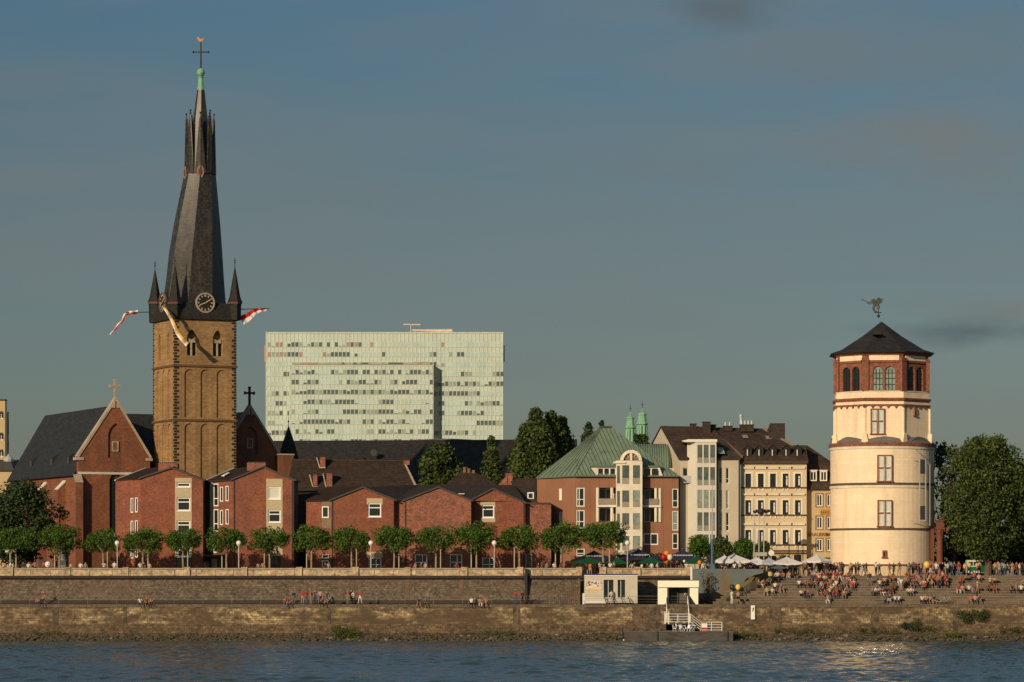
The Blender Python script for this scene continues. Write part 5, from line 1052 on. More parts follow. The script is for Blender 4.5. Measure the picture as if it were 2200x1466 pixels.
for cx in (1607, 1632, 1660.5, 1690, 1714):
    dp_ = Plane(cx-8, YI+.2, cx+8, YI+.2); za, zb_ = Z(982, YI), Z(965, YI); L_ = dp_.len; b = MB(); b.M = dp_.M
    b.facade(0, L_, za, zb_, [(L_*.25, L_*.75, za+.15, zb_-.05)], .12); b.poly([(0, 0, zb_), (L_, 0, zb_), (L_/2, 0, zb_+.45)])
    b.poly([(0, 0, za), (0, 0, zb_), (0, 3, zb_), (0, 3, za)]); b.poly([(L_, 0, za), (L_, 3, za), (L_, 3, zb_), (L_, 0, zb_)])
    b.extr([(-.12, -.1, zb_-.05), (L_/2, -.1, zb_+.5), (L_/2, -.1, zb_+.6), (-.12, -.1, zb_+.07)], (0, 3.4, 0)); b.extr([(L_+.12, -.1, zb_-.05), (L_/2, -.1, zb_+.5), (L_/2, -.1, zb_+.6), (L_+.12, -.1, zb_+.07)], (0, 3.4, 0))
    dm = b.build('dormer', m_dslate, root)
    b = MB(); b.M = dp_.M; b.box(L_*.27, L_*.73, .06, .1, za+.17, zb_-.07); b.build('pane', m_glass, dm)
    b = MB(); b.M = dp_.M; b.box(L_*.36, L_*.47, .0, .05, za+.17, zb_-.07); b.build('curtain', m_offw, dm)
chim(root, 1554, 1573, 917, 927, YI+5.8, m_dchim, 2); chim(root, 1590, 1619, 914, 928, YI+5.6, m_dchim, 4)
b = MB(); b.box(X(1655, YI+4), X(1686, YI+4), YI+3.5, YI+5.2, Z(950, YI+4), Z(910, YI+4)); b.hull6([P3(1648, 925, YI+3.6), P3(1655, 910, YI+3.6), P3(1655, 950, YI+3.6)], [P3(1648, 925, YI+5), P3(1655, 910, YI+5), P3(1655, 950, YI+5)]); b.build('chimney', m_dchim, root)
b = MB(); b.cyl(P3(1592, 914, YI+6), P3(1592, 893, YI+6), .2, .16, 8); b.cyl(P3(1592, 896, YI+6), P3(1592, 891, YI+6), .26, .26, 8); b.build('flue_pipe', m_steel, root)
for (x, y) in ((1597, 936), (1647, 938)):
    b = MB(); b.hull6([P3(x, y+7, YI+3.6), P3(x+12, y+7, YI+3.6), P3(x+8, y, YI+4.5), P3(x-3, y, YI+4.5)], [P3(x, y+5.5, YI+3.3), P3(x+12, y+5.5, YI+3.3), P3(x+8, y-1.5, YI+4.2), P3(x-3, y-1.5, YI+4.2)]); b.build('skylight', mat('dusty_skylight', (.26, .22, .17), rough=.3), root)
b = MB(); b.box(X(1606, 429), X(1733, 429), 429.0, 430.4, Z(1190, 429), Z(1187, 429)); b.build('awning_rail', m_dline, root)

# ---------------------------------------------------------------- ochre brewery house
def text_mesh(s, size, m, loc, M, parent, depth=.04, bold=True):
    cu = bpy.data.curves.new('lettering', 'FONT'); cu.body = s; cu.size = size; cu.extrude = depth/2; cu.align_x = 'CENTER'; cu.offset = .012*size if bold else 0
    o = bpy.data.objects.new('lettering', cu); COL.objects.link(o); dg = bpy.context.evaluated_depsgraph_get()
    me = bpy.data.meshes.new_from_object(o.evaluated_get(dg)); bpy.data.objects.remove(o); bpy.data.curves.remove(cu)
    me.transform(Matrix.Rotation(math.pi/2, 4, 'X')); me.transform(Matrix.Translation(loc)); me.transform(M); me.transform(Matrix.Translation(-ORG[parent.name]))
    me.materials.clear(); me.materials.append(m)
    o = bpy.data.objects.new('lettering', me); COL.objects.link(o); o.parent = parent; ORG[o.name] = ORG[parent.name]; return o
YJ = 430.4; root = thing('brewery_house', 'ochre house with brown tiled mansard roof and white dormers beside the round tower', 'house', (X(1765, YJ), YJ, ZP))
jp = Plane(1733, YJ, 1800, YJ); zE_ = Z(1053, YJ); wn = []
for (a, c) in ((1062, 1088), (1110, 1136), (1158, 1184)):
    for (p, q_) in ((1754, 1767), (1776, 1789)): wn.append((p, q_, a, c))
hj = holes(jp, wn); b = MB(); b.M = jp.M; b.facade(0, jp.len, ZP, zE_, hj+[(jp.u(1765), jp.u(1781), ZP+.02, Z(1207, YJ))], .22); b.build('front_wall', m_ochre, root)
for r in hj:
    w = window(root, jp.M, r, m_wcl, m_glass, ft=.12, mull=(.5,), y=.14, dp=.08)
    b = MB(); b.M = jp.M; b.box(r[0]-.15, r[0], -.04, 0, r[2]-.15, r[3]+.15); b.box(r[1], r[1]+.15, -.04, 0, r[2]-.15, r[3]+.15); b.box(r[0], r[1], -.04, 0, r[3], r[3]+.15); b.box(r[0], r[1], -.04, 0, r[2]-.15, r[2]); b.build('surround', mat('ochre_stone_surround', (.26, .16, .07)), w)
b = MB(); b.M = jp.M; b.hull6([(-.1, -.35, zE_), (jp.len, -.35, zE_), (jp.len, 1.3, Z(1000, YJ)), (-.1, 1.3, Z(1000, YJ))], [(-.1, 12, zE_), (jp.len, 12, zE_), (jp.len, 10, Z(1000, YJ)), (-.1, 10, Z(1000, YJ))])
b.hull6([(jp.u(1705), 1.3, Z(1000, YJ)), (jp.len, 1.3, Z(1000, YJ)), (jp.u(1743), 6, Z(957, YJ+6)), (jp.u(1700), 6, Z(957, YJ+6))], [(jp.u(1705), 12, Z(1000, YJ)), (jp.len, 12, Z(1000, YJ)), (jp.u(1743), 6.2, Z(957, YJ+6)), (jp.u(1700), 6.2, Z(957, YJ+6))]); b.build('roof', m_tile2, root)
for (p, q_) in ((1740, 1755), (1762, 1777)):
    dp_ = Plane(p, YJ-.15, q_, YJ-.15); za, zb_ = Z(1034, YJ), Z(1012, YJ); L_ = dp_.len; b = MB(); b.M = dp_.M
    b.facade(0, L_, za, zb_, [(.14, L_-.14, za+.14, zb_-.16)], .1); b.box(-.08, L_+.08, -.1, 2, zb_, zb_+.12); b.poly([(0, 0, za), (0, 0, zb_), (0, 2, zb_), (0, 2, za)]); b.poly([(L_, 0, za), (L_, 2, za), (L_, 2, zb_), (L_, 0, zb_)])
    b.box(L_/2-.05, L_/2+.05, .02, .09, za+.14, zb_-.16); dm = b.build('dormer', m_offw, root)
    b = MB(); b.M = dp_.M; b.box(.15, L_-.15, .092, .12, za+.15, zb_-.17); b.build('pane', m_glass, dm)
b = MB(); b.M = jp.M; b.box(jp.u(1765)+.03, jp.u(1781)-.03, .1, .2, ZP+.03, Z(1207, YJ)-.02); b.build('door', m_iron, root)
m_let = mat('gilt_brown_letters', (.25, .13, .03)); 
text_mesh('BRAUEREI', .60, m_let, (jp.u(1757.5), -.08, Z(1152, YJ)), jp.M, root); text_mesh('IM', .60, m_let, (jp.u(1778), -.08, Z(1152, YJ)), jp.M, root)
b = MB(); b.M = jp.M; b.box(jp.u(1762), jp.u(1783), -.12, -.01, Z(1105.5, YJ), Z(1094, YJ)); sg = b.build('sign_board', mat('ochre_sign', (.40, .24, .05)), root)
text_mesh('RING', .42, m_let, (jp.u(1771.5), -.17, Z(1103, YJ)), jp.M, root, bold=True)
b = MB(); b.M = jp.M; b.box(-.02, jp.len, -.1, 0, Z(1201, YJ), Z(1198, YJ)); b.build('string_course', m_dline, root)

# ---------------------------------------------------------------- round tower
YT = 428; TX = X(1895.5, YT); ms = YT/F
root = thing('round_tower', 'cream round tower with red sandstone lantern storey and dark pyramid roof', 'tower', (TX, YT, ZP))
def zt(py): return Z(py, YT-6.6)
def lat(prof, m, name, n=64, ph=0, par=None, smooth=False, cx=None):
    b = MB(); b.lathe((TX if cx is None else cx, YT, 0), [(r*ms, zt(y)) for r, y in prof], n, ph); return b.build(name, m, par or root, smooth)
lat([(111.5, 1240), (111.5, 1216)], mat('tower_plinth_plaster', (.58, .44, .26), (.5, .38, .23), fine=.1, ns=.6), 'plinth'); lat([(112.8, 1216), (112.8, 1212.5)], m_tband, 'string_course')
lat([(111, 1212.5), (111, 1139)], m_tower, 'wall'); lat([(112.2, 1139), (112.2, 1134.5)], m_tband, 'string_course')
lat([(111, 1134.5), (111, 1048)], m_tower, 'wall'); lat([(112.6, 1048), (113, 1042.5)], m_trim, 'cornice'); lat([(112, 1042.5), (112, 1037)], m_tband, 'string_course')
lat([(111, 1037), (111, 964)], m_tower, 'wall'); lat([(112.5, 964), (113.2, 958)], m_trim, 'cornice'); lat([(114.5, 958), (115, 951.5), (113, 950.5)], m_tstone, 'cornice')
lat([(113, 950.5), (100, 938)], m_leadroof, 'lead_ledge')
PH = math.radians(19.5)
C_ = 107.5
lat([(C_, 952), (C_-.6, 868)], m_tower, 'octagon_wall', 8, PH, cx=TX-.1)
def oct_face(i, r):   # i-th octagon face plane (0 = front), corners at PH + 45*k
    a0 = PH-math.pi/4+i*math.pi/4; a1 = a0+math.pi/4; c = Vector((TX-.1, YT, 0)); r *= ms
    p0 = c+Vector((math.sin(a0)*r, -math.cos(a0)*r, 0)); p1 = c+Vector((math.sin(a1)*r, -math.cos(a1)*r, 0))
    pl = Plane.__new__(Plane); pl.P0 = p0; pl.len = (p1-p0).length; pl.set((p1-p0).normalized()); return pl
for i in (-2, -1, 0, 1, 2):
    pl = oct_face(i, C_); Lf = pl.len
    b = MB(); b.M = pl.M                       # segmental lead arches on the ledge
    P = [(Lf*.14+Lf*.72*t/10, zt(950)+1.0*math.sin(math.pi*t/10)**.8*.75) for t in range(11)]; b.extr([(p[0], -.5, p[1]) for p in P], (0, .52, 0)); b.build('lead_arch', m_leadroof, root)
    b = MB(); b.M = pl.M                       # corner strip
    b.box(-.12, .12, -.12, .1, zt(941), zt(876)); b.extr([(-.45, -.3, zt(950)), (.45, -.3, zt(950)), (.2, -.3, zt(930)), (-.2, -.3, zt(930))], (0, .5, 0)); b.build('corner_pilaster', m_tower, root)
    b = MB(); b.M = pl.M                       # hanging arcade frieze
    b.box(0, Lf, -.16, 0, zt(871), zt(868)); n = 5
    for k in range(n+1):
        c = Lf*k/n; w = .24 if 0 < k < n else .3; b.extr([(max(c-w, 0), -.14, zt(871)), (min(c+w, Lf), -.14, zt(871)), (min(c+.03, Lf), -.14, zt(876.5)), (max(c-.03, 0), -.14, zt(876.5))], (0, .14, 0))
    b.build('arcade_frieze', m_tstone, root)
lat([(C_, 868), (C_, 861)], m_tower, 'frieze_band', 8, PH, cx=TX-.1); lat([(C_+2, 861), (C_+4, 857.5), (C_+4, 855.5), (C_+1, 854)], m_tstone, 'cornice', 8, PH, cx=TX-.1)
lat([(C_-1, 854), (C_-1, 841)], m_tower, 'parapet_band', 8, PH, cx=TX-.1); lat([(C_, 841), (C_, 839)], m_trim, 'parapet_coping', 8, PH, cx=TX-.1)
rb = 104.5
for i in range(-4, 4):
    pl = oct_face(i, rb); Lf = pl.len; z0, z1 = zt(839), zt(776)
    ws = [(Lf*.335, Lf*.27, zt(838), zt(786), False), (Lf*.665, Lf*.27, zt(838), zt(786), False)]
    b = MB(); arched_wall(b, pl.M, 0, Lf, z0, z1, ws, .3); lw_ = b.build('lantern_wall', m_tstone, root)
    for w in ws:
        b = MB(); b.M = pl.M; P = arch_pts(w[0], w[1]*.98, w[2]+.02, w[3]-.02, 8); b.extr([(p[0], .22, p[1]) for p in P], (0, .05, 0))
        b.build('pane', m_gglass if i == 0 else m_glass, lw_)
        b = MB(); b.M = pl.M; wt = m_offw if i == 0 else m_iron
        for k in (-.17, .17): b.box(w[0]+w[1]*k-.035, w[0]+w[1]*k+.035, .15, .2, w[2]+.02, w[3]-.35)
        for k in (.25, .5, .72): z = w[2]+(w[3]-w[2])*k; b.box(w[0]-w[1]*.47, w[0]+w[1]*.47, .14, .195, z-.035, z+.035)
        b.build('glazing_bars', m_iron, lw_)
    for c in (0, ):
        b = MB(); b.M = pl.M; b.box(-.42, .42, -.22, .25, zt(839), zt(768)); b.box(-.5, .5, -.3, .3, zt(775), zt(772)); b.build('pilaster', m_tstone, root)
    b = MB(); b.M = pl.M; b.box(.5, Lf-.5, -.14, .1, zt(778), zt(773)); b.build('string_course', m_tstone, root)
    b = MB(); b.M = pl.M; b.box(.5, Lf-.5, -.05, .15, zt(773), zt(762)); b.build('cream_panel', m_tower, root)
lat([(rb-1, 776), (rb-1, 762)], m_tstone, 'entablature', 8, PH, cx=TX-.1)
lat([(rb+2, 762), (rb+4, 759), (rb+10.5, 757.5), (rb+12, 755), (60, 752)], m_tstone, 'eaves_cornice', 8, PH, cx=TX-.1)
b = MB(); b.lathe((TX-.1, YT, 0), [((rb+13.5)*ms, zt(756.5)), ((rb+14)*ms, zt(754.5)), (94*ms, zt(746.5)), (44*ms, zt(715)), (.06, zt(683))], 8, PH); b.build('roof', m_dslate, root)
b = MB(); xx, yy = X(1884, YT-3.6), YT-3.6; b.box(xx-.45, xx+.45, yy-.5, yy+1.5, Z(719.5, yy), Z(713, yy)); b.build('roof_hatch', m_iron, root)
m_curt = mat('curtain_glint_glass', (.48, .52, .45), (.30, .34, .29), rough=.10, spec=.8, ns=2, fine=.05, coat=1)  # coat made mirror-strong so the panes throw a sun glint
# stone cross windows on the drum
prs = random.Random(8); GLINT_TURN = 16.4  # added turn of the panes, aims reflected sun at the river
def drum_win(px, w, y0, y1, r, cross=True, panes=None, oct_=None):
    x = X(px, YT-r*ms); yf = YT-math.sqrt(max((r*ms)**2-(abs(x-TX)+w/2*ms)**2, 0)) if oct_ is None else None
    if oct_ is None: a_ = math.asin((px-1895.5)/r); M = Matrix.Translation((TX+math.sin(a_)*r*ms, YT-math.cos(a_)*r*ms, 0)) @ Matrix.Rotation(a_, 4, 'Z'); hw_ = w/2*ms
    else: pl = oct_; u = pl.u(px); M = pl.M @ Matrix.Translation((u, 0, 0)); hw_ = w/2*ms
    za, zb_ = zt(y1), zt(y0); b = MB(); b.M = M; f_ = .2
    b.box(-hw_, -hw_+f_, -.24, .3, za, zb_); b.box(hw_-f_, hw_, -.24, .15, za, zb_); b.box(-hw_, hw_, -.22, .15, zb_, zb_+f_); b.box(-hw_-.1, hw_+.1, -.26, .15, za-.15, za)
    if cross: b.box(-.13, .13, -.25, .1, za, zb_); zm_ = za+(zb_-za)*.52; b.box(-hw_+f_, -.13, -.24, .1, zm_-.12, zm_+.12); b.box(.13, hw_-f_, -.241, .1, zm_-.12, zm_+.12)
    w_ = b.build('stone_window', m_tstone, root)
    if cross:
        zq_ = za+(zb_-za)*.52
        for (a, c) in ((-hw_+f_*.6, -.02), (.02, hw_-f_*.6)):
            for (z0, z1) in ((za, zq_), (zq_, zb_)):
                w2 = (c-a); ang = math.radians(prs.uniform(-1.6, 1.6)-GLINT_TURN); cx = (a+c)/2; R2 = Matrix.Translation((cx, -.14, 0)) @ Matrix.Rotation(ang, 4, 'Z'); b = MB(); b.M = M @ R2; b.box(-w2/2*1.02, w2/2*1.02, -.01, .02, z0, z1); b.build('pane', panes or m_gglass, w_)
        b = MB(); b.M = M; b.box(-hw_+f_*.5, hw_-f_*.5, .12, .2, za, zb_); b.build('backing', m_curt, w_)
    else: b = MB(); b.M = M; b.box(-hw_+f_*.5, hw_-f_*.5, -.1, .05, za, zb_); b.build('pane', panes or m_gglass, w_)
    if cross:
        b = MB(); b.M = M
        for (a, c) in ((-hw_+f_, -.13), (.13, hw_-f_)):
            for (z0, z1) in ((za, zm_-.12), (zm_+.12, zb_)):
                b.box(a, a+.06, -.21, -.16, z0, z1); b.box(c-.06, c, -.21, -.16, z0, z1); b.box(a+.06, c-.06, -.21, -.16, z1-.07, z1); b.box(a+.06, c-.06, -.21, -.16, z0, z0+.07)
        b.build('sash', m_white, w_)
drum_win(1888.5, 32, 981, 1033, 111, panes=m_curt); drum_win(1888.5, 31, 1078, 1130, 111, panes=m_curt)
f0 = oct_face(0, C_-.3); drum_win(1885.5, 30, 881, 931, 107, oct_=f0, panes=m_curt)
drum_win(1888, 9, 1186, 1197, 111, cross=False, panes=m_iron)
f1 = oct_face(1, C_-.3); drum_win(1964, 5, 878, 891, 107, cross=False, oct_=f1, panes=m_iron)
for (py0, py1) in ((993, 1006), (1095, 1108), (1194, 1208)):
    a = math.radians(78); b = MB(); b.M = Matrix.Translation((TX+math.sin(a)*111*ms, YT-math.cos(a)*111*ms, 0)) @ Matrix.Rotation(a, 4, 'Z'); b.box(-.3, .3, -.06, .1, zt(py1), zt(py0)); b.build('slit_window', m_iron, root)
# water gauge with tall poles on the right of the drum
a = math.radians(42); gr = Matrix.Translation((TX+math.sin(a)*114*ms, YT-math.cos(a)*114*ms, 0)) @ Matrix.Rotation(math.radians(20), 4, 'Z')
b = MB(); b.M = gr; zt0, zt1 = zt(1120), zt(985)
for u in (-.85, .0): b.box(u-.06, u+.06, -.9, -.8, zt0, zt1)
b.box(-.9, .1, -.92, -.78, zt(1120), zt(1117)); b.box(-2.1, -.85, -.86, -.8, zt(985), zt(984)); b.box(-2.1, -.85, -.86, -.8, zt(1120), zt(1119)); b.cyl((-1.4, -.85, zt(966)), (.2, -.1, zt(983)), .04, .04, 5)
b.box(.75, .82, -.5, -.42, zt(1130), zt(997)); b.cyl((0, -.8, zt1), (.8, -.45, zt(997)), .04, .04, 5); b.cyl((0, -.8, zt0), (.8, -.45, zt(1130)), .04, .04, 5); ga = b.build('gauge_frame', m_steel, root)
b = MB(); b.M = gr; b.box(-.75, -.08, -.87, -.82, zt(1018), zt(987)); b.box(-.75, -.08, -.87, -.82, zt(1117), zt(1087)); b.build('gauge_panel', mat('dark_gauge_panel', (.05, .045, .05)), ga)
# weather vane figure
b = MB(); vx, vy = X(1887.5, YT), YT; zv = lambda p: Z(p, YT)
b.cyl((vx, vy, zv(684)), (vx, vy, zv(640)), .06, .045, 6); b.sph((vx, vy, zv(679)), .2, 6); b.cyl((vx-.55, vy, zv(672)), (vx+.4, vy, zv(672)), .05, .05, 6)
b.build('vane_rod', m_iron, root)
b = MB(); q3 = lambda px, py: Vector((X(px, YT), YT, zv(py)))
b.tube([q3(1887, 672), q3(1878, 668), q3(1876, 662), q3(1880, 655)], [.1, .12, .16, .2], 6); b.tube([q3(1884, 664), q3(1889, 660), q3(1885, 654), q3(1880, 650)], [.1, .14, .2, .24], 6)
b.tube([q3(1880, 656), q3(1879, 650), q3(1882, 646)], [.2, .34, .22], 7); b.sph(q3(1876, 646), .26, 6); b.tube([q3(1876, 648), q3(1866, 650), q3(1852, 644)], [.09, .05, .05], 6); b.tube([q3(1879, 651), q3(1868, 653.5), q3(1863, 651)], [.1, .06, .06], 6); b.cyl(q3(1853, 644.5), q3(1852, 643.5), .16, .16, 6)
for (a0, a1, a2) in (((1881, 650), (1889, 645), (1898, 644)), ((1881, 652), (1890, 650), (1897, 648)), ((1880, 648), (1887, 642), (1894, 643))): b.tube([q3(*a0), q3(*a1), q3(*a2)], [.12, .17, .04], 6)
b.build('vane_figure', mat('weathered_bronze', (.12, .13, .11), metal=.5), root)

# ---------------------------------------------------------------- twin green belfries, sandstone column, far left house
for (px, top, lab) in ((1354.5, 893, 'left and lower of the twin green copper belfries above the vaulted roof'), (1380, 885, 'right and taller of the twin green copper belfries above the vaulted roof')):
    Yk = 640 if px < 1360 else 625; s_ = Yk/F; r0 = 10.3 if px < 1360 else 11.3; root = thing('belfry', lab, 'belfry', (X(px, Yk), Yk, ZP), 'twin belfries')
    c = (X(px, Yk), Yk, 0); zk = lambda p: Z(p, Yk); zr = 919 if px < 1360 else 911
    b = MB(); b.lathe(c, [(r0*.9*s_, ZP), (r0*.9*s_, zk(957))], 8, .39); b.build('shaft', m_creamd, root)
    for i in range(8):
        a = .39+i*math.pi/4; b = MB(); b.cyl((c[0]+math.sin(a)*r0*.82*s_, Yk-math.cos(a)*r0*.82*s_, zk(957)), (c[0]+math.sin(a)*r0*.82*s_, Yk-math.cos(a)*r0*.82*s_, zk(zr+4)), .30, .30, 6); b.build('post', m_bcopper, root)
    b = MB(); b.lathe(c, [(r0*.62*s_, zk(957)), (r0*.62*s_, zk(zr+2))], 8, .39); b.build('bell_core', m_iron, root)
    b = MB(); b.lathe(c, [(r0*.95*s_, zk(958)), (r0*1.0*s_, zk(941 if px > 1360 else 947))], 8, .39); b.lathe(c, [(r0*.93*s_, zk(zr+6)), (r0*.95*s_, zk(zr+2.8))], 8, .39); b.build('lantern_band', m_bcopper, root)
    b = MB(); b.lathe(c, [(r0*.98*s_, zk(zr+3)), (r0*1.22*s_, zk(zr+1)), (r0*1.2*s_, zk(zr-1)), (r0*.98*s_, zk(zr-5)), (r0*.87*s_, zk(zr-11)), (r0*.80*s_, zk(top+8)), (r0*.90*s_, zk(top+6.5)), (r0*.84*s_, zk(top+4)), (r0*.45*s_, zk(top+1)), (r0*.14*s_, zk(top-1)), (r0*.08*s_, zk(top-9))], 8, .39); b.build('bell_roof', m_bcopper, root)
    b = MB(); b.cyl((c[0], Yk, zk(top-8)), (c[0], Yk, zk(top-24)), .08, .04, 6); b.box(c[0]-.25, c[0]+.25, Yk-.06, Yk+.06, zk(top-16), zk(top-15)); b.build('finial', m_iron, root)
Yk = 424; root = thing('sandstone_column', 'reddish sandstone column with square block on top beside the round tower', 'column', (X(2019, Yk), Yk, ZP))
c = (X(2019, Yk), Yk, 0); zk = lambda p: Z(p, Yk)
m_sand = mat('reddish_sandstone', (.17, .062, .033), (.11, .042, .025), fine=.3)
b = MB(); b.box(c[0]-.6, c[0]+.6, Yk-.6, Yk+.6, ZP, ZP+.9); b.build('pedestal', m_sand, root)
b = MB(); b.lathe(c, [(.5, ZP+.9), (.42, ZP+1.3), (.38, zk(1160))], 14); b.build('shaft', m_sand, root)
b = MB(); b.lathe(c, [(.42, zk(1160)), (.45, zk(1150)), (.6, zk(1140)), (.62, zk(1138))], 8); b.box(c[0]-.6, c[0]+.6, Yk-.6, Yk+.6, zk(1138), zk(1134)); b.extr([(c[0]+.2, Yk-.3, zk(1134)), (c[0]+1.4, Yk-.3, zk(1134)), (c[0]+1.0, Yk-.3, zk(1141)), (c[0]+.4, Yk-.3, zk(1142))], (0, .6, 0)); b.build('capital', m_sand, root)
b = MB(); b.box(c[0]-.48, c[0]+.42, Yk-.45, Yk+.45, zk(1134), zk(1120)); b.box(c[0]-.58, c[0]+.5, Yk-.55, Yk+.55, zk(1120), zk(1117)); b.build('top_block', m_sand, root)
b = MB(); b.box(c[0]-1.1, c[0]-.65, Yk+.4, Yk+1.2, ZP, zk(1130)); b.build('rear_pier', m_sand, root)
Yk = 520; root = thing('balcony_house', 'tall cream house with balconies cut off by the left edge of the photo', 'house', (X(-30, Yk), Yk, ZP)); zk = lambda p: Z(p, Yk)
pl = Plane(-90, Yk, 11, Yk); b = MB(); b.M = pl.M; hh = [pl.rect(-60, 7, a, a+16) for a in (884, 930, 966)]; b.facade(0, pl.len, ZP, zk(860), hh, 1.2); b.poly([(pl.len, 0, ZP), (pl.len, 1.6, ZP), (pl.len, 1.6, zk(860)), (pl.len, 0, zk(860))]); b.build('wall', m_ochre, root)
for r in hh:
    window(root, pl.M, r, ft=.15, mull=(.3, .6, .9), y=1.2, dp=.1); b = MB(); b.M = pl.M
    for k in range(9): b.box(r[0]+.7*k, r[0]+.7*k+.08, -.02, .04, r[2]-.1, r[2]+.9)
    b.box(r[0], r[1], -.04, .05, r[2]+.85, r[2]+.95); b.build('balcony_rail', m_iron, root)
b = MB(); b.box(X(11.2, Yk)+.05, X(14, Yk), Yk+1.65, Yk+2.4, ZP, zk(884)); b.build('red_gable_strip', mat('dark_red_cladding', (.13, .025, .03)), root)
b = MB(); b.M = pl.M; b.box(-.2, pl.len+.1, -.3, 1.7, zk(860), zk(858)); b.build('flat_roof', m_zinc, root)
Yk = 500; root = thing('mansard_house', 'low grey roofed house with a round finial at the left edge', 'house', (X(10, Yk), Yk, ZP)); zk = lambda p: Z(p, Yk)
b = MB(); b.box(X(-60, Yk), X(26, Yk), Yk, Yk+10, ZP, zk(1010)); b.build('wall', m_ochre, root)
b = MB(); b.hull6([P3(-60, 1012, Yk-.4), P3(30, 1012, Yk-.4), P3(24, 992, Yk+1.2), P3(-60, 990, Yk+1.2)], [P3(-60, 1012, Yk+10), P3(46, 1012, Yk+10), P3(44, 988, Yk+8), P3(-60, 988, Yk+8)]); b.build('roof', m_zinc, root)
b = MB(); b.lathe((X(14, Yk), Yk+2, 0), [(.7, zk(992)), (.75, zk(986)), (.5, zk(981)), (.2, zk(978)), (.1, zk(975))], 10); b.build('roof_finial', m_steel, root)
# ---------------------------------------------------------------- foliage
def leaf_mesh(name, clumps, per, size, m, seed, flat_=.0, shell=.55):
    """clumps: list of (x,y,z,r[,rz]); leaf-sized faces spread through every clump's volume"""
    r = np.random.RandomState(seed); C = []
    for c in clumps:
        n = int(per*(c[3]**2)); d = r.normal(size=(n, 3)); d /= np.linalg.norm(d, axis=1)[:, None]
        rad = (shell+(1-shell)*r.rand(n)**.6)*(1+.22*r.randn(n)*.6); p = d*rad[:, None]*c[3]
        p[:, 2] *= (c[4] if len(c) > 4 else 1.); C.append(np.concatenate([p+np.array(c[:3]), d], 1))
    C = np.concatenate(C); n = len(C); P, D = C[:, :3], C[:, 3:]
    nr = D*.7+r.normal(size=(n, 3))*.75; nr /= np.linalg.norm(nr, axis=1)[:, None]
    a = np.cross(nr, r.normal(size=(n, 3))); a /= np.linalg.norm(a, axis=1)[:, None]; b_ = np.cross(nr, a)
    s = (size*r.uniform(.55, 1.3, n))[:, None]
    v = np.stack([P-a*s, P-b_*s*.62+nr*s*.15, P+a*s, P+b_*s*.62+nr*s*.15], 1).reshape(-1, 3)
    me = bpy.data.meshes.new(name); me.vertices.add(4*n); me.vertices.foreach_set('co', v.astype('f').ravel())
    me.loops.add(4*n); me.loops.foreach_set('vertex_index', np.arange(4*n, dtype='i')); me.polygons.add(n)
    me.polygons.foreach_set('loop_start', np.arange(0, 4*n, 4, dtype='i')); me.polygons.foreach_set('loop_total', np.full(n, 4, 'i')); me.update(calc_edges=True); me.materials.append(m); return me
def child(name, me, parent, loc=(0, 0, 0)):
    o = bpy.data.objects.new(name, me); COL.objects.link(o); o.parent = parent; o.location = loc; ORG[o.name] = ORG[parent.name]; return o
def trunk_mesh(name, segs, m):
    b = MB()
    for pts, rs_ in segs: b.tube(pts, rs_, 8)
    return b.mesh(name, m)
# pollarded plane trees along the promenade
variants = []
for s in range(5):
    r = np.random.RandomState(40+s); cl = []
    for i in range(88):
        a = r.uniform(0, 6.28); q_ = r.uniform(0, 1)**.5; x, y = 2.32*q_*math.cos(a), 1.8*q_*math.sin(a)
        zt_m = 6.15-.75*q_**3+r.uniform(-.25, .2); zb_m = 3.55+.45*q_**3+r.uniform(-.5, .3); z = r.uniform(zb_m, zt_m)
        cl.append((x, y, z, r.uniform(.38, .70), .85))
    cm_ = leaf_mesh('crown', cl, 190, .125, m_leafp, 60+s)
    segs = [([(0, 0, -.1), (.03*s-.05, 0, 2.2), (.05, .05, 3.3)], [.14, .115, .10])]
    for k in range(5):
        a = k*1.26+s; segs.append(([(.05, .05, 3.2), (.7*math.cos(a), .6*math.sin(a), 3.9), (1.4*math.cos(a), 1.2*math.sin(a), 4.7+.2*math.sin(k))], [.085, .06, .035]))
    variants.append((cm_, trunk_mesh('trunk', segs, m_bark)))
st = MB(); st.cyl((.0, 0, -.1), (.0, 0, 3.6), .075, .075, 6); stake_m = st.mesh('stake', mat('pale_stake', (.45, .38, .26), fine=.2))
trees = [(34, 1130, 1, 'plane tree at the left edge in front of the dark tree'), (128, 1127, .98, 'plane tree just left of the church buttress, beside the advertising column'), (222, 1138, .82, 'small low plane tree before the plain church wall with the leaded window'),
 (306, 1137, .98, 'plane tree before the slit windows of the left tall brick house'), (394, 1135, .86, 'plane tree before the beige window strip of the left tall brick house'), (487, 1131, .92, 'plane tree before the porch between the two tall brick houses'),
 (579, 1133, .92, 'plane tree before the beige window strip of the right tall brick house'), (669, 1130, .92, 'plane tree at the gap right of the two tall brick houses'), (756, 1134, .90, 'plane tree left of the promenade lamp before the first low gable'),
 (846, 1129, .95, 'plane tree right of the promenade lamp before the first low gable'), (936, 1127, .95, 'plane tree before the windowless middle gable'), (1024, 1122, 1.0, 'plane tree before the third low gable, left of a lamp'),
 (1116, 1130, .96, 'plane tree before the low flat-roofed wall left of the green-roofed building'), (1205, 1124, 1.0, 'plane tree before the angled left wall of the green-roofed building'), (1297, 1119, 1.08, 'plane tree over the green parasols before the balconies')]
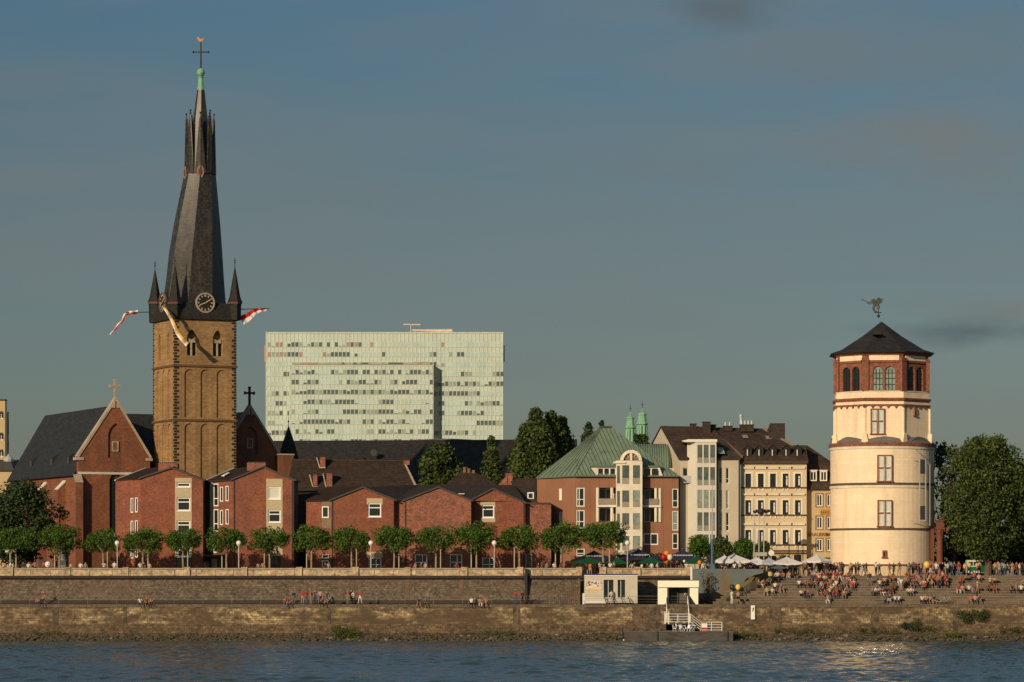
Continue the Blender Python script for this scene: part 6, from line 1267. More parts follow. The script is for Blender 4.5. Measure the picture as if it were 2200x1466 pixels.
for i, (px, top, w_, lab) in enumerate(trees):
    Y = 415.2; hgt = (Z(top, Y)-ZP)/6.35; root = thing('plane_tree', lab, 'tree', (X(px, Y), Y, ZP), 'clipped plane trees along the promenade')
    cm_, tm_ = variants[i % 5]; root.scale = (w_*1.06, w_*1.05, hgt); root.rotation_euler = (0, 0, (i*2.4) % 6.28 if False else (0 if i % 2 else math.pi))
    child('crown', cm_, root); child('trunk', tm_, root); child('stake', stake_m, root, ((.62 if i % 2 else -.62)*(-1 if i % 3 == 0 else 1)*(1 if i % 2 else -1)*-1, .35, 0))
def big_tree(name, lab, px, Y, top, bot, wpx, m, nclump, leaf, seed, shape='round', trunk=None, per=60, dens=None, cr=None, grp=None, depth=None):
    s_ = Y/F; root = thing(name, lab, 'tree', (X(px, Y), Y, ZP), grp); r = np.random.RandomState(seed)
    z1, z0 = Z(top, Y)-ZP, Z(bot, Y)-ZP; R_ = wpx/2*s_; cl = []; hh = z1-z0; cr = cr or R_*.24
    for i in range(nclump):
        t = r.uniform(0, 1); a = r.uniform(0, 6.28); q_ = r.uniform(.1, 1)**.5
        if shape == 'round': w_ = math.sqrt(max(1-(2*t-1)**2*.86, .05))*(1-.12*t)
        elif shape == 'poplar': w_ = (math.sin(math.pi*min(t*.78+.2, 1))**.6)*(1-t**3*.4)
        elif shape == 'cone': w_ = 1-.88*t
        else: w_ = 1
        rr = (R_-cr*.7)*w_*q_*(1+.12*math.sin(3*a+seed)); k = cr*r.uniform(.6, 1.25)*(.6 if shape != 'round' and t > .8 else 1)
        cl.append((rr*math.cos(a), (depth or .8)*rr*math.sin(a), z0+k*.6+(hh-k*1.3)*t, k, 1 if shape == 'round' else 1.3))
    child('crown', leaf_mesh('crown', cl, per, leaf, m, seed+1), root)
    tr = trunk or R_*.07; segs = [([(0, 0, -.1), (.15, 0, z0*.6+.5), (.1, .1, z0+hh*.45), (0, 0, z0+hh*.8)], [tr*1.25, tr, tr*.6, tr*.2])]
    for k in range(6):
        a = k*1.05+seed; zz = z0+hh*(.02+.1*k); segs.append(([(.1, 0, zz), (R_*.35*math.cos(a), R_*.35*math.sin(a), zz+hh*.15), (R_*.62*math.cos(a), R_*.62*math.sin(a), zz+hh*.28)], [tr*.5, tr*.3, tr*.12]))
    child('trunk', trunk_mesh('trunk', segs, m_barkd), root); return root
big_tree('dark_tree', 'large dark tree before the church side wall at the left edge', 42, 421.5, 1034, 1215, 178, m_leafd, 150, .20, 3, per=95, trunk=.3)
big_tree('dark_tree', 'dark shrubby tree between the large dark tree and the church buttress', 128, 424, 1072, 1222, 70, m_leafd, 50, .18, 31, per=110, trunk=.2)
big_tree('broad_tree', 'huge broad green tree right of the sandstone column with its brown trunk showing', 2122, 423, 938, 1198, 215, m_leafb, 300, .20, 7, per=75, trunk=.42, cr=1.25)
big_tree('broad_tree', 'green tree cut off by the right edge of the photo', 2215, 427, 985, 1205, 130, m_leafb, 110, .22, 9, per=80, trunk=.3)
big_tree('broad_tree', 'smaller green tree between the round tower and the huge broad tree', 2048, 428, 955, 1190, 84, m_leafb, 90, .22, 11, per=80, trunk=.25)
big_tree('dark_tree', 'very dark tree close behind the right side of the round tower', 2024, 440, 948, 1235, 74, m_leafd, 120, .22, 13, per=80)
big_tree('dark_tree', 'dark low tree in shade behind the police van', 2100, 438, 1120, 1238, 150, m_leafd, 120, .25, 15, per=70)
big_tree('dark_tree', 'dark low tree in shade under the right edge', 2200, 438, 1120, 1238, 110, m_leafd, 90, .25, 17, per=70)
big_tree('round_tree', 'broad dark green tree rising behind the low brick terrace', 940, 470, 953, 1075, 124, m_leafb, 90, .26, 19, per=55)
big_tree('poplar', 'slim poplar in front of the long slate roof', 1057, 474, 938, 1075, 46, m_leafb, 110, .24, 23, 'poplar', per=120, cr=.8)
for i, (px, t, w_, lab) in enumerate(((1152, 880, 92, 'tallest poplar of the group left of the green roof'), (1184, 886, 80, 'middle poplar of the group left of the green roof'), (1206, 897, 60, 'right and lowest poplar of the group left of the green roof'), (1128, 912, 66, 'short poplar at the left edge of the poplar group'))):
    big_tree('poplar', lab, px, 466+i*3, t, 1080, w_*1.05, m_leafb, 230, .25, 25+i, 'poplar', per=110, cr=1.1, grp='poplars left of the green roof')
big_tree('conifer', 'small dark treetop beyond the left slope of the green roof', 1264, 520, 908, 1000, 36, m_leafd, 80, .25, 33, 'poplar', per=110, cr=.7)
big_tree('conifer', 'treetop showing just over the peak of the green roof', 1293, 525, 903, 1000, 24, m_leafd, 60, .25, 35, 'poplar', per=110, cr=.6)
big_tree('round_tree', 'dark bushy treetop in front of the twin belfries', 1376, 500, 932, 1010, 54, m_leafd, 80, .25, 37, per=90)
big_tree('round_tree', 'low dark treetop at the left end of the long slate roof ridge', 780, 480, 983, 1050, 60, m_leafd, 40, .25, 39, per=45)
for i, (px, t, w_, lab) in enumerate(((1502, 1150, 58, 'clipped green tree left of the blue pole before the grey cream house'), (1550, 1156, 50, 'clipped green tree right of the blue pole'), (1598, 1158, 56, 'clipped green tree left of the triple mast'), (1640, 1164, 36, 'low clipped green tree behind the triple mast'))):
    big_tree('square_tree', lab, px, 424, t, 1203, w_, m_leafb if i % 2 else m_leafp, 50, .15, 51+i, per=130, trunk=.12, cr=.75, grp='clipped trees before the grey cream house')
rr_ = np.random.RandomState(3); cl = [(rr_.uniform(95, 330), rr_.uniform(520, 640), ZP+rr_.uniform(2, 10), rr_.uniform(2.5, 4.5)) for _ in range(70)]+[(rr_.uniform(-330, -90), rr_.uniform(520, 640), ZP+rr_.uniform(2, 10), rr_.uniform(2.5, 4.5)) for _ in range(70)]
o = bpy.data.objects.new('distant_wood', leaf_mesh('distant_wood', cl, 14, .6, m_leafd, 99)); COL.objects.link(o); tag(o, 'dark far-off tree mass beyond the two ends of the river front', 'trees', kind='stuff')
# weeds and bushes on the bank
def bush(px, py0, py1, w, lab, seed, Y=401.3, m=m_grass):
    root = thing('bush', lab, 'bush', (X(px, Y), Y, Z(py1, Y)-.05), 'bushes on the river bank'); r = np.random.RandomState(seed); s_ = Y/F; cl = []; hh = (py1-py0)*s_; R_ = w*s_/2
    for i in range(14): cl.append((r.uniform(-R_, R_), r.uniform(-.3, .3), r.uniform(.1, hh*.75), max(hh*.3, .15)))
    child('foliage', leaf_mesh('foliage', cl, 420, .085, m, seed), root); segs = [([(r.uniform(-.1, .1), 0, -.05), (r.uniform(-R_, R_)*.7, 0, hh*.7)], [.02, .008]) for _ in range(5)]; child('stem', trunk_mesh('stem', segs, m_barkd), root)
bush(742, 1340, 1379, 46, 'bright green bush on the stones left of centre', 1); bush(1602, 1350, 1377, 56, 'green bush just right of the concrete pontoon', 2); bush(2050, 1352, 1375, 44, 'green bush on the bank below the broad tree', 3)
bush(1957, 1330, 1352, 34, 'dark bush against the quay wall below the round tower', 4, 402.4, m_leafd); bush(2090, 1304, 1336, 54, 'ivy bush clinging high on the right part of the quay wall', 5, 402.7, m_leafb)
def tall_bush(px, Y, zb, top, w, m, lab, seed):
    root = thing('bush', lab, 'bush', (X(px, Y), Y, zb)); r = np.random.RandomState(seed); hh = Z(top, Y)-zb; cl = [(r.normal()*w*.3, r.normal()*.25, hh*t, .34, 1.6) for t in np.linspace(.06, .92, 16)]
    child('foliage', leaf_mesh('foliage', cl, 330, .09, m, seed), root); child('stem', trunk_mesh('stem', [([(0, 0, 0), (.1, 0, hh*.9)], [.05, .015])], m_barkd), root)
tall_bush(1517, 409.8, ZQ, 1228, .75, mat('ochre_reed_leaves', (.17, .105, .03), (.10, .07, .022), fine=0, island=.4, trans=.2), 'tall ochre brown bush against the teal ramp wall', 91)
r = np.random.RandomState(9); cl = []
for (x0, x1, py, n) in ((60, 130, 1357, 26), (160, 190, 1368, 8), (500, 540, 1364, 8), (990, 1125, 1358, 60), (1655, 1760, 1352, 50), (1790, 1930, 1352, 60), (2140, 2200, 1352, 30), (270, 310, 1369, 8), (830, 850, 1367, 5), (1960, 2010, 1347, 30), (340, 480, 1366, 22), (560, 700, 1366, 20), (860, 980, 1362, 24), (1150, 1330, 1364, 26), (1690, 1780, 1362, 22), (2000, 2140, 1362, 26)):
    for i in range(n):
        px = r.uniform(x0, x1); Y = r.uniform(401.6, 402.7); cl.append((X(px, Y), Y, Z(py+r.uniform(-2, 5), Y), r.uniform(.14, .34), .8))
o = bpy.data.objects.new('bank_weeds', leaf_mesh('bank_weeds', cl, 330, .06, m_grass, 77)); COL.objects.link(o); tag(o, 'green and yellow weeds growing along the foot of the quay wall', 'weeds', kind='stuff')

# ---------------------------------------------------------------- lamps, poles, signs, railing
lampsrc = None
for px, lab in ((252, 'globe lamp before the left edge of the left tall brick house'), (513, 'globe lamp before the right tall brick house'), (797, 'globe lamp before the first low brick gable'), (1062, 'globe lamp before the third low brick gable'), (1348, 'globe lamp beside the navy parasols')):
    Y = 412.6; loc = (X(px, Y), Y, ZP)
    if lampsrc is None:
        root = thing('street_lamp', lab, 'street lamp', loc, 'white globe lamps along the promenade'); h_ = Z(1167, Y)
        b = MB(); b.cyl((loc[0], Y, ZP), (loc[0], Y, ZP+.6), .12, .1, 8); b.cyl((loc[0], Y, ZP+.6), (loc[0], Y, h_-.3), .075, .06, 8); b.build('post', mat('grey_lamp_post', (.45, .42, .36), rough=.4, spec=.4), root)
        b = MB(); b.cyl((loc[0], Y, h_-.4), (loc[0], Y, h_-.26), .16, .13, 10); b.build('collar', m_steel, root)
        b = MB(); b.sph((loc[0], Y, h_), .32, 10); b.build('globe', m_globe, root, True); lampsrc = root
    else:
        c = copy_tree(lampsrc); c.location = loc; c['label'] = lab; ORG[c.name] = Vector(loc)
def single(name, mb, mats, label, cat, org, group=None):
    o = mb.build(name, mats, org=org); return tag(o, label, cat, group)
# quay edge railing
m_railg = mat('dull_galvanised_rail', (.22, .20, .17), rough=.6)
root = thing('quay_railing', 'thin grey steel railing along the edge of the lower quay', 'railing', (0, 403.5, ZQ)); zr1, zr2 = ZQ+.98, ZQ+.55
k = -60
while k < 1500: b = MB(); b.box(X(k, 404.8)-.015, X(k, 404.8)+.015, 404.77, 404.8, ZQ, ZQ+1.0); k += 62; b.build('post', m_railg, root)
for z in (ZQ+1.0, ZQ+.62, ZQ+.3):
    b = MB(); b.cyl((X(-80, 404.8), 404.77, z), (X(1500, 404.8), 404.77, z), .018 if z > ZQ+.9 else .010, None, 5); b.build('rail', m_railg, root)
# information pillar, advertising column, tent-like sign at the left
Y = 418
root = thing('advertising_column', 'dark round advertising column with a pale globe and red cap on top', 'column', (X(137, Y), Y, ZP)); c = (X(137, Y), Y, 0)
b = MB(); b.lathe(c, [(.62, ZP), (.62, Z(1187, Y))], 16); b.build('drum', mat('poster_dark', (.06, .065, .07), (.12, .12, .12), ns=2.5, brick=(.9, .7, .05, 2.5, .5), fine=.3), root)
b = MB(); b.lathe(c, [(.75, Z(1187, Y)), (.75, Z(1184, Y)), (.45, Z(1179, Y)), (.1, Z(1176, Y))], 16); b.build('cap', m_red, root)
b = MB(); b.sph((c[0]-.25, Y-.7, Z(1184, Y)), .36, 8); b.build('globe', m_globe, root, True)
Y = 417.5; root = thing('info_pillar', 'narrow grey information pillar before the dark tree', 'sign', (X(88, Y), Y, ZP)); b = MB(); b.box(X(84, Y), X(91.5, Y), Y, Y+.3, ZP, Z(1197, Y)); b.box(X(83.5, Y), X(92, Y), Y-.02, Y+.32, Z(1197, Y), Z(1196, Y)); b.build('slab', m_zinc, root)
Y = 416; root = thing('street_sign', 'pale fringed canopy sign on a thin post at the left edge', 'sign', (X(23, Y), Y, ZP)); b = MB(); b.cyl((X(23, Y), Y, ZP), (X(23, Y), Y, Z(1184, Y)), .06); b.build('post', m_steel, root)
b = MB(); b.box(X(11, Y), X(36, Y), Y-.1, Y+.5, Z(1185, Y), Z(1181, Y)); 
for k in range(10): b.box(X(11.5+k*2.45, Y), X(13+k*2.45, Y), Y-.1, Y-.05, Z(1187, Y), Z(1185, Y))
b.build('canopy', m_trim, root)
# blue and white pole, triple mast with wreath, round sign
Y = 411.8; root = thing('banner_pole', 'tall thin pole, grey above and steel blue below, left of the white parasols', 'pole', (X(1530, Y), Y, ZP)); b = MB(); b.cyl((X(1530, Y), Y, Z(1238, Y)), (X(1530, Y), Y, Z(1158, Y)), .16, .14, 8); b.box(X(1525, Y), X(1535, Y), Y-.2, Y+.2, Z(1238, Y), Z(1212, Y)); b.build('lower_pole', m_polebl, root)
b = MB(); b.cyl((X(1530, Y), Y, Z(1158, Y)), (X(1530.5, Y), Y, Z(1040, Y)), .09, .05, 8); b.build('upper_pole', m_steel, root)
Y = 419; root = thing('triple_mast', 'three thin poles carrying a dark wreath ornament and a small pale sign board', 'mast', (X(1631, Y), Y, ZP))
for i, px in enumerate((1620, 1630.5, 1641)):
    b = MB(); b.cyl((X(px, Y), Y, ZP), (X(px+.3, Y), Y, Z(1103, Y)), .07, .05, 6); b.build('pole', m_steel, root)
b = MB(); r = random.Random(3); b.sph(P3(1635, 1099, Y), .42, 7); 
for k in range(34): b.sph(P3(1620+k*.95, 1099+2.2*math.sin(k*.75), Y+r.uniform(-.2, .2)), r.uniform(.1, .2), 4)
b.build('wreath', m_iron, root)
b = MB(); b.box(X(1617.5, Y), X(1648, Y), Y-.15, Y-.08, Z(1195, Y), Z(1187, Y)); b.build('sign_board', mat('pale_grey_board', (.36, .36, .29), fine=.2), root)
root = thing('round_sign', 'round cream disc sign on a post behind the white parasols', 'sign', (X(1657, Y), Y, ZP)); b = MB(); b.cyl((X(1657, Y), Y-.05, Z(1188.5, Y)), (X(1657, Y), Y+.05, Z(1188.5, Y)), .36, .36, 18); d = b.build('disc', m_trim, root); b = MB(); b.cyl((X(1657, Y), Y+.1, ZP), (X(1657, Y), Y+.1, Z(1194, Y)), .05); b.build('post', m_steel, root)
b = MB(); b.cyl((X(1660, Y), Y, Z(1180, Y)), (X(1655, Y), Y, Z(1178, Y)), .05); b.cyl((X(1660, Y), Y, Z(1180, Y)), (X(1662, Y), Y, Z(1188, Y)), .04); b.build('scroll_bracket', m_iron, root)
# white post, kilometre board
Y = 408.6; root = thing('post', 'white painted post between the parapet end and the teal ramp wall', 'post', (X(1485, Y), Y, ZQ)); b = MB(); b.cyl((X(1485, Y), Y-1, ZQ), (X(1485, Y), Y-1, Z(1219, Y)), .16, .16, 10); b.cyl((X(1485, Y), Y-1, Z(1219, Y)), (X(1485, Y), Y-1, Z(1218, Y)), .2, .2, 10); b.build('shaft', m_offw, root)
Y = 402.8; root = thing('distance_board', 'upright white board with a small dark figure on the quay wall', 'sign', (X(1617, Y), Y, Z(1331, Y))); b = MB(); b.box(X(1613.3, Y), X(1621.8, Y), Y-.08, Y+.15, Z(1331, Y), Z(1301, Y)); b.build('board', m_white, root)
b = MB()   # the mark: an open figure like a 4 with a bar
q4 = lambda px, py: Vector((X(px, Y), Y-.1, Z(py, Y)))
for a, c in (((1619.3, 1305), (1616.3, 1309)), ((1616.3, 1309), (1619.8, 1309)), ((1618.6, 1306.5), (1618.6, 1312)), ((1616.5, 1311), (1616.5, 1313.5)), ((1616.5, 1313.5), (1619, 1313.5))): b.cyl(q4(*a), q4(*c), .035, None, 4)
b.build('figure', m_iron, root)

# ---------------------------------------------------------------- ticket kiosk and jetty
Y = 406.4; root = thing('ticket_kiosk', 'cream container kiosk with blue roof edge and poster on the lower quay', 'kiosk', (X(1312, Y), Y, ZQ))
kp = Plane(1256, Y, 1369, Y); zk0, zk1 = ZQ+.12, Z(1236, Y); op = holes(kp, [(1297, 1318, 1246, 1284), (1327, 1343, 1246, 1284)])
b = MB(); b.M = kp.M; b.facade(0, kp.len, zk0, zk1, op, .5); b.poly([(kp.len, 0, zk0), (kp.len, 2.6, zk0), (kp.len, 2.6, zk1), (kp.len, 0, zk1)]); b.poly([(0, 2.6, zk0), (0, 0, zk0), (0, 0, zk1), (0, 2.6, zk1)]); b.poly([(0, 0, zk1), (kp.len, 0, zk1), (kp.len, 2.6, zk1), (0, 2.6, zk1)])
b.box(kp.len*.985, kp.len+.03, -.03, 2.6, zk0, zk1); b.build('body', m_kiosk, root)
b = MB(); b.M = kp.M; b.box(-.08, kp.len+.08, -.1, 2.7, zk1+.002, zk1+.15); b.build('roof_edge', m_blue, root)
b = MB(); b.M = kp.M; b.box(-.06, kp.len+.06, -.07, -.035, zk1-.1, zk1); b.build('white_trim', m_white, root)
for i, r in enumerate(op):
    b = MB(); b.M = kp.M; b.box(r[0]+.02, r[1]-.02, .4, .48, r[2]+.02, r[3]-.02); d = b.build('door_glass', m_glass, root)
    b = MB(); b.M = kp.M
    for k in ((.0, .42) if i == 0 else (.0, .35)): c = r[0]+(r[1]-r[0])*k; b.box(c+.02, c+.12, .3, .39, r[2]+.02, r[3]-.02)
    b.build('door_frame', m_steel, d)
b = MB(); b.M = kp.M; r = kp.rect(1259.5, 1295, 1248, 1268); b.box(*r[:2], -.04, -.0, *r[2:]); po = b.build('poster', mat('faded_poster', (.62, .55, .45), (.5, .42, .34), ns=4, fine=.1, lo=.45, hi=.6), root)
random.seed(12)
b = MB(); b.M = kp.M; uw = r[1]-r[0]; hh = r[3]-r[2]
for k in range(26):
    u, v = r[0]+uw*random.uniform(.06, .93), r[2]+hh*random.uniform(.32, .85); b.extr([(u, -.06, v), (u+random.uniform(.05, .16), -.06, v+.03), (u+random.uniform(.08, .2), -.06, v+random.uniform(.08, .2)), (u-.04, -.06, v+random.uniform(.05, .12))], (0, .02, 0))
b.box(r[0]+.03, r[0]+.07, -.06, -.04, r[2]+hh*.3, r[3]-.05); b.build('faded_print', mat('dull_red_print', (.30, .10, .08), (.12, .09, .08), ns=5, lo=.45, hi=.55), po)
b = MB(); b.M = kp.M; b.box(r[0]+.02, r[1]-.02, -.06, -.04, r[2]+.03, r[2]+hh*.2); b.build('yellow_strip', mat('yellow_strip', (.72, .50, .22)), po)
b = MB(); b.M = kp.M; b.box(-.25, -.002, .0, .9, zk0-.08, Z(1275, Y)); b.build('service_box', m_offw, root)
b = MB(); b.M = kp.M; b.box(.0, kp.len*.42, -.25, -.02, zk0, Z(1287, Y)); b.build('counter_base', m_offw, root)
b = MB(); b.M = kp.M; b.box(.0, kp.len*.42, -.3, -.02, Z(1287, Y)+.002, Z(1286, Y)+.03); b.build('counter', m_kiosk, root)
root = thing('bench_rack', 'dark slanting rack with pale slats before the kiosk doors', 'rack', (X(1323, 405.6), 405.6, ZQ))
b = MB(); Yr = 405.7
for px in (1298, 1316, 1334, 1350): b.cyl(P3(px, 1283, Yr+.3), P3(px+5, 1297, Yr-.3), .05, None, 6)
b.build('frame', m_iron, root)
for py in (1286, 1290.5, 1294):
    b = MB(); b.box(X(1299, Yr), X(1352, Yr), Yr-.1, Yr-.04, Z(py+1, Yr), Z(py, Yr)); b.build('slat', m_steel, root)
# landing stage portal + gangway + pontoon
Y = 404.2; root = thing('jetty_portal', 'cream panelled portal at the head of the gangway stairs', 'portal', (X(1458, Y), Y, ZQ))
b = MB()
b.box(X(1413.5, Y), X(1501.5, Y), Y, Y+.5, Z(1262, Y), Z(1247.5, Y)); b.build('lintel_panel', m_portal, root)
b = MB(); b.extr([(X(1414, Y), Y, Z(1300, Y)), (X(1426, Y), Y, Z(1300, Y)), (X(1430, Y), Y, Z(1296, Y)), (X(1433.5, Y), Y, Z(1282, Y)), (X(1433.5, Y), Y, Z(1263.5, Y)), (X(1414, Y), Y, Z(1263.5, Y))], (0, .5, 0)); b.build('side_panel', m_portal, root)
b = MB(); b.extr([(X(1500, Y), Y, Z(1300, Y)), (X(1500, Y), Y, Z(1263.5, Y)), (X(1482, Y), Y, Z(1263.5, Y)), (X(1482, Y), Y, Z(1280, Y)), (X(1495, Y), Y, Z(1299, Y))], (0, .5, 0)); b.build('side_panel', m_portal, root)
b = MB(); b.box(X(1413, Y), X(1502, Y), Y-.05, Y+2.6, Z(1247.5, Y)+.002, Z(1246.5, Y)+.02); b.build('roof', m_zinc, root)
b = MB(); b.box(X(1433.6, Y), X(1437, Y), Y+.1, Y+.4, Z(1300, Y), Z(1262, Y)); b.box(X(1456, Y), X(1459, Y), Y+1.8, Y+1.9, Z(1297, Y), Z(1262, Y)); b.box(X(1478, Y), X(1481.9, Y), Y+.1, Y+.4, Z(1300, Y), Z(1262, Y)); b.build('frame', m_zinc, root)
b = MB(); b.box(X(1434, Y), X(1482, Y), Y+2.0, Y+2.1, Z(1297, Y), Z(1262, Y)); b.build('gate_mesh', mat('grey_gate_mesh', (.16, .14, .11), (.11, .10, .08), ns=3, brick=(.08, .08, .02, .6, .1)), root)
b = MB(); b.cyl((X(1416, Y), Y+1.5, ZQ), (X(1416, Y), Y+1.5, Z(1250, Y)), .12); b.cyl((X(1499, Y), Y+1.5, ZQ), (X(1499, Y), Y+1.5, Z(1250, Y)), .12); b.build('rear_post', m_steel, root)
root = thing('gangway', 'steel gangway stairs with white railings leading down to the pontoon', 'gangway', (X(1455, 402), 402, Z(1340, 402)))
yA, yB_ = 404.3, 400.7; xa, xb = X(1437, 402), X(1476, 402)
zA_, zB_ = ZQ, Z(1338, yB_)
b = MB(); n = 12
for i in range(n):
    y = yA+(yB_-yA)*(i+.5)/n; z = zA_+(zB_-zA_)*(i+.5)/n; b.box(xa, xb, y-.17, y+.17, z-.05, z)
b.build('stairs', mat('grating_steps', (.2, .18, .15), fine=.15), root)
b = MB(); b.hull6([(xa-.06, yA, zA_-.3), (xa, yA, zA_-.3), (xa, yB_, zB_-.3), (xa-.06, yB_, zB_-.3)], [(xa-.06, yA, zA_), (xa, yA, zA_), (xa, yB_, zB_), (xa-.06, yB_, zB_)]); b.hull6([(xb, yA, zA_-.3), (xb+.06, yA, zA_-.3), (xb+.06, yB_, zB_-.3), (xb, yB_, zB_-.3)], [(xb, yA, zA_), (xb+.06, yA, zA_), (xb+.06, yB_, zB_), (xb, yB_, zB_)]); b.build('stringer', m_steel, root)
for xx in (xa-.25, xb+.2):
    b = MB()
    for k in (.25, .6, .95): b.cyl((xx, yA, zA_+k), (xx, yB_, zB_+k), .03, None, 5)
    for k in range(5): y = yA+(yB_-yA)*k/4; z = zA_+(zB_-zA_)*k/4; b.cyl((xx, y, z-.2), (xx, y, z+1.0), .035, None, 5)
    b.build('handrail', m_white, root)
b = MB(); ya = yB_-.1; zp0 = Z(1338, ya)
b.box(X(1430, ya), X(1483, ya), ya-1.0, ya+.1, zp0-.12, zp0); b.box(X(1430, ya), X(1483, ya), ya-1.0, ya-.9, zp0-.9, zp0-.12); b.build('landing', m_concrete, root)
def rail_run(root, pts, nr=4, hh=1.05, gap=10):
    b = MB()
    for k in range(nr):
        z = .12+(hh-.12)*k/(nr-1)
        for p, q_ in zip(pts, pts[1:]): b.cyl(Vector(p)+Vector((0, 0, z)), Vector(q_)+Vector((0, 0, z)), .032, None, 5)
    for p, q_ in zip(pts, pts[1:]):
        n = max(int((Vector(q_)-Vector(p)).length/1.1), 1)
        for i in range(n+1): c = Vector(p).lerp(Vector(q_), i/n); b.cyl(c, c+Vector((0, 0, hh+.03)), .042, None, 5)
    b.build('railing', m_white, root)
yR = ya-1.02; zb2 = Z(1356, yR)
rail_run(root, [(X(1431, yR), yR, zp0), (X(1482, yR), yR, zp0)]); rail_run(root, [(X(1483, yR), yR, zp0), (X(1506, yR), yR, Z(1356, yR)), (X(1551, yR), yR, Z(1356, yR))])
for px in (1429, 1437, 1480): 
    b = MB(); b.cyl((X(px, yR), yR+.05, Z(1341, yR)), (X(px, yR), yR+.05, Z(1314, yR)), .09, .09, 8); b.build('post', m_trim, root)
b = MB(); b.hull6([(X(1483, ya), ya-1, zp0-.1), (X(1483, ya), ya, zp0-.1), (X(1506, ya), ya, zb2-.1), (X(1506, ya), ya-1, zb2-.1)], [(X(1483, ya), ya-1, zp0), (X(1483, ya), ya, zp0), (X(1506, ya), ya, zb2), (X(1506, ya), ya-1, zb2)]); b.build('lower_stairs', m_concrete, root)
root = thing('pontoon', 'long low grey concrete pontoon floating at the foot of the gangway', 'pontoon', (X(1455, 399.6), 399.6, 0))
yP = 398.6; b = MB(); b.box(X(1338, yP), X(1575, yP), yP, 402, -.5, Z(1358.5, yP)); b.build('hull', m_concrete, root)
b = MB(); b.box(X(1336, yP), X(1577, yP), yP-.06, 402.05, Z(1358.5, yP), Z(1357, yP)); b.build('deck', mat('pontoon_deck', (.14, .125, .10), fine=.2), root)
for px in (1336, 1411, 1562):
    b = MB(); b.box(X(px, yP), X(px+3, yP), yP-.1, yP+.02, -.4, Z(1350 if px < 1400 else 1357, yP)+.01); b.build('fender', m_iron, root)
b = MB(); b.box(X(1430, yP), X(1484, yP), yP+1, yP+1.8, Z(1357, yP), Z(1342, yP)); b.build('support_block', m_concrete, root)
b = MB(); b.cyl((X(1340, yP), yP-.2, -.1), (X(1340, yP), yP-.2, .25), .09); b.build('mooring_float', m_white, root)
chair = None; ci = 0
for px, py in ((1451, 1355), (1456, 1347), (1464, 1355), (1470, 1349), (1476, 1356), (1486, 1356), (1492, 1351)):
    Yc = yP+.5; loc = (X(px, Yc), Yc-(.2 if py > 1352 else -.35), Z(1357, yP)+(0 if py > 1352 else .28)); ci += 1
    lab = ('white plastic chair in the pontoon jumble, %s' % ['first from the left, low', 'second from the left, on top', 'third from the left, low', 'fourth from the left, on top', 'fifth from the left, low', 'second from the right, low', 'far right, on top'][ci-1])
    root = thing('plastic_chair', lab, 'chair', loc, 'white plastic chairs jumbled on the pontoon'); x, y, z = loc
    b = MB(); b.box(x-.22, x+.22, y-.2, y+.2, z+.36, z+.4); b.build('seat', m_white, root)
    b = MB(); b.hull6([(x-.21, y+.17, z+.4), (x+.21, y+.17, z+.4), (x+.21, y+.2, z+.4), (x-.21, y+.2, z+.4)], [(x-.19, y+.27, z+.82), (x+.19, y+.27, z+.82), (x+.19, y+.3, z+.82), (x-.19, y+.3, z+.82)]); b.build('backrest', m_white, root)
    for sx in (-1, 1):
        for sy in (-1, 1): b = MB(); b.cyl((x+sx*.19, y+sy*.17, z+.37), (x+sx*.23, y+sy*.21, z), .028, .022, 5); b.build('leg', m_white, root)
    root.rotation_euler = (random.uniform(-.1, .1), random.uniform(-.2, .2), random.uniform(-1.2, 1.2))
Yc = yP+1.2; 
for px, lab in ((1513, 'white and red box on the pontoon behind the lower railing'),):
    root = thing('lifebuoy_box', lab, 'box', (X(px, Yc), Yc, Z(1357, yP))); x = X(px, Yc); z = Z(1357, yP)
    b = MB(); b.box(x-.3, x+.3, Yc-.2, Yc+.2, z, z+.45); b.build('base', m_red, root); b = MB(); b.box(x-.33, x+.33, Yc-.23, Yc+.23, z+.45, z+.95); b.build('lid', m_white, root)
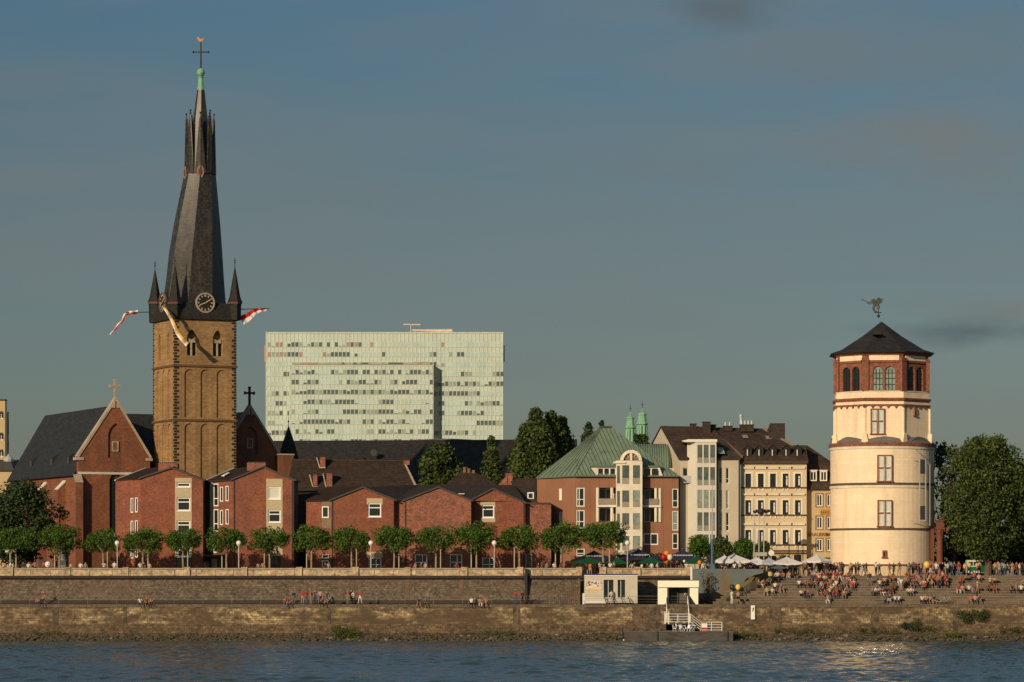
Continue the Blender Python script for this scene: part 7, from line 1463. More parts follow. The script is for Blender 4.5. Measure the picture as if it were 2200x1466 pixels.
# ---------------------------------------------------------------- parasols, tents, balloons
def parasol(px, Y, ptop, pe, w, m, lab, n=4, ph=math.pi/4, valance=0, writing=None, grp=None, name='parasol', pole=m_steel):
    s_ = Y/F; x = X(px, Y); root = thing(name, lab, 'parasol', (x, Y, ZP), grp); zt_, ze = Z(ptop, Y), Z(pe, Y); R_ = w/2*s_*(math.sqrt(2) if n == 4 else 1)
    b = MB(); k = 6; N_ = n*6; rings = []
    for j in range(k+1):
        t = j/k; z = zt_+(ze-zt_)*(t**.85); R = []
        for i in range(N_):
            a = ph+2*math.pi*i/N_; seg = (i % 6)/6; 
            c = math.cos(math.pi/n)/math.cos(2*math.pi/n*seg-math.pi/n); rr = R_*t*c
            R.append((x+math.sin(a)*rr, Y-math.cos(a)*rr, z-.06*math.sin(math.pi*seg)*t*(1 if n > 4 else 2)))
        rings.append(R)
    for j in range(k):
        for i in range(N_):
            i2 = (i+1) % N_
            if j == 0: b.poly([rings[0][0], rings[1][i], rings[1][i2]])
            else: b.poly([rings[j][i], rings[j+1][i], rings[j+1][i2], rings[j][i2]])
    if valance:
        for i in range(N_):
            i2 = (i+1) % N_; p, q_ = Vector(rings[k][i]), Vector(rings[k][i2]); dv = Vector((0, 0, -valance*(1.0 if i % 2 else .75))); dv2 = Vector((0, 0, -valance*(.75 if i % 2 else 1.0))); b.poly([p, q_, q_+dv2, p+dv])
    b.build('canopy', m, root)
    b = MB(); b.cyl((x, Y, ZP), (x, Y, zt_+.12), .045, .04, 6); b.build('pole', pole, root)
    b = MB()
    for i in range(n*2 if n == 4 else n):
        a = ph+2*math.pi*i/(n*2 if n == 4 else n); rr = R_*(.68 if (n == 4 and i % 2) else .96); b.cyl((x, Y, zt_-.25), (x+math.sin(a)*rr, Y-math.cos(a)*rr, ze-.03), .015, None, 4)
    b.build('ribs', m_iron, root)
    if writing:
        v = (ze-zt_); t = .62; rr = w/2*s_; sl = math.atan2(-v, rr); Mx = Matrix.Translation((x, Y-rr*t-.05, zt_+v*t**.85+.03)) @ Matrix.Rotation(-(math.pi/2-sl)*.0-.9, 4, 'X')
        text_mesh(writing, .36, m_wcl, (0, 0, 0), Mx, root, .01)
    return root
G_ = 'large parasols on the promenade terrace'
parasol(1276, 419, 1183, 1204, 100, m_navy, 'navy parasol half behind the last plane tree, leftmost of the navy ones', grp=G_, writing='FRANKENHEIM')
parasol(1373, 419, 1180, 1202, 96, m_navy, 'navy parasol with faint lettering right of the last globe lamp', grp=G_, writing='FRANKENHEIM')
parasol(1466, 419, 1180, 1203, 92, m_navy, 'navy parasol with pale lettering right of the balloons', grp=G_, writing='FRANKENHEIM')
parasol(1262, 416, 1197, 1210, 72, m_green, 'green parasol farthest left, above the gap in the parapet', grp=G_); parasol(1325, 416, 1198, 1211, 62, m_green, 'green parasol between the plane tree trunk and the lamp post', grp=G_)
parasol(1396, 416, 1196, 1210, 60, m_green, 'green parasol left of the red balloon', grp=G_); parasol(1493, 416.5, 1196, 1210, 60, m_green, 'bright green parasol beside the blue pole', grp=G_)
G2 = 'white parasols on the square'
parasol(1556, 415.5, 1193, 1204, 38, m_pink, 'small scalloped white parasol next to the blue pole, leftmost white one', valance=.35, grp=G2); parasol(1577, 417, 1190, 1204, 66, m_pink, 'large scalloped white parasol left of the triple mast', valance=.35, grp=G2)
parasol(1625, 418, 1197, 1208, 44, m_pink, 'white parasol directly behind the triple mast', valance=.3, grp=G2); parasol(1652, 417.5, 1198, 1208, 34, mat('bluish_canvas', (.36, .38, .42)), 'bluish white parasol below the round disc sign', valance=.3, grp=G2)
parasol(1690, 418, 1196, 1209, 62, m_pink, 'wide white parasol below the townhouse windows', valance=.25, grp=G2); parasol(1755, 417, 1191, 1205, 64, m_pink, 'white parasol on a thick pole just left of the round tower', n=6, ph=.2, valance=.25, grp=G2, pole=m_beige)
parasol(1672, 415.8, 1213, 1221, 38, mat('slate_blue_canvas', (.10, .11, .14)), 'low slate blue parasol in front of the white ones', grp=G2)
parasol(1998, 418.5, 1207, 1212, 52, mat('brown_canvas', (.06, .045, .04)), 'flat dark brown parasol at the right foot of the round tower', grp='dark parasol')
def balloon(px, py, Y, r, m, lab, knot=True):
    root = thing('balloon', lab, 'balloon', (X(px, Y), Y, Z(py, Y)), 'balloons'); b = MB(); b.lathe((X(px, Y), Y, Z(py, Y)), [(max(r*math.sin(math.pi*i/10)*(1 if i > 5 else .96), .01), -r*1.12*math.cos(math.pi*i/10)) for i in range(11)], 18); b.build('envelope', m, root, True)
    b = MB(); b.cyl((X(px, Y), Y, Z(py, Y)-r*1.1), (X(px, Y)+.1, Y, Z(py, Y)-r*1.1-.9), .012, None, 4); b.build('string', m_steel, root)
m_org = mat('orange_rubber', (.75, .22, .02), rough=.3, fine=0); m_rrb = mat('red_rubber', (.45, .012, .01), rough=.3, fine=0); m_crb = mat('cream_rubber', (.72, .60, .42), rough=.3, fine=0); m_yrb = mat('yellow_rubber', (.75, .50, .10), rough=.3, fine=0); m_drb = mat('dark_green_rubber', (.03, .045, .04), rough=.3, fine=0)
balloon(1426, 1198, 411.6, .38, m_rrb, 'red balloon, left one of the bunch between the navy parasols'); balloon(1432.5, 1190, 411.9, .38, m_org, 'orange balloon at the top of the bunch between the navy parasols'); balloon(1439.5, 1198, 411.7, .36, m_crb, 'cream balloon, right one of the bunch between the navy parasols'); balloon(1431.5, 1206, 412, .3, m_org, 'small orange balloon at the bottom of the bunch')
balloon(1503, 1209, 411.8, .25, m_org, 'single orange balloon in front of the bright green parasol'); balloon(1470, 1206, 411.8, .16, m_white, 'small white balloon at the left of the bright green parasol')
balloon(1586, 1262, 409, .34, m_yrb, 'yellow balloon above two people standing at the left end of the steps'); balloon(1573, 1262, 409.2, .34, m_drb, 'dark green balloon above the person in white at the left end of the steps')
balloon(1991.5, 1214, 416.9, .42, m_yrb, 'big golden balloon under the brown parasol right of the round tower')
Y = 412.3; root = thing('balloon', 'white balloon with a simple drawn face above the left part of the parapet', 'balloon', (X(103, Y), Y, Z(1213, Y)), 'balloons'); b = MB(); b.lathe((X(103, Y), Y, Z(1213, Y)), [(max(.38*math.sin(math.pi*i/10), .01), -.38*math.cos(math.pi*i/10)) for i in range(11)], 18); b.build('envelope', m_white, root, True)
b = MB(); cxb, czb = X(103, Y), Z(1213, Y)
for s in (-1, 1): b.box(cxb+s*.13-.045, cxb+s*.13+.045, Y-.385, Y-.33, czb+.07, czb+.13)
b.box(cxb-.13, cxb+.13, Y-.385, Y-.33, czb-.12, czb-.08); b.build('drawn_face', m_iron, root)
Y = 409.9; root = thing('barrel', 'cream barrel with dark rim standing at the top left of the steps', 'barrel', (X(1655, 412), 412, Z(1239, 412))); b = MB(); b.lathe((X(1655, 412), 412, 0), [(.24, Z(1239, 412)), (.29, Z(1233, 412)), (.25, Z(1227.5, 412))], 12); b.build('body', mat('cream_barrel', (.6, .42, .2)), root)
for py in (1239, 1229): b = MB(); b.lathe((X(1655, 412), 412, 0), [(.28, Z(py, 412)), (.28, Z(py-1.3, 412))], 12); b.build('hoop', m_iron, root)
# police van
Y = 424; root = thing('police_van', 'white and green police van parked under the huge broad tree', 'van', (X(2105, Y), Y, ZP)); x0, x1 = X(2078, Y), X(2131, Y); L_ = x1-x0
m_vw = mat('van_white', (.62, .62, .58), rough=.3, fine=0); m_vg = mat('van_green', (.01, .12, .05), rough=.3, fine=0)
def sidepoly(pts, y0, y1, m, name, par): b = MB(); b.extr([(x0+L_*u, y0, ZP+v) for u, v in pts], (0, y1-y0, 0)); return b.build(name, m, par)
sidepoly([(0, .35), (1, .35), (1, 1.0), (.93, 1.15), (.85, 1.85), (.80, 1.95), (.02, 1.98), (0, 1.8)], Y, Y+1.8, m_vw, 'body', root)
sidepoly([(0, .62), (.72, .62), (.78, 1.13), (0, 1.13)], Y-.02, Y, m_vg, 'green_side', root); sidepoly([(.5, .40), (.72, .40), (.72, 1.80), (.5, 1.80)], Y-.04, Y-.02, m_vg, 'door', root)
for a, c in ((.04, .22), (.26, .46), (.52, .70), (.74, .86)): sidepoly([(a, 1.25), (c, 1.25), (c-(.03 if c > .8 else 0), 1.75), (a, 1.75)], Y-.06, Y-.041, m_glass, 'side_window', root)
for u in (.17, .83):
    b = MB(); b.cyl((x0+L_*u, Y-.05, ZP+.33), (x0+L_*u, Y+.2, ZP+.33), .33, .33, 16); w_ = b.build('wheel', m_iron, root); b = MB(); b.cyl((x0+L_*u, Y-.08, ZP+.33), (x0+L_*u, Y-.051, ZP+.33), .18, .18, 12); b.build('rim', m_steel, w_)
b = MB(); b.box(x0+L_*.25, x0+L_*.5, Y+.3, Y+1.5, ZP+1.98, ZP+2.12); b.build('roof_bar', m_polebl, root)
b = MB(); b.box(x1-.02, x1+.06, Y+.1, Y+.4, ZP+.75, ZP+.95); b.build('headlight', m_wcl, root)
# ---------------------------------------------------------------- people
def skin_person(name, pose):
    """one continuous skinned body; five-fingered hands; faces coloured by body region through material slots"""
    P = dict(pel=(0, 0, .93), sp=(0, 0, 1.12), ch=(0, .01, 1.34), nk=(0, .01, 1.49), hb=(0, -.01, 1.58), hd=(0, -.005, 1.68), shL=(-.18, .01, 1.42), shR=(.18, .01, 1.42), elL=(-.24, .03, 1.15), elR=(.24, .03, 1.15),
             wrL=(-.25, -.05, .91), wrR=(.25, -.05, .91), hpL=(-.09, 0, .88), hpR=(.09, 0, .88), knL=(-.11, -.02, .5), knR=(.11, -.02, .5), anL=(-.12, .02, .09), anR=(.12, .02, .09), toL=(-.14, -.14, .035), toR=(.14, -.14, .035))
    P.update(pose); P = {k: Vector(v) for k, v in P.items() if k not in ('long', 'shorts')}
    V = []; R = []; E = []; reg = []
    def add(p, r, g, par=None):
        V.append(Vector(p)); R.append(r if isinstance(r, tuple) else (r, r)); reg.append(g); i = len(V)-1
        if par is not None: E.append((par, i))
        return i
    pel = add(P['pel'], (.155, .11), 2); sp = add(P['sp'], (.135, .10), 1, pel); ch = add(P['ch'], (.165, .115), 1, sp); nk = add(P['nk'], .058, 0, ch); hb = add(P['hb'], (.078, .088), 0, nk); hd = add(P['hd'], (.088, .10), 3, hb)
    fwd = Vector((0, -1, 0)); add(P['hb']+fwd*.10+Vector((0, 0, .03)), .014, 0, hb)      # nose
    for s in 'LR':
        sg = -1 if s == 'L' else 1
        sh = add(P['sh'+s], .062, 1, ch); el = add(P['el'+s], .043, 1 if pose.get('long') else 0, sh); wr = add(P['wr'+s], .028, 0, el)
        d = (P['wr'+s]-P['el'+s]).normalized(); pm = add(P['wr'+s]+d*.06, (.034, .018), 0, wr); side = d.cross(fwd if abs(d.y) < .8 else Vector((0, 0, 1))).normalized(); up = d.cross(side)
        for k, (o, ln) in enumerate(((-.026, .065), (-.009, .078), (.009, .073), (.026, .056))):
            f1 = add(P['wr'+s]+d*(.085+ln*.35)+side*o, .0095, 0, pm); add(P['wr'+s]+d*(.085+ln*.8)+side*o*1.1+up*.02, .008, 0, f1)
        t1 = add(P['wr'+s]+d*.05+side*(.045)*sg+up*.01, .011, 0, pm); add(P['wr'+s]+d*.085+side*.055*sg+up*.02, .009, 0, t1)
        hp = add(P['hp'+s], .10, 2, pel); kn = add(P['kn'+s], .062, 2 if not pose.get('shorts') else 0, hp); an = add(P['an'+s], .04, 2 if not pose.get('shorts') else 0, kn); add(P['to'+s], (.038, .03), 4, an)
    me = bpy.data.meshes.new(name); me.from_pydata([tuple(v) for v in V], E, []); o = bpy.data.objects.new(name, me); COL.objects.link(o)
    md = o.modifiers.new('skin', 'SKIN'); md.use_smooth_shade = True; sv = me.skin_vertices[0].data
    for i, r in enumerate(R): sv[i].radius = r
    sv[0].use_root = True; sb = o.modifiers.new('sub', 'SUBSURF'); sb.levels = 1; sb.render_levels = 1
    dg = bpy.context.evaluated_depsgraph_get(); dg.update(); m2 = bpy.data.meshes.new_from_object(o.evaluated_get(dg)); bpy.data.objects.remove(o)
    m2.name = name; m2.materials.clear()
    for i in range(5): m2.materials.append(None)
    segs = [(V[a], V[b_], reg[a], reg[b_]) for a, b_ in E]; A = np.array([s[0] for s in segs]); B = np.array([s[1] for s in segs]); AB = B-A; den = (AB**2).sum(1)+1e-9
    n = len(m2.polygons); cen = np.zeros(n*3, 'f'); m2.polygons.foreach_get('center', cen); cen = cen.reshape(-1, 3); mi = np.zeros(n, 'i'); hz = P['hb'].z
    for i in range(n):
        c = cen[i]; t = np.clip(((c-A)*AB).sum(1)/den, 0, 1); d2 = ((A+AB*t[:, None]-c)**2).sum(1); j = int(d2.argmin()); g = segs[j][2] if t[j] < .5 else segs[j][3]
        if j >= 0 and segs[j][3] == 1 and segs[j][2] == 1: g = 1
        if c[2] > hz-.12 and abs(c[0]-P['hb'].x) < .13 and abs(c[1]-P['hb'].y) < .2: g = 3 if (c[2] > hz+.09 or (c[1] > P['hb'].y+.02 and c[2] > hz-.05)) else 0
        mi[i] = g
    m2.polygons.foreach_set('material_index', mi); m2.polygons.foreach_set('use_smooth', np.ones(n, bool)); return m2
ST = [skin_person('standing_person', p) for p in (
    {}, dict(elR=(.27, .02, 1.18), wrR=(.12, -.20, 1.2), hd=(.02, -.01, 1.68)), dict(knL=(-.12, -.12, .5), anL=(-.12, -.2, .09), toL=(-.12, -.36, .04), knR=(.1, .04, .5), anR=(.1, .2, .12), toR=(.1, .06, .04), wrL=(-.24, .08, .95), wrR=(.24, -.2, .98)),
    dict(elL=(-.3, .06, 1.2), wrL=(-.17, -.02, 1.0), elR=(.3, .06, 1.2), wrR=(.17, -.02, 1.0), long=1), dict(hpL=(-.12, 0, .88), knL=(-.18, -.02, .5), anL=(-.22, .02, .09), toL=(-.26, -.14, .035), elL=(-.2, -.08, 1.2), wrL=(-.06, -.25, 1.32), shorts=1),
    dict(pel=(.03, 0, .93), ch=(-.02, .01, 1.34), elR=(.24, .03, 1.15), long=1, anR=(.2, -.05, .09), toR=(.24, -.2, .035)))]
def sit(dx=0, lean=0, kn=.0, arms='knee', **k):
    p = dict(pel=(0, 0, .11), sp=(0, -.02-lean*.4, .30), ch=(0, -.05-lean, .52), nk=(dx*.4, -.07-lean*1.3, .67), hb=(dx*.6, -.10-lean*1.5, .76), hd=(dx*.7, -.10-lean*1.6, .86), shL=(-.18, -.04-lean, .60), shR=(.18, -.04-lean, .60),
             hpL=(-.10, -.05, .10), hpR=(.10, -.05, .10), knL=(-.15-kn, -.46, .17), knR=(.15+kn, -.46, .17), anL=(-.14-kn, -.52, -.24), anR=(.14+kn, -.50, -.24), toL=(-.16-kn, -.66, -.28), toR=(.16+kn, -.64, -.28))
    if arms == 'knee': p.update(elL=(-.26, -.16-lean, .38), elR=(.26, -.16-lean, .38), wrL=(-.15, -.36, .26), wrR=(.15, -.36, .26))
    elif arms == 'back': p.update(elL=(-.28, .16, .36), elR=(.28, .16, .36), wrL=(-.3, .26, .08), wrR=(.3, .26, .08))
    else: p.update(elL=(-.24, -.2-lean, .42), elR=(.26, -.12, .38), wrL=(-.08, -.32-lean, .56), wrR=(.2, -.34, .25))
    p.update(k); return p
SI = [skin_person('sitting_person', p) for p in (sit(), sit(.04, .12, .05), sit(0, -.12, .02, 'back'), sit(-.05, .05, .1, 'drink'), sit(.03, .18, .0, 'knee', long=1), sit(0, .05, .06, 'knee', shorts=1),
    sit(0, .1, 0, 'knee', knL=(-.12, -.34, .42), knR=(.12, -.34, .42), anL=(-.12, -.50, .06), anR=(.12, -.50, .06), toL=(-.13, -.62, .03), toR=(.13, -.62, .03), wrL=(-.08, -.42, .36), wrR=(.08, -.42, .36)))]
cm = {}
def pm(kind, name, c):
    k = kind+name
    if k not in cm: cm[k] = mat(name.replace(' ', '_').replace('-', '_')+'_'+kind, c, tuple(x*.75 for x in c), rough=.8, ns=6, fine=.15, obj=True)
    return cm[k]
TOP = {'white': (.60, .57, .51), 'black': (.02, .019, .022), 'red': (.34, .035, .03), 'dark red': (.18, .025, .03), 'orange': (.36, .14, .06), 'pink': (.48, .27, .24), 'grey': (.22, .21, .21), 'light blue': (.28, .42, .55), 'navy': (.03, .035, .08), 'tan': (.42, .29, .16), 'yellow': (.60, .42, .10), 'green': (.04, .12, .07), 'brown': (.11, .065, .04), 'cream': (.62, .52, .34), 'purple': (.16, .08, .16), 'turquoise': (.12, .38, .38)}
BOT = {'black': (.018, .018, .02), 'blue': (.07, .10, .18), 'dark blue': (.03, .04, .08), 'white': (.62, .60, .56), 'tan': (.36, .26, .15), 'grey': (.14, .14, .14), 'brown': (.08, .05, .035), 'green': (.05, .08, .05)}
HAIR = {'dark': (.018, .013, .01), 'brown': (.06, .035, .02), 'fair': (.30, .19, .08), 'grey': (.25, .24, .22)}; SKIN = {'a': (.36, .19, .115), 'b': (.27, .135, .08), 'c': (.42, .24, .155)}; shoe = pm('shoe', 'black', (.03, .025, .02))
PE = []
prr = random.Random(77)
def person(px, pf, pose, top, bot, where, Y=None, hair=None, variant=None):
    """pf: photo row of the feet (standing) or seat (sitting) -> which step or level it is on"""
    g = prr
    if where == 'step':
        zf = H+(YH-pf)/F*410
        k = max(0, min(NS, round((zf-ZQ)/RISE))); 
        Yp = SY+TR*(k-1)+(.42 if pose == 'st' else .02) if k > 0 else 405.6
        if k >= NS: Yp = SY+TR*NS+g.uniform(.0, .9); k = NS
        z = ZQ+RISE*k; plc = ['on the quay before the steps', 'on the lowest step', 'on the second step', 'on the third step', 'on the fourth step', 'on the fifth step', 'on the sixth step', 'on the seventh step', 'on the eighth step', 'on the ninth step', 'on the tenth step', 'at the top of the steps'][k]
        if pose == 'si': Yp = Yp+.05 if k < NS else SY+TR*(NS-1)+.05
        if pose == 'si' and k == 0: Yp = 402.95; z = ZQ+.02; plc = 'on the quay edge below the steps'
    elif where == 'edge': Yp = 402.95; z = ZQ+.02; plc = 'on the quay edge'
    elif where == 'quay': Yp = Y or 407.2; z = ZQ; plc = 'on the lower quay'
    elif where == 'prom': Yp = Y or 413.4; z = ZP; plc = 'on the promenade'
    else: Yp = Y or 418.0; z = ZP; plc = 'on the square'
    M_ = ST if pose == 'st' else SI; vi = variant if variant is not None else g.randrange(len(M_)); o = bpy.data.objects.new('person', M_[vi]); COL.objects.link(o)
    o.location = (X(px, Yp), Yp, z); o.rotation_euler = (0, 0, g.uniform(-.5, .5) if pose == 'si' else g.choice((g.uniform(-1, 1), g.uniform(-1, 1), g.uniform(2, 4)))); s_ = g.uniform(.93, 1.06)*(1.0); o.scale = (s_*1.04, s_*1.04, s_)
    hk = hair or g.choice(('dark', 'dark', 'brown', 'brown', 'fair', 'grey')); sk = g.choice('abc')
    for i, m in enumerate((pm('skin', sk, SKIN[sk]), pm('top', top, TOP[top]), pm('trousers', bot, BOT[bot]), pm('hair', hk, HAIR[hk]), shoe)): o.material_slots[i].link = 'OBJECT'; o.material_slots[i].material = m
    o['category'] = 'person'; o['group'] = 'people '+('sitting' if pose == 'si' else 'standing')+' '+plc
    PE.append((o, pose, top, bot, plc, px, hk)); return o
def rows(where, data, Y=None):
    for d in data: person(d[0], d[1], d[2], d[3], d[4], where, d[5] if len(d) > 5 else Y)
rows('edge', [(82, 0, 'si', 'orange', 'blue'), (91, 0, 'si', 'black', 'dark blue'), (301, 0, 'si', 'white', 'blue'), (315, 0, 'si', 'brown', 'black'), (325, 0, 'si', 'orange', 'blue'), (612, 0, 'si', 'orange', 'blue'), (624, 0, 'si', 'dark red', 'blue'), (693, 0, 'si', 'dark red', 'black'),
 (902, 0, 'si', 'black', 'blue'), (915, 0, 'si', 'green', 'brown'), (1013, 0, 'si', 'white', 'black'), (1021, 0, 'si', 'brown', 'black'), (1032, 0, 'si', 'tan', 'white'), (1044, 0, 'si', 'orange', 'blue')])
rows('quay', [(94, 0, 'st', 'dark red', 'grey', 409.3), (631, 0, 'st', 'navy', 'grey', 409.8), (650, 0, 'st', 'red', 'tan'), (658, 0, 'st', 'red', 'blue'), (668, 0, 'st', 'orange', 'tan'), (677, 0, 'st', 'black', 'dark blue'), (688, 0, 'st', 'pink', 'blue', 409), (702, 0, 'st', 'navy', 'black'), (747, 0, 'st', 'red', 'grey', 409), (755, 0, 'st', 'brown', 'black', 409.6),
 (760, 0, 'st', 'white', 'black'), (774, 0, 'st', 'red', 'white'), (1107, 0, 'st', 'red', 'blue', 408), (1122, 0, 'st', 'dark red', 'black', 408.5), (1572, 0, 'st', 'white', 'white', 405.8), (1586, 0, 'st', 'pink', 'black', 406), (1470, 0, 'st', 'white', 'black', 406.3), (1314, 0, 'st', 'white', 'white', 405.9)])
rows('prom', [(8, 0, 'st', 'tan', 'grey'), (22, 0, 'st', 'white', 'blue'), (28, 0, 'st', 'white', 'grey'), (50, 0, 'st', 'navy', 'blue'), (61, 0, 'st', 'white', 'tan'), (75, 0, 'st', 'grey', 'black', 414), (93, 0, 'st', 'red', 'black'), (152, 0, 'st', 'tan', 'brown'), (173, 0, 'st', 'white', 'grey'), (184, 0, 'st', 'pink', 'grey'), (223, 0, 'st', 'white', 'black'), (246, 0, 'st', 'white', 'blue'),
 (301, 0, 'st', 'white', 'blue'), (309, 0, 'st', 'black', 'black'), (321, 0, 'st', 'pink', 'tan'), (555, 0, 'st', 'pink', 'blue'), (565, 0, 'st', 'orange', 'grey'), (699, 0, 'st', 'black', 'black'), (706, 0, 'st', 'pink', 'blue'), (893, 0, 'st', 'pink', 'grey'), (905, 0, 'st', 'brown', 'blue'), (914, 0, 'st', 'pink', 'black'), (981, 0, 'st', 'dark red', 'blue'),
 (1073, 0, 'st', 'black', 'black'), (1157, 0, 'st', 'brown', 'black'), (1165, 0, 'st', 'dark red', 'blue'), (1175, 0, 'st', 'grey', 'black'), (1191, 0, 'st', 'white', 'blue'), (1205, 0, 'st', 'black', 'grey'), (1268, 0, 'st', 'orange', 'tan', 411.9), (1289, 0, 'st', 'white', 'black'), (1295, 0, 'st', 'white', 'blue', 414), (1311, 0, 'st', 'white', 'black'), (1319, 0, 'st', 'white', 'black', 414),
 (1357, 0, 'st', 'white', 'black'), (1364, 0, 'st', 'black', 'black'), (1379, 0, 'st', 'white', 'blue'), (1391, 0, 'st', 'black', 'black', 414), (1400, 0, 'st', 'white', 'black'), (1413, 0, 'st', 'white', 'grey'), (1446, 0, 'st', 'dark red', 'blue'), (1455, 0, 'st', 'black', 'black'), (1462, 0, 'st', 'brown', 'grey'), (1475, 0, 'st', 'white', 'black', 414), (1511, 0, 'st', 'white', 'blue'), (1522, 0, 'st', 'tan', 'brown')])
rows('square', [(1578, 0, 'st', 'white', 'black', 414), (1590, 0, 'st', 'white', 'black', 411.4), (1600, 0, 'st', 'black', 'grey', 415), (1611, 0, 'st', 'purple', 'black', 416), (1622, 0, 'st', 'grey', 'black'), (1634, 0, 'st', 'dark red', 'blue'), (1648, 0, 'st', 'white', 'tan', 416.9), (1666, 0, 'st', 'black', 'black'), (1676, 0, 'st', 'brown', 'blue'), (1690, 0, 'st', 'red', 'blue', 416.8), (1699, 0, 'st', 'tan', 'grey'), (1708, 0, 'st', 'cream', 'brown'),
 (1722, 0, 'st', 'orange', 'tan', 416.7), (1728, 0, 'st', 'white', 'blue'), (1732, 0, 'st', 'black', 'black', 416.6), (1744, 0, 'st', 'red', 'grey'), (1765, 0, 'st', 'brown', 'black'), (1785, 0, 'st', 'dark red', 'brown'), (1803, 0, 'st', 'orange', 'blue'), (1827, 0, 'st', 'tan', 'brown', 416.6), (1838, 0, 'st', 'pink', 'grey'), (1843, 0, 'st', 'tan', 'green', 417), (1848, 0, 'st', 'white', 'white', 417.4),
 (1856, 0, 'st', 'black', 'grey', 416.9), (1861, 0, 'st', 'black', 'tan'), (1882, 0, 'st', 'white', 'black', 416.7), (1889, 0, 'st', 'brown', 'grey'), (1911, 0, 'st', 'red', 'grey', 416.8), (1920, 0, 'st', 'black', 'green', 417.2), (1932, 0, 'st', 'dark red', 'tan', 416.9), (1953, 0, 'st', 'black', 'brown'), (1962, 0, 'st', 'brown', 'black'), (1968, 0, 'st', 'black', 'black', 416.9), (1979, 0, 'st', 'pink', 'dark blue', 416.7),
 (1975, 0, 'st', 'black', 'grey'), (2003, 0, 'st', 'grey', 'grey', 417), (2030, 0, 'st', 'cream', 'tan'), (2036, 0, 'st', 'light blue', 'black', 416.6), (2044, 0, 'st', 'grey', 'grey', 417.4), (2050, 0, 'st', 'green', 'black'), (2060, 0, 'st', 'red', 'grey', 417), (2072, 0, 'st', 'yellow', 'brown', 417.2), (2082, 0, 'st', 'yellow', 'black', 417.6), (2098, 0, 'st', 'yellow', 'brown', 417.1), (2104, 0, 'st', 'pink', 'black'),
 (2144, 0, 'st', 'red', 'black', 417.2), (2152, 0, 'st', 'orange', 'blue', 417), (2157, 0, 'st', 'turquoise', 'dark blue', 416.6), (2163, 0, 'st', 'tan', 'dark blue', 417.3), (2147, 0, 'st', 'grey', 'grey', 416.5), (2184, 0, 'st', 'brown', 'brown'), (2191, 0, 'st', 'cream', 'tan', 416.6), (2196, 0, 'st', 'dark red', 'blue', 417.2)])
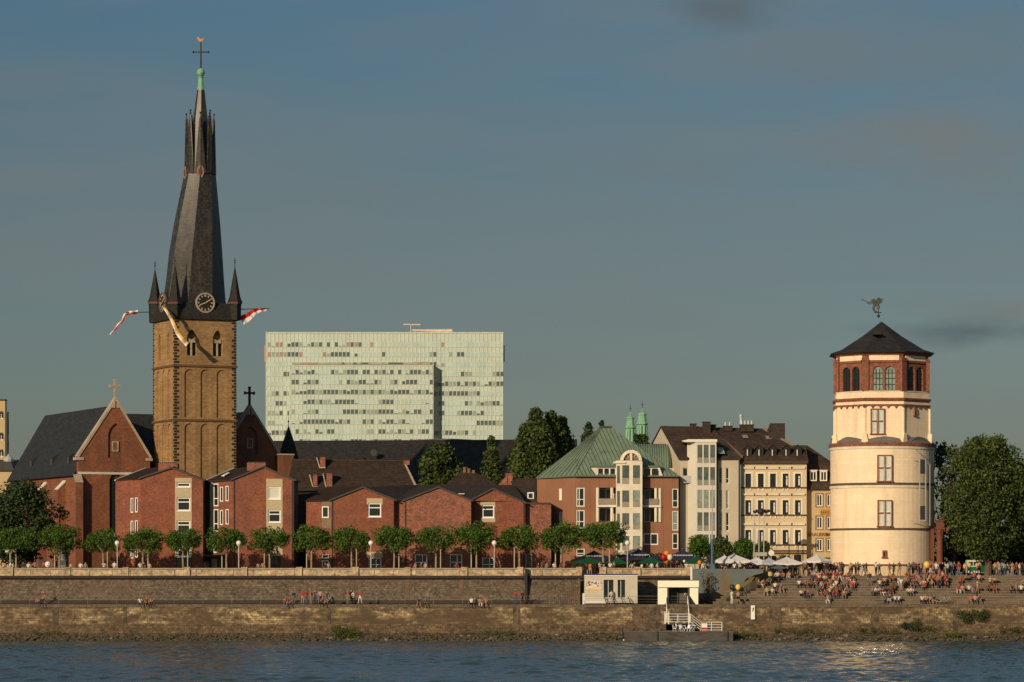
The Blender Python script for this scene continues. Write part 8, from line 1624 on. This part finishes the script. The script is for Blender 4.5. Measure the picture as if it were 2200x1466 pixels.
rows('step', [(1597, 1277, 'si', 'grey', 'grey'), (1628, 1262, 'si', 'pink', 'black'), (1637, 1262, 'si', 'pink', 'white'), (1643, 1262, 'si', 'dark red', 'black'), (1634, 1250, 'si', 'brown', 'black'), (1652, 1252, 'si', 'green', 'green'), (1648, 1278, 'si', 'tan', 'black'), (1659, 1278, 'si', 'white', 'grey'), (1665, 1266, 'si', 'cream', 'dark blue'), (1678, 1268, 'si', 'purple', 'black'),
 (1671, 1240, 'si', 'white', 'black'), (1684, 1243, 'si', 'orange', 'brown'), (1696, 1240, 'si', 'tan', 'white'), (1708, 1243, 'si', 'black', 'grey'), (1717, 1262, 'si', 'white', 'green'), (1731, 1262, 'si', 'orange', 'brown'), (1721, 1282, 'si', 'white', 'black'), (1729, 1284, 'si', 'black', 'green'), (1735, 1282, 'si', 'purple', 'black'),
 (1744, 1262, 'si', 'brown', 'black'), (1752, 1260, 'si', 'orange', 'blue'), (1765, 1276, 'st', 'tan', 'brown'), (1774, 1284, 'si', 'red', 'grey'), (1779, 1292, 'si', 'grey', 'white'), (1783, 1276, 'si', 'tan', 'dark blue'), (1790, 1282, 'si', 'red', 'blue'), (1797, 1280, 'si', 'red', 'dark blue'), (1809, 1283, 'si', 'black', 'green'), (1816, 1276, 'si', 'grey', 'black'),
 (1775, 1240, 'si', 'dark red', 'black'), (1783, 1240, 'si', 'red', 'blue'), (1802, 1242, 'si', 'white', 'white'), (1797, 1262, 'si', 'white', 'blue'), (1790, 1256, 'si', 'yellow', 'black'), (1820, 1250, 'si', 'red', 'black'), (1828, 1262, 'si', 'tan', 'grey'), (1834, 1258, 'si', 'tan', 'black'),
 (1868, 1262, 'st', 'black', 'grey'), (1874, 1276, 'si', 'grey', 'black'), (1882, 1274, 'si', 'white', 'black'), (1891, 1275, 'si', 'cream', 'tan'), (1897, 1274, 'si', 'brown', 'white'), (1905, 1276, 'si', 'black', 'grey'), (1913, 1274, 'si', 'brown', 'brown'), (1903, 1293, 'si', 'brown', 'dark blue'), (1913, 1290, 'si', 'black', 'white'), (1923, 1293, 'si', 'white', 'blue'), (1931, 1292, 'si', 'white', 'black'),
 (1930, 1252, 'si', 'white', 'white'), (1948, 1254, 'si', 'orange', 'blue'), (1936, 1270, 'st', 'white', 'tan'), (1943, 1262, 'si', 'green', 'dark blue'), (1952, 1274, 'si', 'cream', 'black'), (1958, 1274, 'si', 'white', 'purple' if 'purple' in BOT else 'grey'), (1910, 1246, 'si', 'brown', 'tan'), (1918, 1250, 'si', 'orange', 'brown'),
 (1981, 1291, 'si', 'white', 'black'), (1990, 1290, 'si', 'tan', 'black'), (1998, 1290, 'si', 'tan', 'black'), (2006, 1292, 'si', 'black', 'white'), (2016, 1267, 'st', 'orange', 'dark blue'), (1995, 1252, 'si', 'cream', 'black'), (1972, 1248, 'si', 'grey', 'grey'), (1986, 1264, 'si', 'red', 'black'), (2002, 1262, 'si', 'orange', 'green'), (2059, 1268, 'si', 'red', 'white'), (2067, 1270, 'si', 'pink', 'white'),
 (2063, 1252, 'si', 'red', 'brown'), (2075, 1246, 'si', 'orange', 'black'), (2092, 1244, 'si', 'orange', 'dark blue'), (2103, 1246, 'si', 'pink', 'brown'), (2082, 1272, 'si', 'white', 'black'), (2090, 1274, 'si', 'grey', 'blue'), (2096, 1270, 'si', 'brown', 'blue'), (2101, 1276, 'st', 'cream', 'tan'), (2085, 1291, 'si', 'orange', 'white'), (2095, 1290, 'si', 'pink', 'green'), (2104, 1290, 'si', 'brown', 'grey'),
 (2127, 1254, 'si', 'cream', 'purple' if 'purple' in BOT else 'brown'), (2137, 1254, 'si', 'pink', 'dark blue'), (2136, 1268, 'si', 'red', 'dark red' if 'dark red' in BOT else 'black'), (2122, 1268, 'si', 'brown', 'brown'), (2176, 1272, 'si', 'black', 'black'), (2184, 1272, 'si', 'grey', 'green'), (2194, 1268, 'si', 'white', 'black'), (2199, 1262, 'si', 'orange', 'blue')])
tn = ['white', 'black', 'red', 'dark red', 'brown', 'black', 'grey', 'tan', 'brown', 'navy', 'cream', 'orange', 'black', 'pink']; bn = list(BOT)
fill = random.Random(5)
for (x0, x1, y0, y1, n) in ((1736, 1812, 1240, 1246, 12), (1758, 1832, 1248, 1282, 20), (1955, 2020, 1240, 1262, 22), (1868, 1920, 1252, 1280, 8)):
    for i in range(n): person(fill.uniform(x0, x1), fill.uniform(y0, y1), 'si', fill.choice(tn), fill.choice(bn), 'step')
for (x0, x1, n) in ((1737, 1812, 12), (1955, 2020, 10), (1540, 1720, 12), (1270, 1420, 8)):
    for i in range(n): person(fill.uniform(x0, x1), 0, 'st', fill.choice(tn), fill.choice(bn), 'square', fill.uniform(416.8, 421))
# the rest of the throng: past three hundred single people, one mass
def throng(n, seed):
    g = random.Random(seed); keys = []; V = []; Fs = []; M = []; off = 0; mats = []
    def slot(m):
        if m not in mats: mats.append(m)
        return mats.index(m)
    for i in range(n):
        x0, x1 = g.choice(((1700, 1835), (1700, 1835), (1940, 2035), (1940, 2035), (1700, 1835), (1950, 2035), (2130, 2200), (1560, 1700)))
        if g.random() < .55 and x0 in (1700, 1940, 1950): k = g.choice((7, 8, 9, 10, 10)); px = g.uniform(max(x0, 1738), x1); Y = SY+TR*(k-1)+.07; z = ZQ+RISE*k; me = g.choice(SI)
        else: px = g.uniform(x0, x1); Y = g.uniform(416.7, 420.5); z = ZP; me = g.choice(ST)
        nv = len(me.vertices); co = np.empty(nv*3, 'f'); me.vertices.foreach_get('co', co); co = co.reshape(-1, 3); a = g.uniform(-.6, .6); c, s = math.cos(a), math.sin(a)
        V.append(np.stack([co[:, 0]*c-co[:, 1]*s+X(px, Y), co[:, 0]*s+co[:, 1]*c+Y, co[:, 2]*g.uniform(.94, 1.04)+z], 1))
        nm = [slot(pm('skin', k_, SKIN[k_])) for k_ in [g.choice('abc')]]+[slot(pm('top', k_, TOP[k_])) for k_ in [g.choice(tn)]]+[slot(pm('trousers', k_, BOT[k_])) for k_ in [g.choice(bn)]]+[slot(pm('hair', k_, HAIR[k_])) for k_ in [g.choice(('dark', 'brown', 'brown', 'fair'))]]+[slot(shoe)]
        for p in me.polygons: Fs.append([v+off for v in p.vertices]); M.append(nm[p.material_index])
        off += nv
    me = bpy.data.meshes.new('crowd'); me.from_pydata(np.concatenate(V).tolist(), [], Fs)
    for m in mats: me.materials.append(m)
    me.polygons.foreach_set('material_index', M); me.polygons.foreach_set('use_smooth', [True]*len(Fs)); o = bpy.data.objects.new('crowd', me); COL.objects.link(o)
    tag(o, 'dense mixed crowd filling in behind the nearer people on the square and upper steps', 'crowd', kind='stuff')
throng(95, 4)
def land(px, plc):
    if 'prom' in plc or plc in ('on the lower quay', 'on the quay edge'):
        for lim, t in ((165, 'near the dark tree'), (245, 'before the church wall'), (440, 'below the left tall house'), (640, 'below the right tall house'), (860, 'below the first low gable'), (1010, 'below the middle low gable'), (1180, 'below the third low gable'), (1330, 'near the last plane tree'), (1430, 'near the navy parasols'), (3000, 'near the jetty portal')):
            if px < lim: return t
    for lim, t in ((1660, 'near the triple mast'), (1720, 'below the townhouse'), (1790, 'left of the round tower'), (1870, 'below the tower left half'), (1945, 'below the tower right half'), (2030, 'near the sandstone column'), (2115, 'near the police van'), (3000, 'below the broad tree')):
        if px < lim: return t
words = ['first', 'second', 'third', 'fourth', 'fifth', 'sixth', 'seventh', 'eighth', 'ninth', 'tenth']
grp = {}
for r_ in PE:
    o, pose, top, bot, plc, px, hk = r_; k = ('seated' if pose == 'si' else 'standing', top, bot, plc, land(px, plc)); grp.setdefault(k, []).append(r_)
for k, L_ in grp.items():
    L_.sort(key=lambda r_: r_[5]); base = '%s in %s top and %s trousers %s' % (k[0], k[1], k[2], k[3].replace('on the ', 'on '))
    for i, r_ in enumerate(L_):
        lab = '%s, %s' % (base, k[4])
        if len(L_) > 1:
            hs = [q_[6] for q_ in L_]
            lab = '%s, %s top, %s trousers, %s, %s, %s' % (k[0], k[1], k[2], k[3].replace('on the ', '').replace('at the ', ''), k[4].replace('the ', ''), (words[i]+' from left'))
        lab = lab.replace('third low gable', 'third gable').replace('first low gable', 'first gable').replace('middle low gable', 'middle gable').replace('at the top of the steps', 'at top of steps').replace('before the steps', 'by steps')
        if len(lab.split()) > 16: lab = lab.replace('before steps', 'by steps').replace('below the', 'below')
        r_[0]['label'] = lab
# bicycles
def bicycle(px, Y, z, lab, ang):
    x = X(px, Y); root = thing('bicycle', lab, 'bicycle', (0, 0, 0), 'bicycles'); 
    for s, nm in ((-1, 'rear'), (1, 'front')):
        b = MB(); k = 18
        for i in range(k):
            a0, a1 = 2*math.pi*i/k, 2*math.pi*(i+1)/k; b.cyl((s*.52+.33*math.cos(a0), 0, .34+.33*math.sin(a0)), (s*.52+.33*math.cos(a1), 0, .34+.33*math.sin(a1)), .018, None, 4)
        for i in range(6): a0 = math.pi*i/6; b.cyl((s*.52-.32*math.cos(a0), 0, .34-.32*math.sin(a0)), (s*.52+.32*math.cos(a0), 0, .34+.32*math.sin(a0)), .004, None, 3)
        b.build('wheel', m_iron, root)
    b = MB()
    for a, c in (((-.52, .34), (-.18, .86)), ((-.52, .34), (-.05, .32)), ((-.05, .32), (-.2, .88)), ((-.05, .32), (.38, .78)), ((-.17, .78), (.38, .82)), ((.52, .34), (.36, .95))): b.cyl((a[0], 0, a[1]), (c[0], 0, c[1]), .018, None, 5)
    b.build('frame', m_steel, root); b = MB(); b.box(-.32, -.1, -.06, .06, .88, .93); b.build('saddle', m_iron, root); b = MB(); b.cyl((.34, -.28, .98), (.34, .28, .98), .015, None, 5); b.build('handlebar', m_iron, root)
    root.location = (x, Y, z); root.rotation_euler = (0, 0, ang); ORG[root.name] = Vector((x, Y, z))
bicycle(704, 406.4, ZQ, 'bicycle on the lower quay below the right tall brick house', .15); bicycle(2022, 406.4, ZQ, 'bicycle leaning before the lowest steps right of the round tower', -.1); bicycle(2034, 406.7, ZQ, 'second bicycle just right of the other one before the lowest steps', .1)
